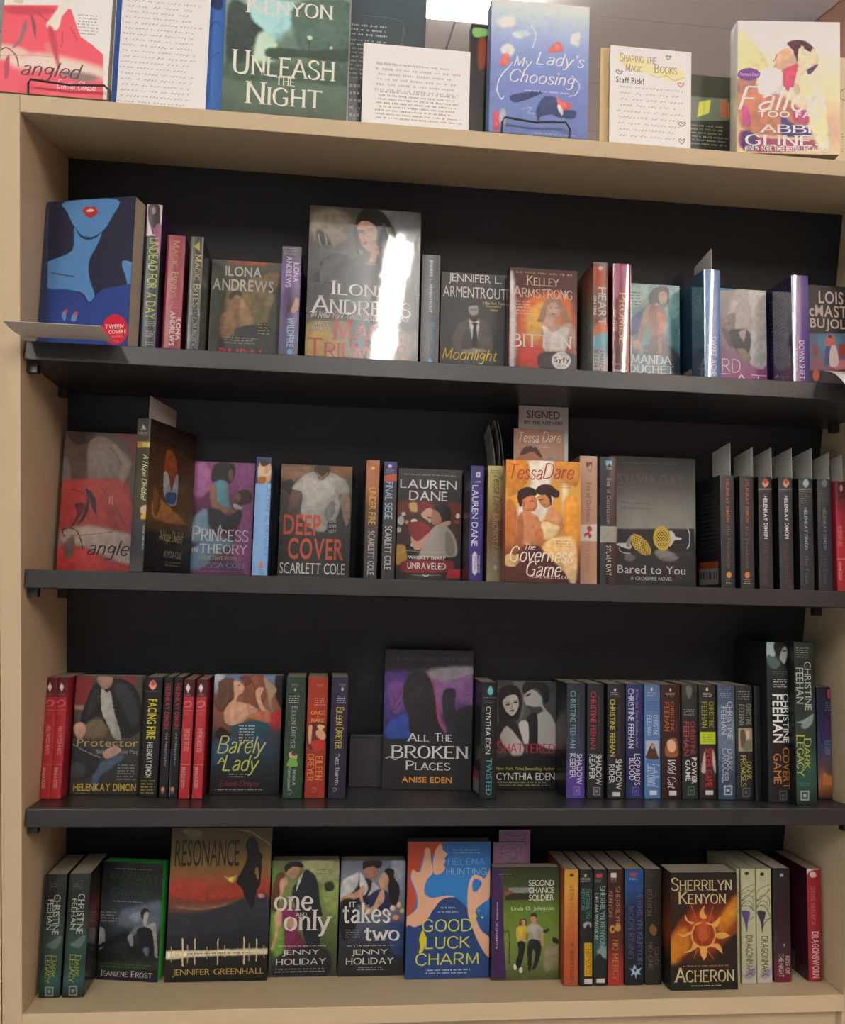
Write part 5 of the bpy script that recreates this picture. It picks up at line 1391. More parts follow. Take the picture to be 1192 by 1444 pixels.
['s','#c8c8d0',.4,'17.2 154.8 17.1 153.5 16.6 152.5 15.8 152.2 15 152.5 14.5 153.5 14.2 154.7 14.4 156 14.9 157 15.6 157.3 16.4 157 17 156'],
['f','#b8b8c8',15.6,140.2,15.1,12.1,4],
['t','a','C','#c8b83c',1,13.4,99.3,11.6,59.6,'Eileen Dreyer'],
['t','t','C','#c8c8cc',1,11.7,41.2,6,44,'Twice Tempted'],
['l','#b8b8b8',.6,.2,'5.8 13 9 15.1 11.8 13 9.1 9.9 6.3 11.3'],
],
'front':[
['g','#4c3a90','#3a2c70','#1c1a28','#1a1a24'],
],
}],
['book','large dark purple hooded-figure cover with white storybook capitals and orange author name','f',3,.4795,.132,.1365,.21,.01,-4,0,'#1c1b1f','#a39b8a',.4,0,0,0,{
'front':[
['n',.2,16],
['g','#1a1a1c','#1c1b1e','#4a3c5a','#5a3c70','#4a3468','#38305a','#2a2a48','#222226','#262628','#262628','#262628'],
['s','#8c8890',4.7,'65.6 176.1 97.4 186 134.8 185.4 135 172.3 108.5 161.2 87.3 155.5'],
['s','#7a5488',4.2,'76.5 163.2 103.1 163.7 135 172.3 135.9 125.1 114.5 129.9 98.8 113.9 82.7 121.5'],
['s','#48347a',4.2,'.5 172.1 33.6 178.1 35.2 112.7 3.6 107'],
['s','#6a4484',3.1,'4.9 156.5 28.7 159.6 32.3 123.1 14 112.3'],
['l','#2a2038',.8,.5,'11.5 107.1 16.1 133.2 7.7 151.3'],
['l','#2a2038',.8,.5,'16.3 128 26.4 146.5 28.8 157'],
['l','#2a2038',.8,.5,'16.6 117.6 24.2 128.2 32 133.5'],
['s','#2c4ca0',2.6,'4.1 91.4 14.3 104.6 33.9 112.7 41 92.1 41.4 76.5 7.1 75.9'],
['s','#a04068',2.1,'65.6 173.5 76.7 155.3 82.6 129.3 88.3 108.5 98 87.9 88.7 92.9 77.6 113.5'],
['s','#8a6488',2.6,'80 124 85.8 103.3 96.8 85.3 88.7 90.4'],
['s','#242224',1.3,'29 146.5 32.6 162.3 41.6 174.3 54.9 178 67 170.9 75.4 152.7 79.9 129.2 83.1 103.2 91.5 82.6 43.9 81.8 39.3 107.6 30.8 128.3'],
['s','#242227',1.6,'90.2 145.1 100.7 153.2 110.1 148.1 109.3 120.7 120 122.2 135.9 125.1 136.7 78.2 110.2 77.8 99.3 93.1 90.9 113.8'],
['p','#2c2438',.8,'92.9 145.2 108.8 145.5 109.3 122 94.7 121.7'],
['l','#242224',1,.3,'100.7 155.3 100.8 149.3'],
['s','#1c1b1e',5.2,'-1.9 210.2 137 213.2 137.4 190.7 108 187.5 89.4 184.5 75.9 189.5 54.7 182.4 -1 178.7'],
['p','#242426',3.6,'-.7 73.2 139.3 80.9 140.8 -.4 .1 -1.3'],
['t','s','S','#3c3c44',0,69.1,197,117.4,5.8,'THE HEALING EDGE - BOOK ONE'],
['t','t','C','#d8d8dc',0,53.5,77.5,33.8,12.9,'All'],
['t','t','C','#d8d8dc',0,92.2,78.5,26.5,13.5,'The'],
['t','t','R','#dcdce0',0,72,55.9,119.4,20.6,'BROKEN'],
['l','#d8d8dc',1.3,.4,'4.8 45.5 11.8 47.6 18.5 43.9 23.7 45.3'],
['t','t','C','#d8d8dc',0,69.6,35.7,69.1,14.4,'Places'],
['t','a','B','#d08c40',0,68.5,14.5,76.3,9,'ANISE EDEN'],
],
}],
['display_riser','low black box riser at the back of the third shelf, left of the hooded cover','f',3,.43,.147,.18,.078,.026,0,0,'#1b1b1c','#a39b8a',.4,0,0,0,{
}],
['book','black spine with white name and cyan title, left of the black and white couple cover','s',3,.6431,.064,.0905,.168,.0245,0,0,'#1c1e20','#a39b8a',.3,0,0,0,{
'spine':[
['g','#1c1e20','#1a1c1e'],
['s','#6cb8c4',.5,'9 154.4 13.5 162.5 17.8 154.5 13.7 148.9'],
['f','#8a8c90',13.5,145.4,20.7,3,1],
['f','#707478',13.2,139.6,16.3,4.5,2],
['t','a','S','#d0d4d4',1,10.9,98.1,7.2,68.3,'CYNTHIA EDEN'],
['fv','#6a2030',18.1,99.4,2.1,64.9,1],
['t','t','S','#58a8ac',1,13,31.3,8.2,52.3,'TWISTED'],
],
'back':[
['g','#1a1a1c','#1a1a1c'],
['f','#34343a',57.7,107.5,50.3,90.9,14],
['p','#983040',.2,'28 36.7 82.2 36.9 83.4 24.7 29.6 22.2'],
['p','#8c8c88',.2,'29.6 22.2 83.4 24.7 85.3 5.4 31.9 .8'],
],
}],
['book','black and white paperback cover of a brooding couple with red title and yellow line','f',3,.655,.13,.0935,.164,.0225,0,0,'#242426','#a39b8a',.3,0,0,0,{
'front':[
['g','#3c3d3f','#4c4d4f','#4a4b4c','#3c3d3e','#38393a','#1c1d1f','#161719'],
['s','#626466',3.7,'26 162 42.4 164.9 43 114.6 32.1 109.2'],
['s','#1a1b1d',1.3,'1.7 140.5 7 153.8 20.6 158.8 34.3 154.2 40 135.7 37.5 114.6 32.2 104 15.9 103.8 5.1 98.5'],
['s','#b8b6b2',1,'10 135.4 18.1 142.1 29 143.5 34 135.7 33.3 122.4 25.3 111.8 15.7 117 10.1 127.4'],
['s','#2a2a2c',.4,'14.2 128.8 19.6 130.2 19.6 127.6 14.7 127'],
['s','#2a2a2c',.4,'26.4 132.4 32.4 133.5 32.4 130.9 27 130.3'],
['s','#4a3434',.4,'20.6 119.7 27.9 120.8 25.2 117.6'],
['l','#4c4a4a',.8,.3,'23.1 130.2 24.3 123.7 22.2 122.3'],
['l','#3a3838',.8,.3,'14.1 130.7 20.4 132.3'],
['l','#3a3838',.8,.3,'26.4 134.2 32.9 135.6'],
['l','#5a5858',1,.5,'52.3 141.2 51 134.5 46.9 133.2'],
['s','#383636',.4,'51 132.7 55.9 132.7 55.4 130.6'],
['l','#6a6866',1,.5,'70.5 109.6 81.5 104.4 91.2 94'],
['l','#807e7a',1,.5,'5.2 88 16.3 72.3 27.4 59.3'],
['l','#707070',1,.5,'37.8 93.5 40.7 83 43.5 72.5'],
['l','#6a6a6a',1,.5,'70.1 149.4 73.4 144.1 71.6 137.4'],
['s','#1c1c1e',1.3,'39.8 154.3 47.9 165.5 64.4 166.6 81 157.5 82.6 136.2 75.7 130.9 70.1 146.7 59 154.5 42.6 146.4'],
['s','#a8a6a2',1,'44 143.7 56.3 151.8 70.1 141.4 73 128.2 87 109.8 92.6 94 70.6 93.8 59.4 117.4 48.4 125.2 42.8 135.8'],
['s','#3c3a3a',1,'47 127.9 59.3 125.4 70.3 125.5 73.2 114.9 56.7 114.8 51.1 121.3'],
['s','#2c2a2a',.4,'45.4 142.4 52.2 146.5 53.6 144.4 46.8 140.6'],
['s','#b4b2ae',1.6,'62.2 109.5 81.4 117.7 95.4 91.4 97 62.4 65.4 70.1'],
['s','#1c1d1f',1,'48.5 109.4 63.5 114.8 65.4 72.7 64.3 41.2 52 46.4 50.2 83.1'],
['s','#c0beba',1,'35 98.7 43.1 104.1 50 98.9 50.4 70 40.8 72.5'],
['s','#b4b2ae',1.3,'5.1 93.2 16 95.9 29.8 82.9 43.6 62.1 33 46.3 16.5 61.9 8.2 72.3'],
['s','#202224',1.3,'2.4 98.4 15.9 103.8 32.3 98.7 43.6 67.3 32.5 82.9 16 95.9 2.7 77.5'],
['s','#161719',3.7,'2.6 46.1 98.5 49.3 98.8 2.2 1.1 2'],
['t','t','C','#b8303c',0,46.7,63.6,91.9,17.8,'Shattered'],
['t','s','S','#c0b840',0,46.6,30.7,91.6,6.3,'New York Times Bestselling Author'],
['t','a','S','#dcdcd8',0,46.8,19.5,91.9,10.9,'CYNTHIA EDEN'],
['f','#a8a060',47.4,8.3,90.4,8.3,2],
],
}],
['book','spine fading from slate to purple with teal author name, beside the black-and-white couple','s',3,.7765,.066,.0885,.168,.0278,0,0,'#262c34','#a39b8a',.3,0,0,0,{
'spine':[
['g','#2c3440','#2a323c','#2e3644','#343850','#4a3a80','#54409a'],
['t','a','S','#74a8a4',1,9.4,114.6,8,83.9,'CHRISTINE FEEHAN'],
['fv','#5a646c',18.3,114.9,2.3,77,1],
['t','t','S','#d0d4dc',1,19.5,42.4,8.4,44.2,'SHADOW'],
['t','t','S','#d0d4dc',1,9.2,47.2,8.4,35.9,'KEEPER'],
['l','#8878b8',1.6,.3,'11.1 16.3 19.7 16.3 19.7 5.5 11.2 5.5 11.1 16.3'],
['p','#8878b8',.3,'13.5 13 17.3 13 17.3 8.7 13.6 8.7'],
],
'back':[
['g','#1a1a1e','#1a1a1e'],
],
}],
['book','dark paperback spine with red author name and white title, second in the one-author row','s',3,.8049,.064,.0905,.168,.0251,0,0,'#26272c','#a39b8a',.3,0,0,0,{
'spine':[
['g','#282a30','#26282c','#26262a'],
['t','a','S','#b83c3c',1,8.6,114.2,8.4,83.8,'CHRISTINE FEEHAN'],
['fv','#5a5c62',17.2,114.1,2.7,76.1,1],
['t','t','S','#d0d4d8',1,17.4,42,8.8,44.5,'SHADOW'],
['t','t','S','#d0d4d8',1,7.3,46.1,8.4,36.3,'REAPER'],
['l','#808488',1.6,.3,'9.9 16.2 18.9 16.2 18.9 5.4 10 5.4 9.9 16.2'],
['p','#808488',.3,'12.4 12.9 16.4 13 16.4 8.6 12.4 8.6'],
],
}],
['book','dark paperback spine with yellow author name and small white label','s',3,.8368,.064,.0905,.168,.0261,0,0,'#26282c','#a39b8a',.3,0,0,0,{
'spine':[
['g','#26282c','#24262a','#24262a'],
['f','#b8bcb8',11.3,152.6,15.5,7.4,3],
['s','#d0d4d0',.4,'12.8 159.1 12.6 158 12 157.1 11.3 156.8 10.5 157.1 9.9 157.9 9.7 159 9.9 160.2 10.5 161 11.3 161.3 12 161 12.6 160.2'],
['t','a','S','#c8b850',1,7.5,103.5,7.7,83.8,'CHRISTINE FEEHAN'],
['fv','#5a5c62',17.3,102.4,2.3,74.4,1],
['t','t','S','#d0d4d8',1,17,35.5,9.2,44,'SHADOW'],
['t','t','S','#d0d4d8',1,6.5,35.8,8,27.2,'RIDER'],
['p','#d0d0d0',.2,'8 9.6 19.1 9.6 19.1 3.6 8.1 3.6'],
],
}],
['book','indigo paperback spine all in white lettering with a blue emblem at its foot','s',3,.8654,.064,.0905,.168,.0259,0,0,'#2a2c58','#a39b8a',.3,0,0,0,{
'spine':[
['g','#30346a','#2c3060','#2a2c54','#26284c','#2a3060'],
['t','a','S','#d4d4e4',1,7.3,117.6,8.3,88.1,'CHRISTINE FEEHAN'],
['t','s','I','#a8a8c8',1,16,117.6,5.2,86.1,'#1 New York Times Bestselling Author'],
['t','t','S','#d4d4e4',1,17,42.7,9.3,45.6,"LEOPARD'S"],
['t','t','S','#d4d4e4',1,8.7,43.1,8.1,31.9,'BLOOD'],
['l','#4a5c98',1.7,.3,'9.7 16.3 19.1 16.3 19.1 5.4 9.7 5.4 9.7 16.3'],
['p','#4a5c98',.3,'12.3 13.1 16.5 13.1 16.5 8.7 12.3 8.7'],
],
}],
['book','light blue paperback spine with a tiny hooded woman picture','s',3,.8921,.063,.0915,.168,.0245,0,0,'#4c6c9c','#a39b8a',.3,0,0,0,{
'spine':[
['g','#54709c','#5878a8','#5478b0','#5078b0','#5078b0'],
['s','#c8d0c8',.4,'12.5 160.9 12.2 159.6 11.7 158.6 10.9 158.2 10.1 158.6 9.5 159.5 9.3 160.8 9.6 162.1 10.1 163.1 10.9 163.4 11.7 163.1 12.3 162.2'],
['f','#c8d0c8',11.3,154,15.6,5.6,3],
['f','#34507c',11,136.3,19.9,15.7,4],
['t','a','R','#b8ccd8',1,17.2,107.7,8.2,30.4,'CHRISTINE'],
['t','a','R','#b8ccd8',1,7.4,107.6,7.4,30.4,'FEEHAN'],
['p','#a8b0b8',.2,'1.8 85.4 22.3 85.5 22.2 57.7 1.7 57.5'],
['s','#4a3428',.7,'2.3 58.5 4.2 68.5 9.1 77.7 12 81.1 15.3 75.9 19.7 65 21.1 57.6'],
['s','#c89880',.6,'13.8 75.9 13.5 74.5 12.9 73.4 12 73 11.1 73.4 10.5 74.4 10.3 75.9 10.5 77.4 11.1 78.5 12 78.9 12.9 78.5 13.5 77.4'],
['t','t','I','#c8dce8',1,12.9,34.3,19.3,33.7,'Earth Bound'],
['p','#d0d4d8',.2,'7.4 12 18.6 12 18.6 5.7 7.4 5.7'],
],
}],
['book',"dark maroon paperback spine with a woman's face and orange lettering",'s',3,.9227,.0615,.093,.168,.0294,0,0,'#38201f','#a39b8a',.3,0,0,0,{
'spine':[
['g','#3a2220','#36201f','#341e1e','#331e1f','#301c1e'],
['s','#d0c8c0',.4,'15.5 160.4 15.2 159.1 14.7 158.2 13.9 157.8 13.1 158.2 12.5 159.1 12.3 160.4 12.5 161.7 13.1 162.7 13.9 163 14.7 162.7 15.3 161.7'],
['f','#c8c0b8',14.1,153.6,15.3,6.1,3],
['t','a','R','#b0663c',1,16.8,120.8,5.5,44.8,'CHRISTINE'],
['t','a','R','#b0663c',1,8.4,120.7,8.2,44,'FEEHAN'],
['fv','#9a8070',22.5,120.6,2,46.3,1],
['p','#402420',.4,'5.8 91 25.6 91.1 25.4 62.1 5.6 62'],
['s','#8a5c3c',.6,'6.1 80 12 87.3 21.7 89.3 25.1 76.4 24.5 62.6 7 62.5'],
['s','#dcb090',.7,'9 83.6 14.9 87.4 20.7 82.8 21.6 72.7 15.8 68.1 9.9 72.6'],
['t','t','I','#e0dcd8',1,15.6,36.1,13.6,42,'Wild Cat'],
['p','#d4d0cc',.2,'11.2 12 22.2 12 22.2 5.5 11.2 5.5'],
],
}],
['book',"dark green-black spine with a shadowed man's face at top and red author name",'s',3,.949,.06,.0943,.169,.0243,0,0,'#222624','#a39b8a',.3,0,0,0,{
'spine':[
['g','#3c403c','#2c2e2c','#26282a','#24282a','#222826','#243028'],
['s','#6a6c66',1.2,'7 165.8 14.6 166.9 15.6 156.6 11.2 148.3 8 154.5'],
['s','#2a2c2a',1,'11.3 167.9 21.1 167 22 148.5 15.5 152.5 16.7 162.8'],
['f','#b8b8b4',11.6,127.9,18.4,10.2,4],
['t','a','S','#a84040',1,16.8,90.1,6.9,48.9,'CHRISTINE'],
['t','a','S','#a84040',1,6.6,88.7,8.2,50.2,'FEEHAN'],
['t','t','B','#d4d4d4',1,18.3,41.9,8.2,38.4,'POWER'],
['t','t','B','#d4d4d4',1,8.8,42.1,7.5,30.9,'GAME'],
['l','#4a6a54',1.8,.3,'9.1 18.2 18.4 18.2 18.3 6.6 9.1 6.6 9.1 18.2'],
['p','#4a6a54',.3,'11.7 14.7 15.8 14.7 15.7 10.1 11.7 10.1'],
],
}],
['book','dark spine with olive author name and a bright lime label','s',3,.9775,.06,.0943,.169,.0259,0,0,'#2a2826','#a39b8a',.3,0,0,0,{
'spine':[
['g','#2e2e2c','#2a2a2a','#2c2828','#382a2a','#3a2a2a','#221e1e'],
['s','#d8d8d8',.4,'14.3 162.1 14.1 160.7 13.4 159.6 12.6 159.2 11.7 159.6 11.1 160.6 10.9 162.1 11.1 163.5 11.8 164.6 12.6 165 13.5 164.6 14.1 163.6'],
['f','#c8c8c8',13.4,154.2,14.8,7.6,3],
['t','a','R','#90982c',1,19,124.9,8.3,38.6,'CHRISTINE'],
['t','a','R','#90982c',1,8.1,124.2,9.1,39.8,'FEEHAN'],
['p','#b0c830',.2,'1.6 99 26.3 99.2 26.1 80.8 1.4 80.6'],
['f','#6a7820',14.1,89.8,17.3,13.3,4],
['s','#b8b0ac',1.6,'2.9 44.5 8.5 70.9 9.3 42.5 6 38.5'],
['s','#b8b0ac',1.6,'21.5 73 27.1 44.6 24.4 38.5 20.2 54.7'],
['t','t','S','#b82c38',1,14.3,46.6,10.8,56.7,'SPIDER GAME'],
['p','#d8d4d4',.2,'9 13.2 20.9 13.3 20.8 6.6 9 6.6'],
],
}],
['book','slate blue clouded spine with pale lettering','s',3,1.0071,.0585,.0958,.169,.0264,0,0,'#344454','#a39b8a',.3,0,0,0,{
'spine':[
['n',.4,6],
['g','#44566c','#4a5e76','#5a6e86','#66788c','#4c5c74','#38485c','#3a4c66'],
['f','#8c9cb0',12.3,156.9,19.7,15.5,5],
['t','a','S','#b4bec8',1,18.4,117,8.7,55.4,'CHRISTINE'],
['t','a','S','#b4bec8',1,8.8,116.3,8.3,41,'FEEHAN'],
['t','t','S','#a8b4bc',1,17.6,57.9,8.7,33.1,'DARK'],
['t','t','S','#a8b4bc',1,10.5,50,9.8,50.7,'CAROUSEL'],
['l','#b0bcc4',1.8,.3,'9.2 19.6 20 19.7 19.8 7.6 9 7.5 9.2 19.6'],
['p','#b0bcc4',.3,'12.1 16 16.9 16 16.8 11.2 12.1 11.2'],
],
}],
['book','black spine with olive lettering and a small old painting','s',3,1.0345,.0575,.0968,.169,.0267,0,0,'#242628','#a39b8a',.3,0,0,0,{
'spine':[
['g','#2a2c2e','#242628','#222426'],
['f','#a0a098',14.3,154.4,21.1,14.5,4],
['t','a','R','#8c9484',1,20.7,125.5,9.2,31.9,'CHRISTINE'],
['t','a','R','#8c9484',1,9.5,125.2,8.7,31.4,'FEEHAN'],
['p','#a09078',.2,'4.4 105.4 26.3 105.6 25.8 70.8 4 70.6'],
['s','#5a4a3c',1,'7 100.3 13.5 102.4 15.5 86 8.8 75.8'],
['s','#6a7058',1.2,'15.5 86 24.3 88.1 24 72.8 10.9 72.7'],
['s','#c8b8a8',.6,'16.8 101.4 22.2 98.3 17.7 88.1'],
['t','t','R','#b0ac60',1,20.3,42.7,8.3,27.4,'DARK'],
['t','t','R','#b0ac60',1,11.2,42.4,9.1,46.3,'PROMISES'],
['l','#606468',1.8,.3,'10.2 16.9 20.2 16.9 20 5.2 10 5.2 10.2 16.9'],
['p','#606468',.3,'12.9 13.4 17.3 13.4 17.2 8.7 12.9 8.7'],
],
}],
['book','near-black unreadable spine squeezed beside the tall stormy hardcover','s',3,1.0483,.058,.0963,.169,.0098,0,0,'#1c1d1f','#a39b8a',.35,0,0,0,{
'spine':[
['g','#1e2022','#1c1e20'],
['t','t','L','#303234',1,6.7,66.7,4.6,67.4,'OTHER'],
],
}],
['book',"tall dark hardcover spine with a man's moonlit profile and orange title",'s',3,1.0828,.0375,.1023,.236,.034,0,0,'#1e2022','#a39b8a',.3,0,0,0,{
'spine':[
['g','#2a3434','#26302f','#202424','#1e2022','#1e2022','#1e2022','#1e2022'],
['s','#9ab8b4',1.6,'-.9 234.1 10.5 236.4 14.7 226.1 12.3 215.8 7.9 211.6 3.6 217.7 -1.3 211.4'],
['s','#4a6860',1.6,'-.8 213.5 12.3 213.7 20.9 203.6 12 195.2 3.4 201.2'],
['s','#1a1c1e',1.2,'10.4 230.2 17.1 236.5 39 235.9 38.2 195.6 27.3 197.5 21 211.8 14.5 215.8'],
['s','#98a098',.8,'24.6 226.3 29 229.5 33.3 223.4 32 214 27.4 203.7 23.1 207.7 20 213.8'],
['s','#2c3030',.4,'24.5 224.2 31.1 223.9 31.1 222.3 25.2 222.2'],
['f','#7c8880',20.6,190.4,26.2,5.8,2],
['f','#c8ccc8',20.9,174.8,25.1,14.3,4],
['t','a','S','#dce0dc',1,28.5,123.2,9.5,72.6,'CHRISTINE'],
['t','a','B','#e4e8e4',1,15.4,122.7,15.9,71.1,'FEEHAN'],
['t','t','S','#b8743c',1,27.6,50,11.3,60.3,'COVERT'],
['t','t','S','#b8743c',1,13.7,49.4,12.1,44.2,'GAME'],
['l','#4c5654',1.8,.3,'17 16.5 27.1 16.5 26.9 4.6 16.8 4.5 17 16.5'],
['p','#4c5654',.3,'19.8 12.9 24.2 12.9 24.1 8.1 19.7 8.1'],
],
}],
['book','tall dark teal spine with silver dragon and lime title on the third shelf','s',3,1.1152,.0214,.1182,.237,.0318,0,0,'#202826','#a39b8a',.3,0,0,0,{
'spine':[
['g','#262e2c','#222826','#202826','#24302e','#2c3c38','#283c38','#285048','#244840','#1e2422'],
['f','#8c9890',14.1,221.8,23.5,16.4,5],
['t','a','S','#a8b4ac',1,20.4,172.9,10.6,71.7,'CHRISTINE'],
['t','a','S','#a8b4ac',1,7.9,172.9,11.3,52.7,'FEEHAN'],
['s','#7c8c88',1.2,'1 118.9 10.7 122 21.7 128.2 28.2 131.3 25.8 118.1 14.8 110 8.4 114 10.6 118'],
['l','#98a8a4',.8,.4,'4.2 118.9 12.8 119 19.5 126.1 26 130.2'],
['t','t','C','#a0a840',1,18.1,74,11.6,46,'Dark'],
['t','t','C','#a8b040',1,7.4,71.4,13.2,60.9,'Legacy'],
['f','#50807c',12.5,30.1,20.4,6,2],
['l','#98a8a0',1.8,.3,'6.9 19.8 18.2 19.8 17.9 7.4 6.6 7.4 6.9 19.8'],
['p','#98a8a0',.3,'9.9 16.1 14.9 16.1 14.8 11.1 9.8 11.1'],
],
'back':[
['g','#1c1e1e','#1c1e1e'],
['p','#a06a80',.2,'174.4 111.7 186 113.3 185.3 96.1 173.7 95.3'],
],
}],
['book','small spine of night sky and sunset rocks, last on the third shelf','s',3,1.162,.06,.0945,.168,.0225,0,0,'#26222c','#a39b8a',.3,0,0,0,{
'spine':[
['g','#28283a','#2c2c48','#2a2c4c','#34346a','#3c4470','#6a4a50','#a86a44','#26201e'],
['s','#b83c58',.6,'18.3 163.6 21.7 164.7 23.8 157.4 20.2 151.1 17.4 155.2'],
['f','#a0a0b0',20.5,138.6,14.6,14.6,4],
['t','a','R','#6a2c50',1,16.8,110,9.9,30.1,'YASMINE'],
['t','t','S','#8a90b0',1,16.4,77.8,10.6,21.7,'THE LAST GUARDIAN'],
['p','#c07840',1.2,'7.5 39.2 32.1 43.4 31.4 18.7 7.1 22.8'],
['s','#5a4a50',1.4,'10.1 55.6 19.1 59.8 30.3 59.8 29.7 39.2 14.1 37.1'],
],
'back':[
['g','#28242c','#28242c'],
],
}],
['book','dark teal spine with lime title, left one of the pair at bottom left corner','s',4,.0349,.048,.106,.166,.0283,0,0,'#1e2624','#a39b8a',.2,0,0,0,{
'spine':[
['g','#2c302e','#242826','#2a2e2c','#2c3c38','#2c4a44','#243c38','#2c5450','#1c2422'],
['f','#585c58',13.3,151.9,17.2,13.2,5],
['t','a','S','#aeb8ae',1,17.3,111.8,8.9,53.9,'CHRISTINE'],
['t','a','S','#aeb8ae',1,8.7,111.6,7.7,41.2,'FEEHAN'],
['s','#5c6c68',1.2,'6.3 71.1 12.6 75 23.2 82.8 26.5 78.8 20.2 66.9 12.1 67'],
['t','t','C','#90962c',1,17.9,42,8.4,29.8,'Dark'],
['t','t','C','#989e38',1,10.6,38.7,8.6,38.8,'Legacy'],
['l','#7c8884',1.8,.3,'9.1 14.5 18.5 14.3 19.2 3.4 9.8 3.6 9.1 14.5'],
['p','#7c8884',.3,'11.9 11.1 16.1 11.1 16.3 6.7 12.2 6.8'],
],
}],
['book','dark teal spine with lime title, right one of the pair at bottom left corner','s',4,.0674,.048,.106,.167,.0291,0,0,'#1e2624','#a39b8a',.2,0,0,0,{
'spine':[
['g','#2c302e','#242826','#2a2e2c','#2c3c38','#2c4a44','#243c38','#2c5450','#1c2422'],
['f','#585c58',14.1,151.6,17.3,13.2,5],
['t','a','S','#aeb8ae',1,18.5,112.6,9.1,54.5,'CHRISTINE'],
['t','a','S','#aeb8ae',1,9.4,112.2,7.1,41.3,'FEEHAN'],
['s','#5c6c68',1.2,'6.7 71.6 13.1 75.5 23.8 83.4 27.1 79.3 20.7 67.4 12.6 67.5'],
['t','t','C','#90962c',1,18.6,42.4,8.1,29.9,'Dark'],
['t','t','C','#989e38',1,11.6,39.1,8.7,38.9,'Legacy'],
['l','#7c8884',1.8,.3,'9.4 14.8 18.9 14.6 19.5 3.5 10.1 3.7 9.4 14.8'],
['p','#7c8884',.3,'12.3 11.4 16.4 11.3 16.7 6.9 12.5 7'],
],
'front':[
['n',.3,8],
['g','#1c1e20','#2a2420','#6a4030','#8a5440','#343438','#34383a','#3a4440','#2c3430'],
],
}],
['book','black cover of a woman sitting by a moonlit tombstone, with bright green page edges','f',4,.0705,.108,.0915,.167,.0235,-10,0,'#1c1e22','#3cc048',.35,0,0,0,{
'front':[
['n',.3,12],
['g','#1a1c1e','#1c1e20','#222628','#343a44','#3c424c','#2c3038','#1c2024','#1c1c24','#241f30'],
['s','#5c6878',4.6,'32.4 98.4 63.2 108.2 89.8 113.6 93.6 84.4 83.4 67.1 51.7 74.1 29.1 77.2'],
['s','#8c98a8',2.9,'44.1 90.5 61.5 99.7 64.4 87.2 51.3 82.4'],
['s','#a4b0b4',1,'-6.1 65.1 -3.2 72.6 3.5 73.5 8.4 67.9 8.5 46.9 -4.7 43.1'],
['s','#181a1e',1.7,'-7 44.1 21.2 60.1 38.6 69.3 44.4 65.3 39.4 54.6 8.5 46.9 -4.4 37.9'],
['s','#1c1a1c',1,'60.5 97.6 66.8 103.7 73.8 99.2 73.4 87.6 68 83.2 63.3 87.2'],
['s','#a4a29c',.8,'66.2 95.7 72.8 98.1 73.2 89.7 70.5 79.1 82.5 83.8 86.8 67.3 89.5 38.2 94 36.4 85.2 35.9 82.9 56.7 74.1 75.1 66 78.9'],
['s','#6c7074',.8,'45.5 65.4 56 78.4 67.1 79 56.6 68 48.1 59.2'],
['s','#17181c',1,'56.3 72.2 76.3 75.2 81.8 56.6 78.4 37.7 47.2 36.2 43.9 54.8 62 51.5'],
['s','#8a9498',1,'43.5 61.1 50 65.6 52 51 48.7 48.8'],
['s','#5c6c80',2.1,'66.8 45.5 75.6 48 74.1 35.4'],
['s','#2a3028',1.3,'1 23.6 87.7 29.8 88.4 17.4 6.1 13.4'],
['f','#8c8c88',48,158,56.2,2.8,1],
['t','t','C','#1f4030',0,44.7,147,84.3,11.6,'Halfway'],
['t','t','C','#1c3c2c',0,48.2,136.1,49.4,6.3,'to the'],
['t','t','C','#2a4838',0,43.2,124.7,58.3,11.6,'Grave'],
['f','#8a9094',41.2,111.4,43.7,3.4,1],
['f','#a0a0a0',13.8,89.1,26.9,16.8,4],
['f','#3a7c3c',43.7,20.9,82.4,7.3,2],
['t','a','C','#c0c0bc',0,43.7,9.6,77.8,10.4,'Jeaniene Frost'],
],
}],
['book','large paperback cover of a woman in silhouette at sunset over a glowing sound wave','f',4,.1705,.0915,.147,.2185,.02,0,0,'#1e1c1a','#a39b8a',.35,0,0,0,{
'front':[
['n',.2,14],
['g','#4a3c28','#5c4a2c','#6a5830','#7a6434','#8c5a34','#98402c','#7a3c2c','#5a3c38','#34343c','#22262c','#1c1e22','#1a1a1c','#181818','#181614'],
['s','#6a6450',2.6,'16.9 217 44 214.7 38 199.1 21.9 205.8'],
['l','#9a8a70',1.1,.9,'98.4 215.6 116.8 212.2 144.9 194.1'],
['s','#9c3c28',3.5,'.6 139.6 47.4 143.6 65.9 132.4 101.7 140.9 137.9 142.8 147.6 129.4 116.2 118.6 48.9 112.7 1.5 122'],
['s','#7c5048',2.2,'6.7 108.8 71.4 110.3 107.2 116.5 103.1 107.7 49.4 101.7 6.9 103.3'],
['s','#a08058',1.1,'11.2 106.6 49.3 103.9 89.5 110.1 80.6 105.8 40.5 101.4'],
['s','#2c2f38',3.5,'2.9 95.7 49.6 97.3 107.2 116.5 143.4 120.5 145 80.7 73.4 68.5 4.4 65.2'],
['s','#d8b840',1.5,'78.7 148.9 87.8 146.6 96.7 149.8 92.6 141 88.1 140.6'],
['s','#e8d060',.9,'84.5 145.5 92.3 147.6 91.4 142.1 88.1 141'],
['s','#141214',.9,'108.4 194.3 111.4 203.3 117 205.9 122.8 203.7 127.1 194.2 128.9 185.3 133.7 178.5 133.4 169.6 132.4 138.4 128.2 129.6 125.4 116.3 121.4 103.1 109.3 120.9 106.7 129.8 97.1 140.9 105.4 158.6 111.5 176.4'],
['s','#8a6440',.4,'123.7 156.3 126.9 161.8 129.6 151.8 128.8 142.9'],
['s','#c89090',1.1,'129.6 122.9 136.4 123.9 138.9 118.4 132.1 117.3'],
['p','#d8c8a8',1.3,'-1 41.8 146.5 43.8 146.7 38.9 -.7 35.3'],
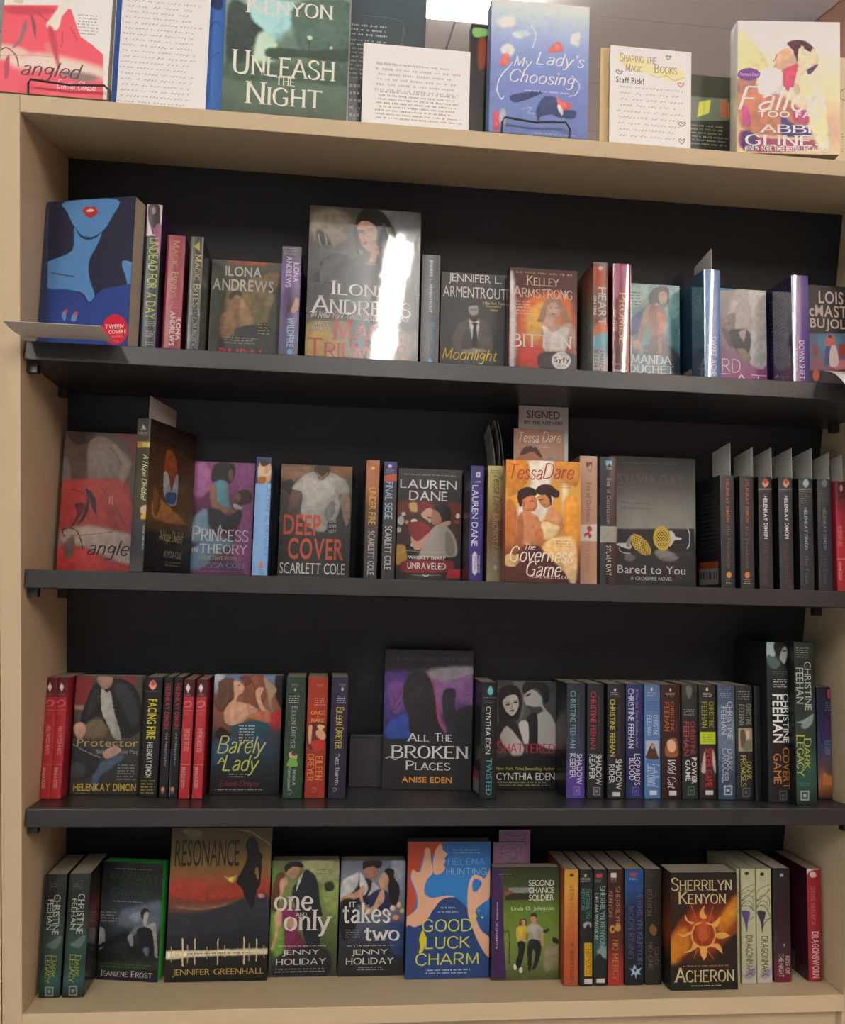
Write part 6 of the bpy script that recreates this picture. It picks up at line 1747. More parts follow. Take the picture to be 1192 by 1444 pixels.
['s','#f0e8c8',2,'-1.1 43.6 52.2 43.8 146.5 45.1 146.7 37.8 52.6 35.7 -.5 32.7'],
['l','#e8d0a0',2,.9,'22.9 60.6 24.7 23.6'],
['l','#c8b080',1.1,.9,'30.6 51.7 31.4 26.8'],
['l','#e8d0a0',1.5,.9,'40.7 60.3 42 24.4'],
['l','#e8d0a0',1.3,.9,'73.8 59.8 75 23.8'],
['l','#c8b080',.9,.7,'84.3 50.9 85.1 33.4'],
['l','#e8d0a0',1.8,.9,'111.9 61.4 113.1 24.2'],
['l','#c8b080',1.1,.9,'119.5 52.5 120.1 28.5'],
['l','#e8d0a0',1.5,.9,'130.5 58.9 131.3 28.3'],
['l','#c8b080',.9,.7,'58.6 49.1 59.4 32.8'],
['l','#c8b080',.9,.7,'7.4 49.9 8.1 28.3'],
['l','#c8b080',.9,.7,'141.7 50 142.4 32.4'],
['f','#6a5838',76.9,39.9,94,4.8,1],
['t','t','S','#1e1a14',0,52.9,182.9,93.6,38.9,'RESONANCE'],
['t','a','S','#b09a5c',0,76.6,12.7,131.8,11.3,'JENNIFER GREENHALL'],
],
}],
['book','green garden paperback cover of a red-haired woman in a crimson dress facing a suited man','f',4,.319,.103,.101,.168,.025,0,0,'#3c4030','#a39b8a',.35,0,0,0,{
'front':[
['n',.25,10],
['g','#6a7a4c','#74844c','#78844c','#6c7c44','#5a6c3c','#4c5c34','#404838','#34382e'],
['s','#a8b07c',4,'43.2 166 99.1 165.7 97.7 138.5 72.2 134.2'],
['s','#8a9c58',3.1,'76.8 134.2 100.2 134 99.3 88.9 80.4 98.1'],
['s','#5aa04c',3.1,'-1.4 152.8 6.5 157.3 12 134.7 1 121.4'],
['s','#70a040',4,'2.3 90.1 18.9 76.5 20.6 32.1 4.4 36.8'],
['s','#2c3a24',1.3,'79.2 134.1 90.8 136.3 93.5 125 81.9 122.8'],
['s','#6a4028',1.1,'1.4 112.4 2.8 134.8 9.1 149.4 18.3 150.4 18.8 136.9 14.6 128 12.9 112.3 9 94.5 .8 99'],
['s','#c89c80',.9,'13 139.2 20.9 143.7 24.7 134.6 19.2 127.9 16.3 112.3 13.1 107.8 12.3 128'],
['s','#2a2420',1.1,'18 157.2 22.4 163.9 33.9 166.6 43.2 164.9 46.9 159.2 38.9 155.9 29.5 159.4 21.8 150.4'],
['s','#c4947a',.9,'21.8 150.4 29.6 158.2 41.2 157 39.2 148 32.5 141.3 24.3 144.8'],
['s','#20242c',1.1,'31 121.1 41.7 143.5 50.6 154.7 62.4 147.8 69.9 132 73.1 107.2 77.3 89.2 75 53.5 76.9 .1 63.1 .4 51.9 53.8 41.4 89.6'],
['s','#c8ccd0',.7,'36.7 123.3 39.5 139 50.5 155.1 46.2 148 42 134.5'],
['s','#7c2c50',1.3,'15.7 98.9 31.7 100.9 41.6 85.2 39.8 71.8 49.6 53.8 52.4 40.5 24.9 40.9 21.5 67.6'],
['s','#cca486',.9,'6.9 90.1 15.7 98.9 17.6 81 12.5 63.3 6.6 39 2 41.3 7.9 63.3'],
['s','#c89c80',.9,'23.4 78.7 34.7 83 37.5 71.8 26 69.8'],
['s','#24262a',2.2,'22.7 36.5 84.7 39.9 86.1 0 8.1 1.5'],
['f','#4c5440',79.8,151.1,25.7,9.1,3],
['t','t','R','#dcd8d4',0,34.1,105.4,58.6,21.5,'one'],
['t','t','R','#c8c8c4',0,46,89.6,16.2,5.4,'AND'],
['t','t','R','#dcd8d4',0,56.4,76.6,72.5,39.1,'only'],
['f','#c0bcb8',47.7,44.1,73.6,3.6,1],
['t','a','S','#d4d0cc',0,47.6,34.1,55.2,9.3,'JENNY'],
['t','a','S','#d4d0cc',0,48.1,21.6,74.4,9.1,'HOLIDAY'],
['f','#b0aca8',47.3,9.2,79.2,7.3,2],
],
}],
['book','paperback cover of a dark-haired woman in navy dancing with a man in a waistcoat','f',4,.4225,.1,.098,.168,.025,0,0,'#2c3038','#a39b8a',.35,0,0,0,{
'front':[
['n',.2,9],
['g','#6a7484','#7a8490','#7c8492','#6c7484','#5c6478','#3c4458','#2c3038','#26282c','#24262a'],
['s','#9aa4b4',3.6,'75.6 166 96.9 165.9 96.5 134 88.5 124.9'],
['s','#241c1a',1.1,'32.2 159.5 35.5 167.4 59 167.9 61.1 159.3 54.6 155.9 47.4 159.4 37.1 150.3'],
['s','#a87c64',.9,'33.5 154.9 47.4 159.4 55.8 154.7 54.9 145.7 48 140.1 37.3 144.7'],
['s','#24262a',1.1,'15.6 125.6 21.9 150.5 33.8 143.6 48.1 136.7 50 111.8 39.7 102.9 18.6 107.6'],
['s','#c8ccd0',1.1,'-.5 121.3 3.5 139.3 19.6 148.2 27.7 150.4 24.9 130.1 11.3 116.7 -.2 112.3'],
['s','#ccd0d4',1.1,'28.9 150.4 38.7 136.7 41.4 125.4 34.6 116.4 29.6 127.8'],
['s','#c89c80',.9,'-2.6 112.3 25.1 123.3 34.2 132.2 36.7 125.4 32.3 116.5 7 105.5 -2.3 104.5'],
['s','#181418',1.1,'65.4 150.1 71.1 156.9 80.6 153.4 80.9 143.2 88.3 131.8 89.8 118.1 84.4 102.3 74.8 107 72 125.1 71.6 138.7'],
['s','#c89c80',.9,'57.4 141.1 65.4 150.1 72.7 141 70.7 127.4 65 122.9 58.8 132'],
['s','#23284c',1.1,'41.5 120.9 60.2 125.2 72.1 120.6 77.3 102.4 70.5 93.5 49.4 93.7 44.5 100.5'],
['s','#cca084',.9,'27.6 118.8 32.2 121 37.4 102.9 49.2 100.5 60.3 123 66.1 122.9 65.4 107.1 44.8 89.3 35.2 98.4'],
['s','#b8bcc0',1.1,'48.1 136.7 57.7 129.8 55.5 125.3 41.7 116.4 46.1 125.4'],
['s','#e8dcc0',1.1,'83.5 97.8 83.1 96 81.7 94.7 79.9 94.3 78 94.8 76.6 96.1 76 97.9 76.5 99.7 77.8 101 79.7 101.5 81.6 101 83 99.7'],
['s','#e8d0a0',1.1,'92.4 102.3 92 100.2 90.8 98.7 89.2 98.2 87.5 98.8 86.3 100.3 85.8 102.3 86.2 104.4 87.3 105.8 89 106.4 90.6 105.8 91.9 104.3'],
['s','#d8c8a0',1.1,'97.3 93.2 96.9 91.4 95.8 90 94.1 89.6 92.5 90.1 91.2 91.4 90.7 93.2 91.1 95 92.3 96.3 93.9 96.8 95.6 96.3 96.9 95'],
['s','#e0a080',1.3,'89.6 84.2 89 82.2 87.3 80.7 85 80.2 82.6 80.8 80.8 82.3 80.1 84.3 80.7 86.4 82.4 87.8 84.7 88.3 87.1 87.8 88.9 86.3'],
['s','#e8e0c8',1.1,'78.1 88.9 77.8 87.5 76.8 86.6 75.4 86.2 74 86.6 72.9 87.6 72.5 88.9 72.8 90.3 73.8 91.3 75.2 91.6 76.7 91.2 77.7 90.2'],
['s','#2c4070',4,'68.8 71 96.9 75.1 99.2 30.2 79.1 35'],
['s','#181a1e',2.7,'-.1 107.8 25.6 107.5 22.3 62.7 4 54'],
['t','t','R','#e4e4e0',0,18.9,104.2,9.8,7.7,'IT'],
['t','t','R','#e4e4e0',0,40.4,91.3,71.8,29.9,'takes'],
['t','t','R','#e4e4e0',0,64.7,60.2,53.2,19.5,'two'],
['f','#a8a8a8',20.6,61.6,24.4,13.4,4],
['f','#c8c8c4',47.3,44,72.3,3.6,1],
['t','a','S','#d8d8d4',0,47,33.9,54.8,9.4,'JENNY'],
['t','a','S','#d8d8d4',0,47.5,21.7,72.2,9.8,'HOLIDAY'],
['f','#b0b0b0',50,11,43.1,6.7,2],
],
}],
['book','bright blue and orange cartoon cover of two reaching hands with yellow-outlined title','f',4,.5225,.085,.1265,.199,.024,0,0,'#23447c','#a39b8a',.3,0,0,0,{
'front':[
['g','#2f6cb0','#2f74bc','#3080c8','#3080c8','#2a5ca0','#284c88','#28447c','#263f74'],
['s','#b8492c',.4,'-4.2 200.6 53.8 200.3 49.2 192.4 37.6 178.8 25.7 183.4 16.9 156.3 7.6 154.1 3.1 147.4 13.1 120.3 11.2 102.4 4.5 91.2 -1.3 89.1'],
['s','#e0b090',.4,'25.6 186.8 29.1 190.6 33.2 186.8 35.5 169.7 38.2 153.9 29 142.6 25.9 124.6 36.7 116.7 46.1 117.7 60.2 119.8 46.2 114.3 39.4 99.8 28.1 82 14.2 75.5 -.9 72.4 -1.3 88 9 95.7 15.8 104.5 14.2 124.8 5.5 145.1 7.5 158.6 17 154 22.6 167.5'],
['s','#e4b494',.4,'40 181 43.3 190.1 47.9 195.8 51.5 193.5 52.9 186.7 60.1 180.9 55.5 175.3 57.3 169.6 54.5 165.1 57 160.5 51.2 152.6 40.6 151.6 37.9 167.4'],
['s','#28447c',.4,'-.9 72.4 14.2 74.4 28.1 82 39.5 97.5 48.6 110.9 62.6 117.5 76.8 115.1 91.3 101.4 103.6 78.8 113.5 56.2 127.7 26.8 128.6 -2.2 -1.4 1.5'],
['s','#e4b494',.4,'39.4 99.8 41.5 111 55.5 118.7 64.9 119.7 72.1 117.4 62.6 117.1 50.9 113.1'],
['s','#e4b494',.4,'92.5 101.4 92.1 124 95.3 142.1 102.3 150 111.9 147.6 117.9 144.1 123.7 155.5 126.1 155.5 126.7 119.1 115 107.9 106.7 101.2 104.6 90 113.2 69.6 127.2 56 127.6 29.1 113.6 45 101.4 69.8 93.9 90.1'],
['s','#2f78c0',.4,'100.4 126.2 99 137.5 103.6 144.3 112 140.8 113.3 135.1 106.3 126.1'],
['s','#e0d040',.7,'106.7 90 106.3 87.9 105.1 86.5 103.5 86 101.8 86.5 100.5 88 100.1 90 100.5 92.1 101.7 93.5 103.3 94.1 105 93.5 106.2 92'],
['s','#60b090',.4,'111.3 97.8 111 96.8 110.3 96.1 109.2 95.8 108.1 96.1 107.3 96.8 107 97.8 107.3 98.9 108.1 99.6 109.1 99.9 110.2 99.6 111 98.8'],
['s','#c8d850',.4,'117 87.6 116.7 86.8 116.1 86.2 115.3 86 114.5 86.2 113.9 86.8 113.6 87.6 113.8 88.4 114.4 89 115.3 89.2 116.1 89 116.7 88.4'],
['s','#d8d030',.2,'22.6 66.5 24.8 70.4 27.3 66.4 29.8 59.7 28.8 50.8 25.6 39.7 19.8 37.6 21.4 46.4 19.8 57.6'],
['f','#8cb4dc',88.9,184.8,46,8,2],
['t','a','L','#8cb4dc',0,89.2,169.6,56.5,9.6,'HELENA'],
['t','a','L','#a8c8e8',0,89.5,155.2,61.2,10.2,'HUNTING'],
['t','s','S','#d8e0ec',0,63.3,102.6,22,3.6,'Is it love,'],
['t','s','S','#d8e0ec',0,63.3,96.4,33.5,3.6,'or is she just...'],
['t','t','M','#d8dc50',0,61.9,76.9,76.1,18.4,'GOOD'],
['t','t','M','#d8dc50',0,63,52.2,68.7,18.3,'LUCK'],
['t','t','M','#d8dc50',0,62.8,28.2,96.2,18.2,'CHARM'],
['f','#d8dce8',65.2,10.4,72,8.4,2],
],
}],
['book','green meadow paperback cover of a walking couple, with a purple strip along its left edge','f',4,.6505,.074,.1035,.164,.02,0,0,'#3a2c48','#a39b8a',.35,0,0,0,{
'front':[
['n',.2,9],
['g','#2c3420','#34401f','#445020','#58702c','#64802c','#6c8434','#70883c','#6a7c3c','#5c6838','#48522c'],
['p','#7a8884',.7,'24.6 134 62.8 134.3 62.9 126.4 25.9 126.7'],
['p','#8a4c34',.4,'18.7 130.2 31.8 128.9 27.1 122.2 18.8 121.2'],
['p','#30281e',.7,'18.8 121.2 31.8 126.7 62.9 124.1 63 116.2 18.9 115.6'],
['s','#8c8468',2.7,'85.2 49.6 104.3 44.8 104.5 18 80.7 14'],
['l','#22241c',1.3,.4,'19.6 69.6 26.7 67.3 27.3 23.8'],
['s','#262016',1.1,'79 71 87.3 74.2 87.4 69.7 80.2 67.6'],
['s','#262016',1.1,'93.4 60.7 101.8 58.3 103.1 51.6 94.7 53.9'],
['p','#3c2450',.4,'-4.7 156.4 16.1 163 16.8 115.6 17.7 81.9 22.9 1.7 -2.3 2.2'],
['p','#3c2450',.4,'-4.8 163.1 12.3 163 -1.9 156.3 -4.7 154.1'],
['s','#5c2c24',.7,'41.9 81.6 44.2 88.3 51.4 88.6 53.4 81.4 49.1 77 44.4 78.2'],
['s','#c09478',.7,'45.5 86 50.2 87.1 51.5 81.5 47.2 78.8'],
['s','#c8b434',.9,'37.3 72.7 43.2 78.2 52.7 78.1 54 68 49.4 54.6 39.9 54.8'],
['s','#c09478',.7,'36.9 70.5 41 63.7 51.7 59.1 51.8 55.7 38.6 62.6'],
['s','#1c1c20',.9,'39.4 54.8 50.6 54.6 50.8 41.2 46.2 23.5 42.8 16.9 36.8 21.4 41.3 41.4'],
['s','#3a2a20',.7,'59 90.3 60.8 95.9 68 95.2 68.5 89.1 63.2 92.5'],
['s','#b88c70',.7,'59.7 90.3 66.8 91.4 67.6 83.5 62.2 82.4'],
['s','#a8a498',.9,'53.5 72.5 58.6 81.4 70.5 81.2 79 72.1 76.7 65.4 73.1 65.5 73.2 55.4 56.5 55.6 56.4 65.7'],
['s','#b88c70',.7,'74.3 65.4 79 67.6 79.2 49.7 76.8 49.7'],
['s','#1c1e24',.9,'56 55.6 73.7 55.4 75.3 36.3 67.6 16.4 62.9 16.5 67.4 36.5 62.6 43.2 61.2 16.5 56.5 16.6'],
['s','#d8d8d4',.7,'38.5 19.2 38.2 17 37.3 15.4 36.2 14.8 35 15.4 34.1 17 33.7 19.3 34 21.5 34.9 23.1 36 23.7 37.2 23 38.1 21.4'],
['s','#d8d8d4',.7,'47.5 14.6 47.2 12.4 46.4 10.7 45.2 10.2 44 10.8 43.1 12.4 42.8 14.7 43.1 16.9 43.9 18.5 45.1 19.1 46.3 18.4 47.2 16.8'],
['f','#b0b4a8',18.4,153.9,21.4,3.6,1],
['t','t','S','#dcdcd4',0,75.4,140.5,38.9,8.6,'SECOND'],
['t','t','S','#dcdcd4',0,75.5,130,38.9,8.4,'CHANCE'],
['t','t','S','#dcdcd4',0,75.6,119.2,38.8,8.6,'SOLDIER'],
['t','a','S','#d8dcc8',0,62.4,102.9,65.5,7.2,'Linda O. Johnston'],
['t','s','B','#b8a8c8',2,8.1,79.8,4.3,67.1,'ROMANTIC suspense'],
],
}],
['bookmark_card','lilac card with a hand-drawn dog bone, standing behind the meadow cover','f',4,.6551,.0955,.0502,.195,.0006,0,0,'#6a5068','#a39b8a',.6,0,0,0,{
'front':[
['g','#94728f','#9c7a97','#9c7a97'],
['l','#3c2c40',.7,.2,'11.5 186.9 16.3 190.3 18.8 185.7 35.8 186.8 40.6 191.4 44.3 187.9 41.9 183.3 44.4 178.6 39.6 177.5 34.7 181 18.9 179.9 14.1 177.6 11.1 181.1 12.8 183.4 11.5 186.9'],
['l','#3c2c40',.7,.2,'9.3 173.1 13 171.9'],
['t','s','I','#4a3450',0,30.5,171.6,15.8,6.5,'Staff'],
['f','#543c58',30,164.6,21.8,2.8,1],
],
}],
['bookmark_card','lilac card mostly hidden, taller and behind the dog-bone card','f',4,.6644,.098,.0492,.213,.0006,0,0,'#64506a','#a39b8a',.6,0,0,0,{
'front':[
['g','#86698c','#8a6d90'],
['l','#44344a',.7,.2,'7.5 200.1 9.8 207.1 24.5 203.5 39.1 207 41.6 202.3 39.2 197.7'],
],
}],
['book','orange paperback spine with dark narrow lettering, first spine right of the meadow cover','s',4,.777,.05,.106,.167,.0215,0,0,'#a04a24','#a39b8a',.3,0,0,0,{
'spine':[
['g','#c89038','#d09c40','#c88038','#b86430','#a85430','#b05830','#a85038'],
['p','#4a3020',.2,'8.2 161.2 13.9 161.1 13.9 156.7 8.2 156.7'],
['t','t','R','#8a6030',1,11,114.3,7.8,62.3,'SHERRILYN KENYON'],
['p','#6a3820',.2,'10.5 61.7 12.2 61.7 12.7 55.5 11 55.5'],
['t','a','R','#4a2c20',1,11.9,27.5,6.6,47.2,'NIGHT PLEASURES'],
],
'back':[
['g','#a85a30','#a85030','#984428'],
],
}],
['book','black spine with teal name and a yellow pasted title strip','s',4,.7985,.048,.106,.167,.0196,0,0,'#1f2424','#a39b8a',.3,0,0,0,{
'spine':[
['g','#20282a','#1e2424','#1e2222','#1c1e1e'],
['s','#c8c840',.4,'9.7 158.2 9.5 157.1 8.9 156.3 8.1 156 7.3 156.3 6.6 157.1 6.4 158.2 6.6 159.4 7.2 160.2 8.1 160.5 8.9 160.2 9.5 159.3'],
['f','#c0c8c0',8.3,152.2,14.8,6.7,3],
['t','a','R','#4a8c84',1,11.4,118,6.2,43.7,'SHERRILYN'],
['t','a','R','#4a8c84',1,4.4,124.3,5.7,31.2,'KENYON'],
['fv','#98a8a4',16.6,118.5,2.4,43.5,1],
['s','#a8a8b0',1.3,'17.4 86.8 16.6 84.3 14.4 82.6 11.3 82 8.2 82.7 5.9 84.5 5.1 86.9 5.9 89.4 8.2 91.1 11.2 91.7 14.3 91 16.6 89.2'],
['s','#201c20',.9,'7.7 80.3 11.3 88 14.8 86.8 16.1 69.1 9 67'],
['p','#c8a820',.4,'6.7 61.5 18.5 61.3 18.7 14 6.9 14.2'],
['t','t','S','#8a3420',1,12.7,37.5,8,43.4,'OTHERWORLDS'],
['p','#d0d0cc',.2,'6.9 10.2 19.6 10 19.7 3.4 7 3.7'],
],
}],
['book','dark spine with pale green capitals and a teal castle at its foot','s',4,.8203,.048,.106,.167,.02,0,0,'#202626','#a39b8a',.3,0,0,0,{
'spine':[
['g','#22282a','#20262a','#222a2c','#2c4848','#2c5450','#22302e','#1c2020'],
['s','#7c9c98',1.8,'5.4 51.2 18.4 55.4 18.4 37.8 9 37.9'],
['s','#1c2826',.9,'1.9 38.1 8.9 46.8 13.7 40.1 18.4 37.8 18.5 22.3 1.9 22.7'],
['p','#b04038',.4,'3.3 160.8 12.4 161.2 12.4 155.3 3.3 155.4'],
['f','#8a9494',7.8,150.5,10.3,5.2,2],
['t','a','R','#88b0a4',1,12.9,99.3,8.3,87.9,'SHERRILYN KENYON'],
['t','t','R','#a8b0a8',1,4,99.4,5.7,67.8,'DREAM WARRIOR'],
['p','#d4d4d0',.2,'3.9 10.5 16.6 10.3 16.6 4.4 3.9 4.6'],
],
}],
['book','spine fading from brown to bright red with a white emblem and gold ornament','s',4,.846,.048,.106,.167,.024,0,0,'#5a2420','#a39b8a',.3,0,0,0,{
'spine':[
['g','#3c2420','#3a201c','#4a2420','#4c2820','#5a2820','#98302c','#a83430'],
['p','#d0d0cc',.4,'4.1 162 12.7 162.3 12.7 155.1 4.1 155.2'],
['f','#a89890',9,150.9,10.8,4.9,2],
['t','a','R','#a88064',1,15,114.7,7.2,54.8,'SHERRILYN'],
['t','a','R','#a88064',1,4,117.6,6.5,38,'KENYON'],
['s','#b89048',.9,'10.9 80.7 10.4 77.8 8.8 75.7 6.7 75 4.5 75.8 2.9 77.9 2.4 80.8 2.9 83.7 4.5 85.8 6.6 86.6 8.8 85.8 10.4 83.6'],
['s','#b89048',.9,'19.5 82.8 19 80.2 17.4 78.2 15.2 77.5 13.1 78.3 11.5 80.3 10.9 82.9 11.5 85.6 13.1 87.5 15.2 88.2 17.4 87.5 18.9 85.5'],
['s','#3c2018',.7,'9.3 80.7 9 79.4 8.3 78.4 7.4 78.1 6.4 78.5 5.7 79.5 5.4 80.8 5.7 82.1 6.4 83.1 7.4 83.4 8.3 83.1 9 82.1'],
['t','t','R','#b08048',1,11.5,36.4,9.5,59.6,'NO MERCY'],
],
}],
['book','midnight blue spine with purple-grey lettering and a white snowflake-like crest','s',4,.8769,.048,.106,.167,.0291,0,0,'#1c2434','#a39b8a',.25,0,0,0,{
'spine':[
['g','#24508c','#244a7c','#1f2c48','#232c44','#202838','#1c222c','#1a1c24'],
['p','#a84048',.4,'8.6 162.2 18.3 162.1 18.2 157.1 8.6 157.2'],
['f','#8aa0c0',13.5,153.3,12.8,5,2],
['t','a','R','#54587c',1,23.5,86.3,9.7,114.9,'SHERRILYN KENYON'],
['t','t','R','#484c70',1,9.9,76.5,8.9,76.8,'MOON RISING'],
['s','#a0c0dc',.4,'6.7 25 11.4 22.7 15 29.3 19.1 22.6 25.7 24.6 22.2 19.2 24.5 14.7 18.6 15.9 17.1 9.4 15 16 9.5 13.9 11.4 19.4'],
['s','#24344c',.4,'18.1 21.5 17.8 20.4 17.1 19.6 16.2 19.3 15.2 19.6 14.5 20.4 14.3 21.5 14.5 22.6 15.2 23.4 16.2 23.7 17.1 23.4 17.8 22.6'],
],
}],
['book','very dark spine with faint bronze lettering, just left of the sunburst cover','s',4,.9052,.048,.106,.167,.0262,0,0,'#242321','#a39b8a',.25,0,0,0,{
'spine':[
['g','#302e2a','#282622','#282622','#242220'],
['f','#5c5850',11.1,157.6,8.5,5,2],
['t','a','R','#5c5444',1,7,118.6,9.2,39.3,'KENYON'],
['fv','#4c463c',17,117.9,3.6,33.7,1],
['s','#7a5830',1.1,'6.6 78.9 11.5 87.7 18.7 78.7 13.8 69.8'],
['t','t','R','#545048',1,18.2,40.3,7.9,27.8,'SON OF'],
['t','t','R','#5c564a',1,8.5,41.6,7.7,41,'NO ONE'],
],
}],
['book','thick black and orange paperback cover with a flaming sun emblem pierced by swords','f',4,.9105,.0255,.103,.168,.045,0,0,'#24201e','#a39b8a',.35,0,0,0,{
'front':[
['n',.15,9],
['g','#22201e','#24201e','#3c201c','#6a2c1c','#843a1e','#80401e','#5a281c','#2c201c','#201e1c','#1f1e1c'],
['s','#c87c24',5.4,'76 104.2 101.6 133.9 101.1 98.9 78.4 79.3 56.8 79.6'],
['s','#d89a30',3.5,'84 101.6 101.4 118.9 101.2 103.9'],
['s','#c87c24',5.4,'-2.2 70.6 19.3 90 35.2 70 11 40.9 -1 41.1'],
['s','#a03c20',4.9,'30.1 104.8 67.8 104.3 72.8 59.5 35.1 55.2'],
['s','#2a201c',3,'-1.9 125 30.2 119.7 14 100 -1.6 80.5'],
['s','#2a201c',3,'78.2 59.4 104.1 78.9 103.4 29.3 67.1 34.9'],
['l','#c88c48',.7,.2,'31.6 120.9 50.8 69.8'],
['l','#c88c48',.7,.2,'65.8 119.3 48.6 64.9'],
['l','#c88c48',.7,.2,'40.5 57.6 35 45.4'],
['l','#c88c48',.7,.2,'52.6 59.9 65.9 43.6'],
['l','#d8a050',2.7,.5,'50.2 96.6 38.1 92.3 32.1 80 36.5 66.3 49.9 59.9 63.4 65.1 68.9 78.2 63.7 91.9 50.2 96.6'],
['l','#a85c30',1.7,.5,'40.7 89.8 43.3 74.8 50 69.8 58.1 74.6 59.6 89.5'],
['s','#b85c30',.7,'46.2 94.6 51.6 102 55.6 92 56.8 74.6 50 69.8 43.3 74.8'],
['s','#dca858',.5,'47.6 102.1 45 110.8 53.1 120.7 51.2 112 55.7 102'],
['s','#dca858',.5,'32.7 93.6 23.4 99.9 22.1 107.4 27.4 98.6 36.8 96.8'],
['s','#dca858',.5,'31.3 80 19.2 75.2 11.2 80.3 20.6 79.6 31.3 83.7'],
['s','#dca858',.5,'35.2 67.6 29.8 57.8 19.6 53.5 29.7 54.1 41.9 62.5'],
['s','#dca858',.5,'45.9 61.2 46.3 50.1 51.1 42.1 55.2 49.9 55.3 61.1'],
['s','#dca858',.5,'63.4 65.1 75.5 64.4 79.4 50.8 71.4 58.3 60.7 61.7'],
['s','#dca858',.5,'68.9 79.4 81.1 81.7 90.5 76.6 78.3 71.8 68.9 75.7'],
['s','#dca858',.5,'63.7 93.2 70.5 99.3 77.3 104.2 73.7 91.8 66.3 89.4'],
['t','a','C','#d8cc98',0,48.3,151.1,95.1,19.3,'Sherrilyn'],
['t','a','C','#d8cc98',0,48.9,131.4,75.1,18.7,'Kenyon'],
['f','#a87848',54.1,34.3,71.6,4.2,1],
['t','t','C','#d4c894',0,51.4,21.4,93.2,21.6,'Acheron'],
['f','#c8c0a8',53.4,6.2,48.2,3.9,1],
],
'spine':[
['g','#2a2624','#4a2820','#7a3c20','#242220','#201e1c'],
],
}],
['book','cream spine sliver wedged between the sunburst cover and the two scrollwork spines','s',4,1.0264,.045,.106,.167,.0038,0,0,'#b4b890','#a39b8a',.35,0,0,0,{
'spine':[
['g','#b8bc98','#b4b890','#b4b890','#b8b8a0'],
['l','#3a3c34',.8,.3,'.1 130.3 3.4 132.8 3.8 122.7'],
['l','#3a3c34',.8,.3,'.3 107.4 3.6 102.3'],
],
}],
['book','cream spine with black scrollwork and vertical title, left one with a purple drip','s',4,1.0523,.045,.106,.167,.0227,0,0,'#b4b890','#a39b8a',.35,0,0,0,{
'spine':[
['g','#b8bc98','#bcc09c','#b8bc98','#bcc09c','#b4b898','#c0bcb0'],
['s','#2c2e28',.5,'12.3 160.6 11.8 159.2 10.6 158.1 8.9 157.8 7.2 158.2 6 159.2 5.6 160.6 6.1 162 7.3 163 9 163.4 10.6 163 11.9 162'],
['f','#84887c',9.1,153.2,13.9,7.7,4],
['l','#4a4c44',.8,.3,'-1 125.2 1.9 135.3 13.1 141.6 20.9 144.1'],
['l','#4a4c44',1,.3,'-1.1 117.5 7.4 127.6 18.4 125 19.6 112.2'],
['l','#4a4c44',1,.3,'-.6 112.4 7.3 120 15.5 117.4 18.1 107.1'],
['l','#3a3c34',1.3,.3,'-1.2 107.4 1.6 112.4 12.7 112.3 20.3 104.6'],
['l','#3a3c34',1,.3,'-1.5 127.7 1.7 120.1 12.9 130.1 20.8 137.7'],
['l','#4a4c44',.8,.3,'1.9 130.2 10.2 135.3 20.8 132.6'],
['s','#5a4c7c',.5,'.1 104.8 12.6 104.7 12.5 97 10.1 89.5 8 74.3 4.6 89.5'],
['l','#3a3c34',.8,.3,'12.4 92 20.2 97'],
['t','t','S','#3c4038',1,11.6,40.4,11,58.4,'DRAGONMARK'],
['s','#9890a0',2,'1.6 11.5 14.1 18.8 24.6 26.1 24.5 16.1 11.1 6.3'],
],
}],
['book','cream spine with black scrollwork and vertical title, right one with a dark drip','s',4,1.0775,.045,.106,.167,.0238,0,0,'#b4b890','#a39b8a',.35,0,0,0,{
'spine':[
['g','#b8bc98','#bcc09c','#b8bc98','#bcc09c','#b4b898','#c0bcb0'],
['s','#2c2e28',.5,'12.9 159.1 12.4 157.7 11.2 156.7 9.5 156.3 7.8 156.7 6.6 157.7 6.2 159.1 6.7 160.5 7.9 161.6 9.6 161.9 11.3 161.5 12.5 160.5'],
['f','#84887c',10,151.7,13.9,7.7,4],
['l','#4a4c44',.8,.3,'-.2 124.9 2.8 135.1 14 141.4 21.8 143.9'],
['l','#4a4c44',1,.3,'-.3 117.3 8.2 127.4 19.3 124.7 21.3 111.9'],
['l','#4a4c44',1,.3,'.2 112.2 8.1 119.7 16.4 117.1 19.5 106.8'],
['l','#3a3c34',1.3,.3,'-.4 107.1 2.4 112.1 13.5 112 22.9 94.1'],
['l','#3a3c34',1,.3,'-.7 127.5 2.5 119.8 13.8 129.9 21.7 137.5'],
['s','#3a3844',.5,'.9 104.5 13.4 104.4 13.3 96.7 10.9 89.1 9 72.7 5.7 89.2'],
['l','#3a3c34',1.3,.3,'10.3 84.1 16 91.6 23.8 94.6'],
['t','t','S','#3c4038',1,12,38.9,11.6,58.7,'DRAGONMARK'],
['s','#a09cb0',2,'3.6 11 14.7 18.3 25.4 25.7 25.2 15.6 11.8 5.8'],
],
}],
['book','black to crimson spine with small pale stacked title, beside the scrollwork pair','s',4,1.1089,.047,.106,.167,.0272,0,0,'#241f22','#a39b8a',.3,0,0,0,{
'spine':[
['g','#242428','#222226','#24201f','#2c2024','#34262e','#3c2c38','#5a2430','#702438'],
['p','#b8b8b8',.3,'11.2 159.3 16.3 159.3 16.2 154.7 11.1 154.7'],
['f','#585c60',14.6,151.7,12.6,3.3,2],
['t','a','R','#3c2024',1,15.2,107.2,9.8,43.5,'SHERRILYN'],
['p','#c8c0c0',.3,'14.9 56.2 17.7 54.9 16.2 51.2'],
['t','t','B','#c4b8b8',1,21.3,25.1,6.7,26.5,'KISS OF'],
['t','t','B','#c4b8b8',1,10.7,24.7,7.8,34.3,'THE NIGHT'],
],
'front':[
['g','#28242c','#402834'],
],
}],
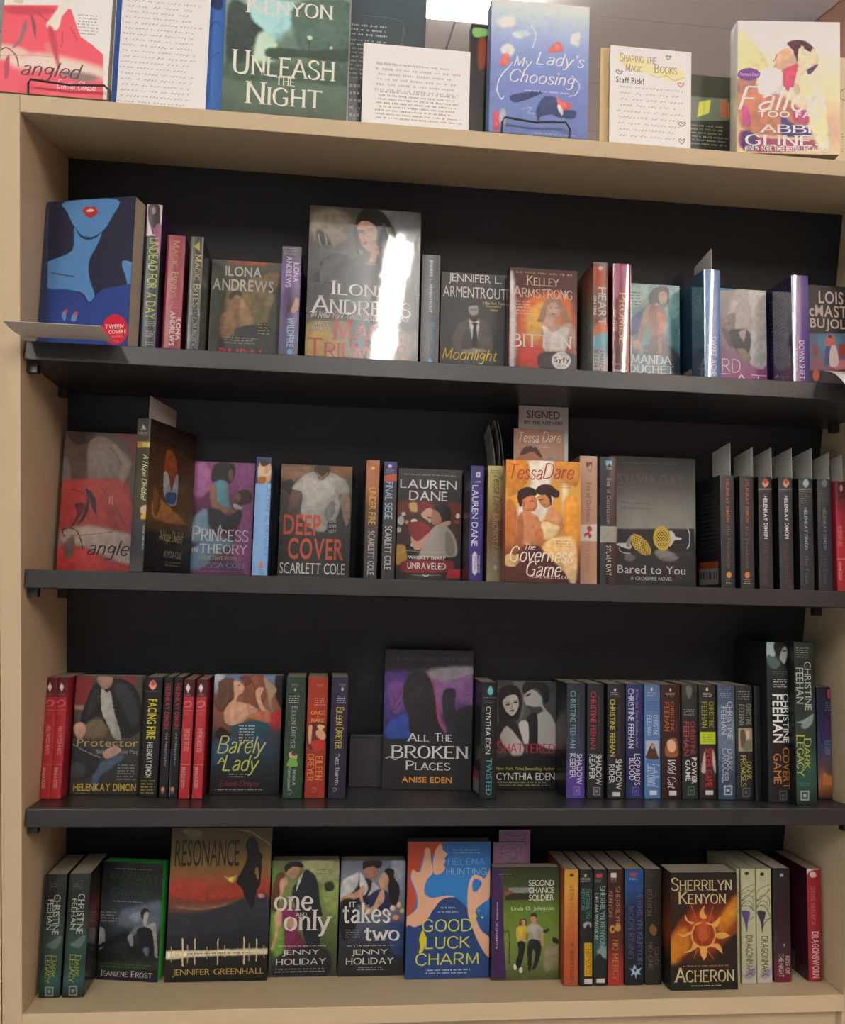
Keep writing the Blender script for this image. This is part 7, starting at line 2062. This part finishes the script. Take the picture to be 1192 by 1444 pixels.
['book','bright red spine with white torn top, at the right end of the bottom board','s',4,1.1587,.047,.106,.166,.0218,0,0,'#8c2430','#a39b8a',.3,0,0,0,{
'spine':[
['g','#98202e','#9c2430','#982430','#94242e'],
['p','#c8b8b8',.3,'-1.7 167.3 19.5 167.1 19.5 165.1 11 164.6 3.9 162.1 -1.1 155.6'],
['s','#d0b8b8',.5,'4.7 159.5 9.5 162 14.3 158.9 13.6 153.7 5.7 153.8'],
['t','a','R','#c07078',1,8.7,111.1,7.9,57.8,'SHERRILYN KENYON'],
['t','t','B','#d8c0bc',1,11.2,39.3,11.8,67.8,'DRAGONSWORN'],
],
'back':[
['g','#401c28','#4a1e2c','#481e2c','#3c1a26'],
['f','#6a3040',79.4,86.4,36.8,73.9,14],
['p','#6a5c64',.3,'56.3 31.2 66.9 31.1 65.7 -.6 55 -3.4'],
],
}],
['paper_slip','blank grey slip rising out of the first black spine, tallest of the slips','c',2,.9798,.072,.062,.219,.0006,0,0,'#d8d4cf','#a39b8a',.7,0,.167,0,{
}],
['paper_slip','blank grey price slip rising out of the second black spine from the left','c',2,1.0148,.072,.062,.213,.0006,0,0,'#d8d4cf','#a39b8a',.7,0,.167,0,{
}],
['paper_slip','blank grey slip in the third black spine, the first with a red flame','c',2,1.0444,.072,.062,.214,.0006,0,0,'#d8d4cf','#a39b8a',.7,0,.167,0,{
}],
['paper_slip','blank grey slip in the fourth black spine, the second with a red flame','c',2,1.0765,.072,.062,.2145,.0006,0,0,'#d8d4cf','#a39b8a',.7,0,.167,0,{
}],
['paper_slip','blank grey price slip rising out of the fifth black spine, whose lettering is pale grey-blue','c',2,1.1081,.072,.062,.2155,.0006,0,0,'#d8d4cf','#a39b8a',.7,0,.167,0,{
}],
['paper_slip','blank grey price slip rising out of the sixth black spine, the dimmest one','c',2,1.1358,.072,.062,.21,.0006,0,0,'#d8d4cf','#a39b8a',.7,0,.167,0,{
}],
['paper_slip','blank grey price slip rising out of the bright red spine at the far right','c',2,1.1573,.072,.062,.208,.0006,0,0,'#d8d4cf','#a39b8a',.7,0,.164,0,{
}],
['paper_slip','leftmost and lowest of the three dim bent sheets rising from the yellow script spine','c',2,.625,.085,.06,.232,.0006,0,0,'#8c8884','#a39b8a',.7,0,.1665,.01,{
}],
['paper_slip','middle one of the three dim bent sheets rising from the yellow script spine','c',2,.6333,.085,.06,.24,.0006,0,0,'#8c8884','#a39b8a',.7,0,.1665,.01,{
}],
['paper_slip','the rightmost of the three dim bent sheets rising from the yellow script spine','c',2,.6381,.085,.06,.238,.0006,0,0,'#8c8884','#a39b8a',.7,0,.1665,.01,{
}],
['book','white-bordered cover of a red draped dress held by a black wire loop, far left','f',0,-.032,.02,.128,.2,.02,0,12,'#e8dcd8','#a39b8a',.3,0,0,0,{
'front':[
['g','#fdf6f0','#fbf4ee','#f8ece6'],
['s','#f8ece4',3.1,'-5.4 117.1 11.3 118.8 11.8 111.1 -4.8 109.4'],
['s','#d8d0c0',1.5,'11.3 118.8 22.5 120 20 115 11.5 115.7'],
['p','#e86070',.9,'-21.5 108.7 62.1 117.1 79.4 113.2 89.5 86.1 92.8 78.6 107.6 69.1 120.7 57.9 124.1 -.6 -13.6 -6.5'],
['s','#c84a5c',3.7,'-4.7 107.9 28.6 112.8 62.5 111.5 48.8 103.9 12.5 100.3'],
['s','#e88484',3.1,'51.2 66.9 65.7 59 66.9 40.5 54.9 51.8'],
['s','#f8d8cc',6.2,'-1.2 55.7 16.2 45.1 43.7 52.3 83.3 48.2 121.8 39.4 122.5 27.1 84.4 29.8 56.1 33.4 17 32.9'],
['s','#f4c8bc',4.3,'-18 57.2 9.6 59.8 32.4 52.7 16.4 42 -16.9 42'],
['s','#8c7078',1.5,'25.6 93.8 28.2 83.2 21.9 64.1 12.7 55.5 20.1 70.1'],
['s','#8a5060',1.2,'32 102.2 38.4 90.4 39.6 72 35.5 83.9'],
['l','#904858',1.2,.6,'40.3 104.6 52.2 94.9 54 88.8'],
['l','#b04058',1.2,.6,'70.4 84.2 71.3 68.8 69.6 64'],
['l','#b04058',1.2,.6,'79.4 89.8 88.9 73.6'],
['s','#f8e8dc',1.2,'67.9 124.5 77.2 125.5 75.1 112.7 68.7 102.7 66.6 90.1 62.8 84.1 55.8 83.4 51.1 90.1 56.1 99.9 62.5 111.5'],
['s','#c8485a',2.5,'52.8 85.6 61.4 83.3 69.5 43.9 67.1 37.5'],
['s','#8c7878',4.3,'78.6 32.4 106.9 31.8 118.5 26.7 101.9 20.6 76.2 26'],
['s','#b85060',1.8,'5.5 37.9 10.5 47.6 10.9 20.1 7 16.7'],
['l','#50404c',1.5,.5,'-.4 44.1 -.9 51.2 5.7 56.4 12.9 52.5 19 45.3 21.9 33.9'],
['l','#b8a0a4',.9,.5,'-.5 45.1 27.1 48.6 60.7 49.8'],
['t','t','I','#54464c',0,61.6,29.7,73.1,25.4,'angled'],
['t','a','I','#fff4ec',0,91.6,15.4,46.3,11.6,'Emma Chase'],
['f','#a08c88',101.1,95,26.9,28,7],
],
}],
['book_stand','black wire display stand gripping the red dress book','f',0,.006,.012,.096,.02,.03,0,0,'#2a2428','#a39b8a',.35,0,0,0,{
}],
['poster_board','blue display board behind the handwritten letter, on top of the bookcase','f',0,.094,.045,.137,.24,.003,0,12,'#3c68b8','#a39b8a',.5,0,0,0,{
'front':[
['g','#4a78c8','#4472c0','#4070bc'],
['s','#28406c',1.9,'113.8 161.4 131.7 163.2 130.8 150.1 120.3 150.7'],
['l','#2c4c88',1.6,.6,'115.7 119.3 124.1 133.1 130.4 127.2'],
['l','#2c4c88',1.3,.6,'121.8 84.3 130.5 91.6'],
],
}],
['paper_sheet','white handwritten letter taped to the blue board','f',0,.1035,.035,.109,.165,.0006,0,12,'#f4efe8','#a39b8a',.7,0,0,0,{
'front':[
['g','#f8f4ec','#f8f4ec'],
['q','#a4a4ac',51.5,80.2,101.2,141.7,19],
],
}],
['book','dark green hardcover of a street lamp scene with cream capitals, on the top board','f',0,.2325,.03,.157,.24,.03,0,12,'#5c6e60','#a39b8a',.18,1,0,0,{
'front':[
['n',.2,14],
['g','#7ab4b0','#90c4b8','#88b0a0','#7c9c88','#6c8878','#647c6c','#5c7464','#506054'],
['s','#b4f0f0',8.3,'26.7 153.1 86.8 152.7 85 120.1 55.9 98 40.2 115.7'],
['s','#3c4c48',3.2,'3.2 144.3 26.9 146.7 33.7 128 49.3 113.4 44 96.8 35.3 89.6 39.1 70.8 7 58.3'],
['s','#587468',3.8,'86.8 152.7 162.7 160.3 165.6 69.5 116.8 78 91.8 101.4'],
['s','#c8f0d0',3.8,'43.4 109.6 64.7 102 62.9 73 39.2 67.6'],
['s','#3c5448',2.6,'56.1 91.6 116.3 92.4 161.6 98.3 162.1 82.1 92.5 82.1 56.8 75.6'],
['s','#4c6454',4.5,'6.6 67.8 162.5 69.3 163.1 50 78.8 48.9 7.6 45.6'],
['l','#3c5044',1.3,.3,'106.6 107.6 106.8 86.7'],
['s','#e8fce8',1.3,'110.8 109.6 110.4 108 109.2 106.7 107.6 106.1 105.9 106.4 104.7 107.4 104.2 109 104.6 110.7 105.7 112 107.4 112.5 109 112.3 110.3 111.2'],
['s','#d0f0d0',1,'66.7 96.4 66.5 95.4 65.9 94.7 65 94.3 64.1 94.5 63.4 95.1 63.1 96.1 63.3 97.1 64 97.8 64.8 98.2 65.8 98 66.4 97.4'],
['s','#d0f0d0',1,'137 98.5 136.7 97.4 136 96.5 134.9 96.1 133.8 96.3 133 97 132.7 98.1 133 99.3 133.7 100.2 134.8 100.6 135.8 100.4 136.6 99.6'],
['t','a','C','#f0f4e4',0,80.8,148.2,111,25.9,'Kenyon'],
['t','t','C','#f0f0dc',0,76,68.6,130.5,33.5,'Unleash'],
['t','t','R','#f0f0dc',0,78.8,47.7,23.9,11.8,'THE'],
['t','t','C','#f0f0dc',0,77.3,29.6,96.7,30.4,'Night'],
],
}],
['book','black and blue back cover with white print, half hidden behind the typed page','f',0,.392,.075,.1,.25,.02,0,8,'#283034','#a39b8a',.2,1,0,0,{
'front':[
['g','#506878','#3c5058','#2c383c','#262c30'],
['f','#b0bcbc',25.3,144.2,55.3,18.6,3],
['f','#9ca8a8',26.6,104.6,55.2,56.1,10],
['f','#b0b8b8',9.5,48.5,17.3,49.5,5],
['l','#7c9098',.6,.3,'14.3 163.8 66.9 160.7 67.9 128.4'],
],
}],
['paper_sheet','typed white page standing between the green hardcover and the pale blue cover','f',0,.4085,.02,.1375,.11,.0006,0,10,'#fbf7f2','#a39b8a',.7,0,0,0,{
'front':[
['g','#fffcf8','#fffcf6'],
['f','#c8c4c0',44.9,84.2,59.6,7.2,1],
['f','#c4c0bc',72.1,67,113.3,40.2,6],
['f','#a8a4a0',73,30.4,115.2,39.1,8],
],
}],
['book','dark paperback with a green and orange top corner, squeezed behind the pale blue cover','f',0,.553,.072,.07,.165,.02,0,8,'#34302f','#a39b8a',.3,0,0,0,{
'front':[
['g','#3c3838','#34302f','#2c2a2c'],
['s','#a8e088',1.3,'3 159.4 21.9 158.9 22.1 150.7 4.7 147.5'],
['s','#a04c30',2.6,'10.6 143.2 20.3 145.7 22.8 115 11.8 104.2'],
],
}],
['book','pale blue cover with curly white script title and tiny figures, in a wire stand','f',0,.5735,.028,.131,.18,.03,0,10,'#7c90c8','#a39b8a',.3,0,0,0,{
'front':[
['n',.1,8],
['g','#e8f4fc','#c0d4f0','#9cb0e0','#8498d0','#7c8cc8','#7488c0','#7080b8'],
['s','#f0fcfc',4.3,'8.6 152.2 27.4 158.3 31.9 143.7 10.9 141.7'],
['s','#d8ecfc',2.1,'27.9 134.8 44.6 140.6 51.1 132.6 36.5 127'],
['s','#e8f0f8',1.7,'13.6 114.1 24 120.2 32.6 111.6 24.4 102.3 15.1 105.7'],
['s','#e87c70',1.3,'12.1 90.5 18 106 25.2 104.5 22.5 91.5'],
['s','#f0f4fc',2.1,'108.2 140.2 118.8 143.3 117.9 125.9 106.3 127'],
['l','#e8f0f8',1.3,.4,'52.9 147.9 59.5 135.6 55.6 118'],
['s','#e89088',1.3,'74.7 113.3 89.2 129.7 95.8 117.4 81.1 112.6'],
['l','#e4ecf8',1.3,.4,'28.8 94.2 14.5 75.8 9.5 58.4 15.2 45.3 19.3 48.6'],
['s','#404c78',1.3,'61.6 30.9 65.5 44 73.8 53.3 88.6 52.4 97.3 38.2 114.2 37.5 112.3 26.7 93.3 26.3 81.4 29.6 68 25.1 64.7 18.4'],
['s','#f0786c',.9,'88.5 54.5 97.1 48 109 45.6 105.7 38.9 93.9 37.9'],
['s','#f4f0f0',.9,'90.8 44.1 97.3 38.2 96.6 29.6 90.9 37.7'],
['s','#404c7c',.9,'29.7 51.6 67.3 60 66.5 55.6 34.1 41.4'],
['s','#e05c60',1.3,'5.3 24.1 10.1 28.7 13.8 16.3 12 1.4 6.6 1'],
['s','#b0b4c8',2.1,'22.8 20.5 22.3 14.1 20.6 9.3 18.1 7.4 15.6 8.9 13.7 13.4 12.8 19.6 13.4 26 15.1 30.8 17.6 32.7 20.1 31.3 22 26.8'],
['l','#d8e0f4',1.1,.4,'109.2 84.2 118.8 72.2 113.9 58.9 105.4 56'],
['l','#b0bce0',.9,.4,'42.6 33.6 55.1 36.8 51.1 30.1 59.5 28.6'],
['t','t','I','#f8fcfc',0,43.4,95.5,25.2,18.8,'My'],
['t','t','I','#f8fcfc',0,92.9,101.7,65.7,22.3,"Lady's"],
['t','t','I','#f8fcfc',0,69.5,75.8,87.6,22.6,'Choosing'],
['f','#c8d0e8',75.7,59.4,67.4,5.1,1],
['f','#a8b4dc',85.2,3.1,58.9,4.2,1],
],
}],
['book_stand','black wire display stand gripping the pale blue curly-script book','f',0,.589,.02,.089,.024,.03,0,0,'#20222c','#a39b8a',.35,0,0,0,{
}],
['card_easel','plain beige card easel behind the staff pick card','f',0,.7215,.03,.1,.136,.003,0,10,'#d0b88c','#a39b8a',.7,0,0,0,{
}],
['bookmark_card','white staff pick card with drawn hearts and handwriting','f',0,.7315,.02,.1105,.1365,.0008,0,10,'#faf6ee','#a39b8a',.6,0,0,0,{
'front':[
['g','#fcf8f0','#faf6ee'],
['s','#f4e8b8',2.6,'10.6 123.4 47.2 122.4 64.6 111 90.5 113.3 103.7 101.5 82 94 60.4 99.8 21.6 107.1'],
['l','#d0b468',.9,.4,'53.9 101.4 64.7 98 77.6 101.3 86.4 95.6 101.5 101.3'],
['t','t','C','#b08c78',0,37.7,121.1,49.9,12.1,'Sharing the'],
['t','t','C','#b08c78',0,32.3,107.7,23.2,10.3,'Magic'],
['t','t','C','#b08c78',0,75.4,109.8,32,12.1,'Books'],
['t','s','B','#5c4c48',0,26.9,90.6,37.7,8.2,'Staff Pick!'],
['q','#b0aca6',56.6,48.7,94.5,73.7,9],
['l','#686068',1.1,.4,'78.3 123.1 75.6 128 78.2 129.1 78.7 127 81.7 129 82.1 126.9 78.3 123.1'],
['l','#686068',1.1,.4,'12.3 97.7 7.9 101.6 11.3 103.2 12.7 101.2 16.5 102.8 16.5 100.7 12.3 97.7'],
['l','#c04848',1.1,.4,'96 87.4 92 91.4 95.5 93.4 96.8 91.4 100.3 93.4 100.3 91.2 96 87.4'],
['l','#686068',1.1,.4,'98.2 34.1 93 37.6 96.4 40 98.2 38 102.5 40.1 102.9 37.9 98.2 34.1'],
['l','#686068',1.1,.4,'98.4 10.5 94.1 15.3 96.6 17.2 98.4 15.2 102.3 17.3 101.9 14.7 98.4 10.5'],
],
}],
['book','dark back cover with green band and yellow sticky note behind the staff pick card','f',0,.845,.085,.1,.128,.02,0,8,'#2c302c','#a39b8a',.3,0,0,0,{
'front':[
['g','#44483f','#44483f','#2c302c','#2a2c2a'],
['p','#788474',.4,'18.9 96.8 75.6 97.8 76.2 66.9 19.7 62.3'],
['p','#b87858',.9,'65.4 95.8 78 92.5 78.5 68.2 64.8 72.6'],
['p','#e8f068',.2,'34 89.9 51.1 94.6 48.4 75 31.3 68.3'],
['p','#d8e060',.2,'40.5 91.5 43.9 92.3 40.9 72.6 38.7 71.1'],
['f','#989888',50.6,43.8,56.5,30.8,6],
],
}],
['book','washed-out warm cover of a man in profile cradled by an arm, its spine showing','f',0,.9065,.022,.136,.182,.03,-7,10,'#f0e8d8','#a39b8a',.15,1,0,0,{
'front':[
['n',.1,10],
['g','#fffef8','#fffcf0','#fcf6d8','#f8f0c8','#f4e4b8','#e8c8a8','#e0b8a0','#e8d0a0'],
['s','#fcf0b0',4.3,'-4.8 167.2 11.9 163.2 41 120.6 28.6 107.4 -.3 102.5'],
['s','#c8886c',3.4,'-.2 93.9 36.9 90.4 82.3 61.3 74.1 27 12.4 30 -.1 59.6'],
['s','#5c3c4c',1.3,'65.7 150.1 71.9 155.2 86.4 156.4 99.9 147.6 101.9 137.9 82.3 145.1 80.2 125.6 76.1 127.7 74 140.6'],
['s','#e8c0a0',1.1,'50.3 133.7 59.5 142.5 67.8 144.8 78.2 129.9 76.1 116.9 61.7 110.2 48.2 116.4 50.3 125'],
['l','#704050',.9,.3,'52.3 135.9 50.9 130.4 47.2 125'],
['s','#d85c78',1.7,'59.6 112.3 78.2 123.4 82.3 117.1 72 86.8 61.7 90.9'],
['s','#f4e4c0',1.1,'74.1 86.8 80.2 121.3 83.3 145.1 87.5 147.3 89.5 138.7 94.7 136.7 100.9 145.4 108.1 130.5 102.9 121.8 82.3 104.2 82.3 82.7'],
['s','#6a4c74',.6,'92.6 115.1 106 124 105 119.6 95.7 108.7'],
['s','#fffcf4',1.3,'32.7 113.9 57.5 114.4 59.6 93 57.6 82.2 28.7 81.6'],
['s','#c08878',1.7,'-2.3 93.9 3.8 102.6 24.5 103 20.4 90.1 3.9 81.1'],
['s','#d0609c',1.3,'6.1 61.9 14.4 59.9 17.5 38.6 8.3 38.4'],
['s','#4a4480',1.7,'59.7 52.3 72.1 41.9 92.6 35.9 97.7 25.3 65.9 22.6 57.7 28.8'],
['s','#c05c80',1.7,'74.1 61.1 94.7 57.3 92.6 40.2 76.2 44.1'],
['s','#a85068',1.7,'82.3 18.6 104.9 19.1 102.9 6.3 12.5 2.3 4.2 29.8 28.9 21.8'],
['s','#543c70',1.7,'6.3 27.7 20.7 28 29 6.9 8.4 4.3'],
['s','#fcf8c0',2.6,'94.7 95.8 115.3 83.4 121.3 2.4 98.8 27.5'],
['s','#8450a4',.3,'30.1 107.9 28.1 103.5 22.7 100.3 15.2 99 7.8 100 2.3 103 .3 107.3 2.3 111.6 7.7 114.9 15.2 116.2 22.6 115.2 28.1 112.1'],
['t','s','I','#f4e8fc',0,15.7,107.1,25.8,6.5,'Rosemary Beach'],
['t','t','I','#fffefc',0,58.1,74.7,114.4,34.3,'Fallen'],
['t','t','B','#fffefc',0,69.2,53.5,84,8.5,'TOO FAR'],
['t','a','R','#fffcf0',0,63.8,33.7,69.9,11.7,'ABBI'],
['t','a','R','#fffcf0',0,65.4,17.8,109.9,16,'GLINES'],
['t','s','B','#fff8f0',0,65.7,6.3,111.3,7.9,'#1 NEW YORK TIMES BESTSELLING AUTHOR'],
],
'spine':[
['g','#fcf8f0','#f4ecdc','#e8dcc0'],
['t','t','I','#9c4c60',1,1.8,185.3,2,32,'Fallen'],
['t','t','S','#e0b8a8',1,1.8,148.3,2,28.3,'TOO FAR'],
],
}],
['book','pale beige cover with small leaf sprigs, cut off by the right edge of the picture','f',0,1.028,.075,.13,.17,.02,0,10,'#e0d4b0','#a39b8a',.4,0,0,0,{
'front':[
['g','#dcd0b8','#dcd0b0','#e0d8b0'],
['l','#70685c',.9,.2,'62 124.6 53.8 119.4 52.6 114.7 58.5 108.4 63.1 106.5'],
['l','#70685c',.9,.2,'51.5 122.6 56.2 118.4'],
['l','#70685c',.9,.2,'51.5 116.9 56.1 113.9'],
['s','#5c5448',.5,'40.1 150.1 39.6 149.1 38.3 148.3 36.4 147.9 34.5 148 33.2 148.6 32.7 149.4 33.2 150.4 34.5 151.2 36.4 151.6 38.3 151.5 39.6 151'],
['s','#a09880',1.4,'45.1 83.4 44.8 81.6 44 80.2 42.8 79.6 41.6 80 40.8 81.2 40.5 83 40.8 84.9 41.6 86.3 42.8 86.9 44 86.5 44.8 85.2'],
['f','#a8a088',53.9,45.7,16.7,29.4,7],
],
}],
]
GAIN = {0: 1.12, 1: .82, 2: .92, 3: .95, 4: .85}  # gain per row: shelf light and top-row haze put into the colours
GROUPS = {0: 'books and cards displayed on top of the bookcase', 1: 'paperbacks on the upper black shelf', 2: 'paperbacks on the middle black shelf', 3: 'paperbacks on the third shelf', 4: 'paperbacks on the bottom board'}
ROLE = {'t': 'title_lettering', 'a': 'author_lettering', 's': 'small_lettering', 'f': 'small_print'}
def stack(Vs, Fs, Cs):
    n = 0; V = []; F = []; C_ = []
    for v, f, c in zip(Vs, Fs, Cs): V.append(v); F += [tuple(n+i for i in q) for q in f]; C_.append(np.tile(c, (len(v), 1))); n += len(v)
    return np.concatenate(V), F, np.concatenate(C_)
def build_item(it):
    name, label, kind, s, x, d, w, h, t, yaw, lean, body, pages, rough, coat, z0, curl, faces = it
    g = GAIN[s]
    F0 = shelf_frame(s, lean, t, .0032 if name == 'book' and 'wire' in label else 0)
    M = (Matrix.Translation((0, d, 0)) @ F0 @ Matrix.Translation((x, 0, 0)) if s == 0 else F0 @ Matrix.Translation((x, d, 0))) @ Matrix.Rotation(math.radians(yaw+(90 if kind in 'sc' else 0)), 4, 'Z')
    root = empty(name, M); seed = zlib.crc32(label.encode()) % 9999; rnd = random.Random(seed)
    cat = {'book': 'book', 'bookmark_card': 'card', 'paper_slip': 'paper slip', 'paper_sheet': 'paper', 'poster_board': 'board', 'card_easel': 'easel', 'book_stand': 'book stand', 'display_riser': 'riser'}[name]
    tag(root, label, cat, GROUPS[s] if name == 'book' and s else None)
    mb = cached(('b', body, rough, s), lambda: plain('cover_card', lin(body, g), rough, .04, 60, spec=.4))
    if name == 'book_stand':
        W = w; top = h; zf = .0018-t*0
        M2 = Matrix.Translation((x, d, TOPZ+TOPT+.0016)); root.matrix_world = M2
        V, F = tube_vf([(0, 0, 0), (0, 0, top*.75), (W*.03, -.001, top), (W*.5, -.001, top*.86), (W*.93, -.001, top), (W, 0, top*.7), (W, 0, 0)], .0014, 8); mesh('front_loop', V, F, M_wire, root, smooth=True)
        for xx in (0, W):
            V, F = tube_vf([(xx, 0, 0), (xx, .07, 0)], .0014, 8); mesh('base_wire', V, F, M_wire, root, smooth=True)
        V, F = tube_vf([(0, .07, 0), (W*.2, .085, .06), (W*.8, .085, .06), (W, .07, 0)], .0014, 8); mesh('back_loop', V, F, M_wire, root, smooth=True)
        return root
    if name == 'display_riser':
        box('riser_top', 0, w, 0, t, h-.004, h, M_black, root, .0006); box('riser_front', 0, w, 0, .004, 0, h-.0042, M_black, root)
        for xx in (.0, w-.004): box('riser_side', xx, xx+.004, .0042, t, 0, h-.0042, M_black, root)
        return root
    off = .0002
    if name == 'book':
        hard = 'hardcover' in label; c = .0022 if hard else .0005; e = .003 if hard else 0; r = min(.0022, t*.12)
        out = [(w, 0), (r, 0), (r*.3, r*.3), (0, r), (0, t-r), (r*.3, t-r*.3), (r, t), (w, t)]
        inn = [(w, c), (r+c*.5, c), (r*.3+c, r*.3+c), (c, r+c*.5), (c, t-r-c*.5), (r*.3+c, t-r*.3-c), (r+c*.5, t-c), (w, t-c)]
        V = []; n = 8
        for P in (out, inn):
            for z in (0, h): V += [(a, b, z) for a, b in P]
        F = []
        for i in range(n-1):
            F += [(i, n+i, n+i+1, i+1), (2*n+i, 2*n+i+1, 3*n+i+1, 3*n+i), (n+i, 3*n+i, 3*n+i+1, n+i+1), (i, i+1, 2*n+i+1, 2*n+i)]
        F += [(0, 2*n, 3*n, n), (n-1, 2*n-1, 4*n-1, 3*n-1)]
        holder = mesh('cover', V, F, mb, root)
        mp_ = cached(('pg', pages), lambda: plain('page_edges', lin(pages), .8, .16, 300, .5, spec=.2, stretch=(.2, 8, .2)))
        box('page_block', c+.0006, w-.0008-e, c+.0001, t-c-.0001, e+.0004, h-.0006-e, mp_, root)
    else:
        n = 10; V = []
        for i in range(n+1):
            z = z0+(h-z0)*i/n; b = curl*((z-z0)/(h-z0))**2 if h > z0 else 0
            V += [(0, b, z), (w, b*.6, z), (w, b*.6+t, z), (0, b+t, z)]
        F = [(0, 3, 2, 1), (4*n, 4*n+1, 4*n+2, 4*n+3)]
        for i in range(n):
            for k in range(4): F.append((4*i+k, 4*i+(k+1) % 4, 4*i+4+(k+1) % 4, 4*i+4+k))
        if name == 'paper_slip' and kind == 'c': V = [(a, b, c-(.006*(a/w) if c > (z0+h)/2 else 0)) for a, b, c in V]
        holder = mesh('card_sheet', V, F, mb, root, smooth=False)
        if name == 'card_easel':
            V, F = box_vf(w*.3, w*.7, .004, .006, 0, h*.7); mesh('easel_strut', [(a, b+(h*.7-cc)*.35, cc) for a, b, cc in V], F, mb, root)
    mpz = printed(rough, coat)
    for face, ops in faces.items():
        if face == 'spine': W = t
        else: W = w
        def place(U, Vv, o_):
            if face == 'front': return np.stack([U, np.full_like(U, -o_), Vv], -1)
            if face == 'back': return np.stack([w-U, np.full_like(U, t+o_), Vv], -1)
            q = 2*U/t-1; bulge = .03*t*(1-q*q)-.0016*np.clip((np.abs(q)-.82)/.18, 0, 1)**2*min(1, t/.02)
            return np.stack([-(o_+np.maximum(bulge, -.0004)), t-U, Vv], -1)
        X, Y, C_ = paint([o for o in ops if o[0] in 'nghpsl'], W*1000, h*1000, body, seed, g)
        ny, nx = X.shape; m_ = .0001
        P = place(np.clip(X/1000, m_, W-m_).ravel(), np.clip(Y/1000, m_, h-m_).ravel(), off)
        idx = np.arange(nx*ny).reshape(ny, nx); Q = np.stack([idx[:-1, :-1], idx[:-1, 1:], idx[1:, 1:], idx[1:, :-1]], -1).reshape(-1, 4)
        mesh({'front': 'front_picture', 'spine': 'spine_panel', 'back': 'back_panel'}[face] if name == 'book' else 'printed_face', P, Q, mpz, holder, C_.reshape(-1, 3), smooth=(face == 'spine'))
        parts = {}
        for o in ops:
            if o[0] == 't':
                _, role, font, col, rot, cx, cy, ww, hh, txt = o
                V, F, ext = layout(txt, font); a, b = V[:, 0], V[:, 1]
                if rot == 0: U, Z = cx+a*ww, cy+b*hh
                elif rot == 1: U, Z = cx+b*ww, cy-a*hh
                else: U, Z = cx-b*ww, cy+a*hh
                lim = W*1000
                parts.setdefault(role, []).append((U/1000, Z/1000, F, lin(col, g), .00035))
            elif o[0] in ('f', 'fv', 'q'):
                _, col, cx, cy, ww, hh, n = o
                if o[0] == 'fv': V, F = print_lines('f', hh, ww, n, rnd); U, Z = cx+V[:, 1], cy-V[:, 0]
                else: V, F = print_lines(o[0], ww, hh, n, rnd); U, Z = cx+V[:, 0], cy+V[:, 1]
                parts.setdefault('f', []).append((U/1000, Z/1000, F, lin(col, g), .0003))
            elif o[0] == 'o':
                P_ = nums(o[-1]); r_ = o[2]/2; V = []; F = []
                for q in P_: b = len(V); V += [(q[0]-r_, q[1]), (q[0], q[1]-r_), (q[0]+r_, q[1]), (q[0], q[1]+r_)]; F.append((b, b+1, b+2, b+3))
                V = np.array(V); parts.setdefault('f', []).append((V[:, 0]/1000, V[:, 1]/1000, F, lin(o[1], g), .0003))
        for role, L in parts.items():
            Vs = []; Fs = []; Cs = []
            for U, Z, F, c, o_ in L:
                if face == 'spine' and len(U): U, Z, F = cut_across(U, Z, F, t)
                keep = [f for f in F if any(0 <= U[i] <= W and 0 <= Z[i] <= h for i in f)]; Z = np.clip(Z, .0002, h-.0002)
                if not keep: continue
                Vs.append(place(np.clip(U, 0, W), Z, o_)); Fs.append(keep); Cs.append(np.clip(c, 0, .92))
            if not Vs: continue
            V, F, C2 = stack(Vs, Fs, Cs)
            o_ = mesh(ROLE[role], list(map(tuple, V)), F, mpz, holder, C2)
            if role == 'f': o_['kind'] = 'stuff'
    return root
for it in ITEMS: build_item(it)

# ---------------------------------------------------------------- shelf-edge cards
M_card = plain('card_stock', (.52, .48, .44), .7, .03, 20)
c1 = empty('shelf_card', Matrix.Translation((.003, 0, SHZ[1])))
tag(c1, 'curled blank grey card jutting from the upper black shelf edge at far left', 'card')
def sheet(name, rows, mat, parent, th=.0006, cols=None):
    V = []
    for a, b in rows: V += [Vector(a), Vector(b), Vector(b)+Vector((0, 0, th)), Vector(a)+Vector((0, 0, th))]
    F = [(0, 1, 2, 3), tuple(4*(len(rows)-1)+k for k in (3, 2, 1, 0))]
    for i in range(len(rows)-1):
        for k in range(4): F.append((4*i+k, 4*i+4+k, 4*i+4+(k+1) % 4, 4*i+(k+1) % 4))
    return mesh(name, V, F, mat, parent)
rows = []
for i in range(9):
    q = i/8; yy = .012-.075*q; zz = .0045+.012*q-.010*math.sin(q*math.pi)*.5
    rows.append(((.004-.006*q, yy, zz), (.112-.0035*q, yy, zz)))
sheet('card_sheet', rows, M_card, c1)
c2 = empty('shelf_card', Matrix.Translation((1.05, 0, SHZ[1])))
tag(c2, 'white printed card with red top line drooping from the upper shelf at far right', 'card')
rows = [((0, .010-.07*q, .015-.034*q*q), (.085, .010-.07*q, .015-.034*q*q)) for q in [i/8 for i in range(9)]]
sheet('card_sheet', rows, plain('white_card', (.78, .76, .74), .6), c2)
sheet('header_stripe', [((.001, .008-.012*q, .0160-.034*(.03+.17*q)**2), (.084, .008-.012*q, .0160-.034*(.03+.17*q)**2)) for q in (0, .5, 1)], plain('red_ink', (.5, .05, .06), .5), c2, .0002)
for k in range(5):
    q = .35+k*.12; yy = .010-.07*q; zz = .0158-.034*q*q
    V = []; F = []
    for m in range(8):
        xx = .012+m*.0085; b = len(V); V += [(xx, yy, zz), (xx+.006, yy, zz), (xx+.006, yy+.0022, zz+.0008), (xx, yy+.0022, zz+.0008)]; F.append((b, b+1, b+2, b+3))
    mesh('small_print', V, F, plain('grey_ink', (.2, .2, .2), .6), c2)['kind'] = 'stuff'
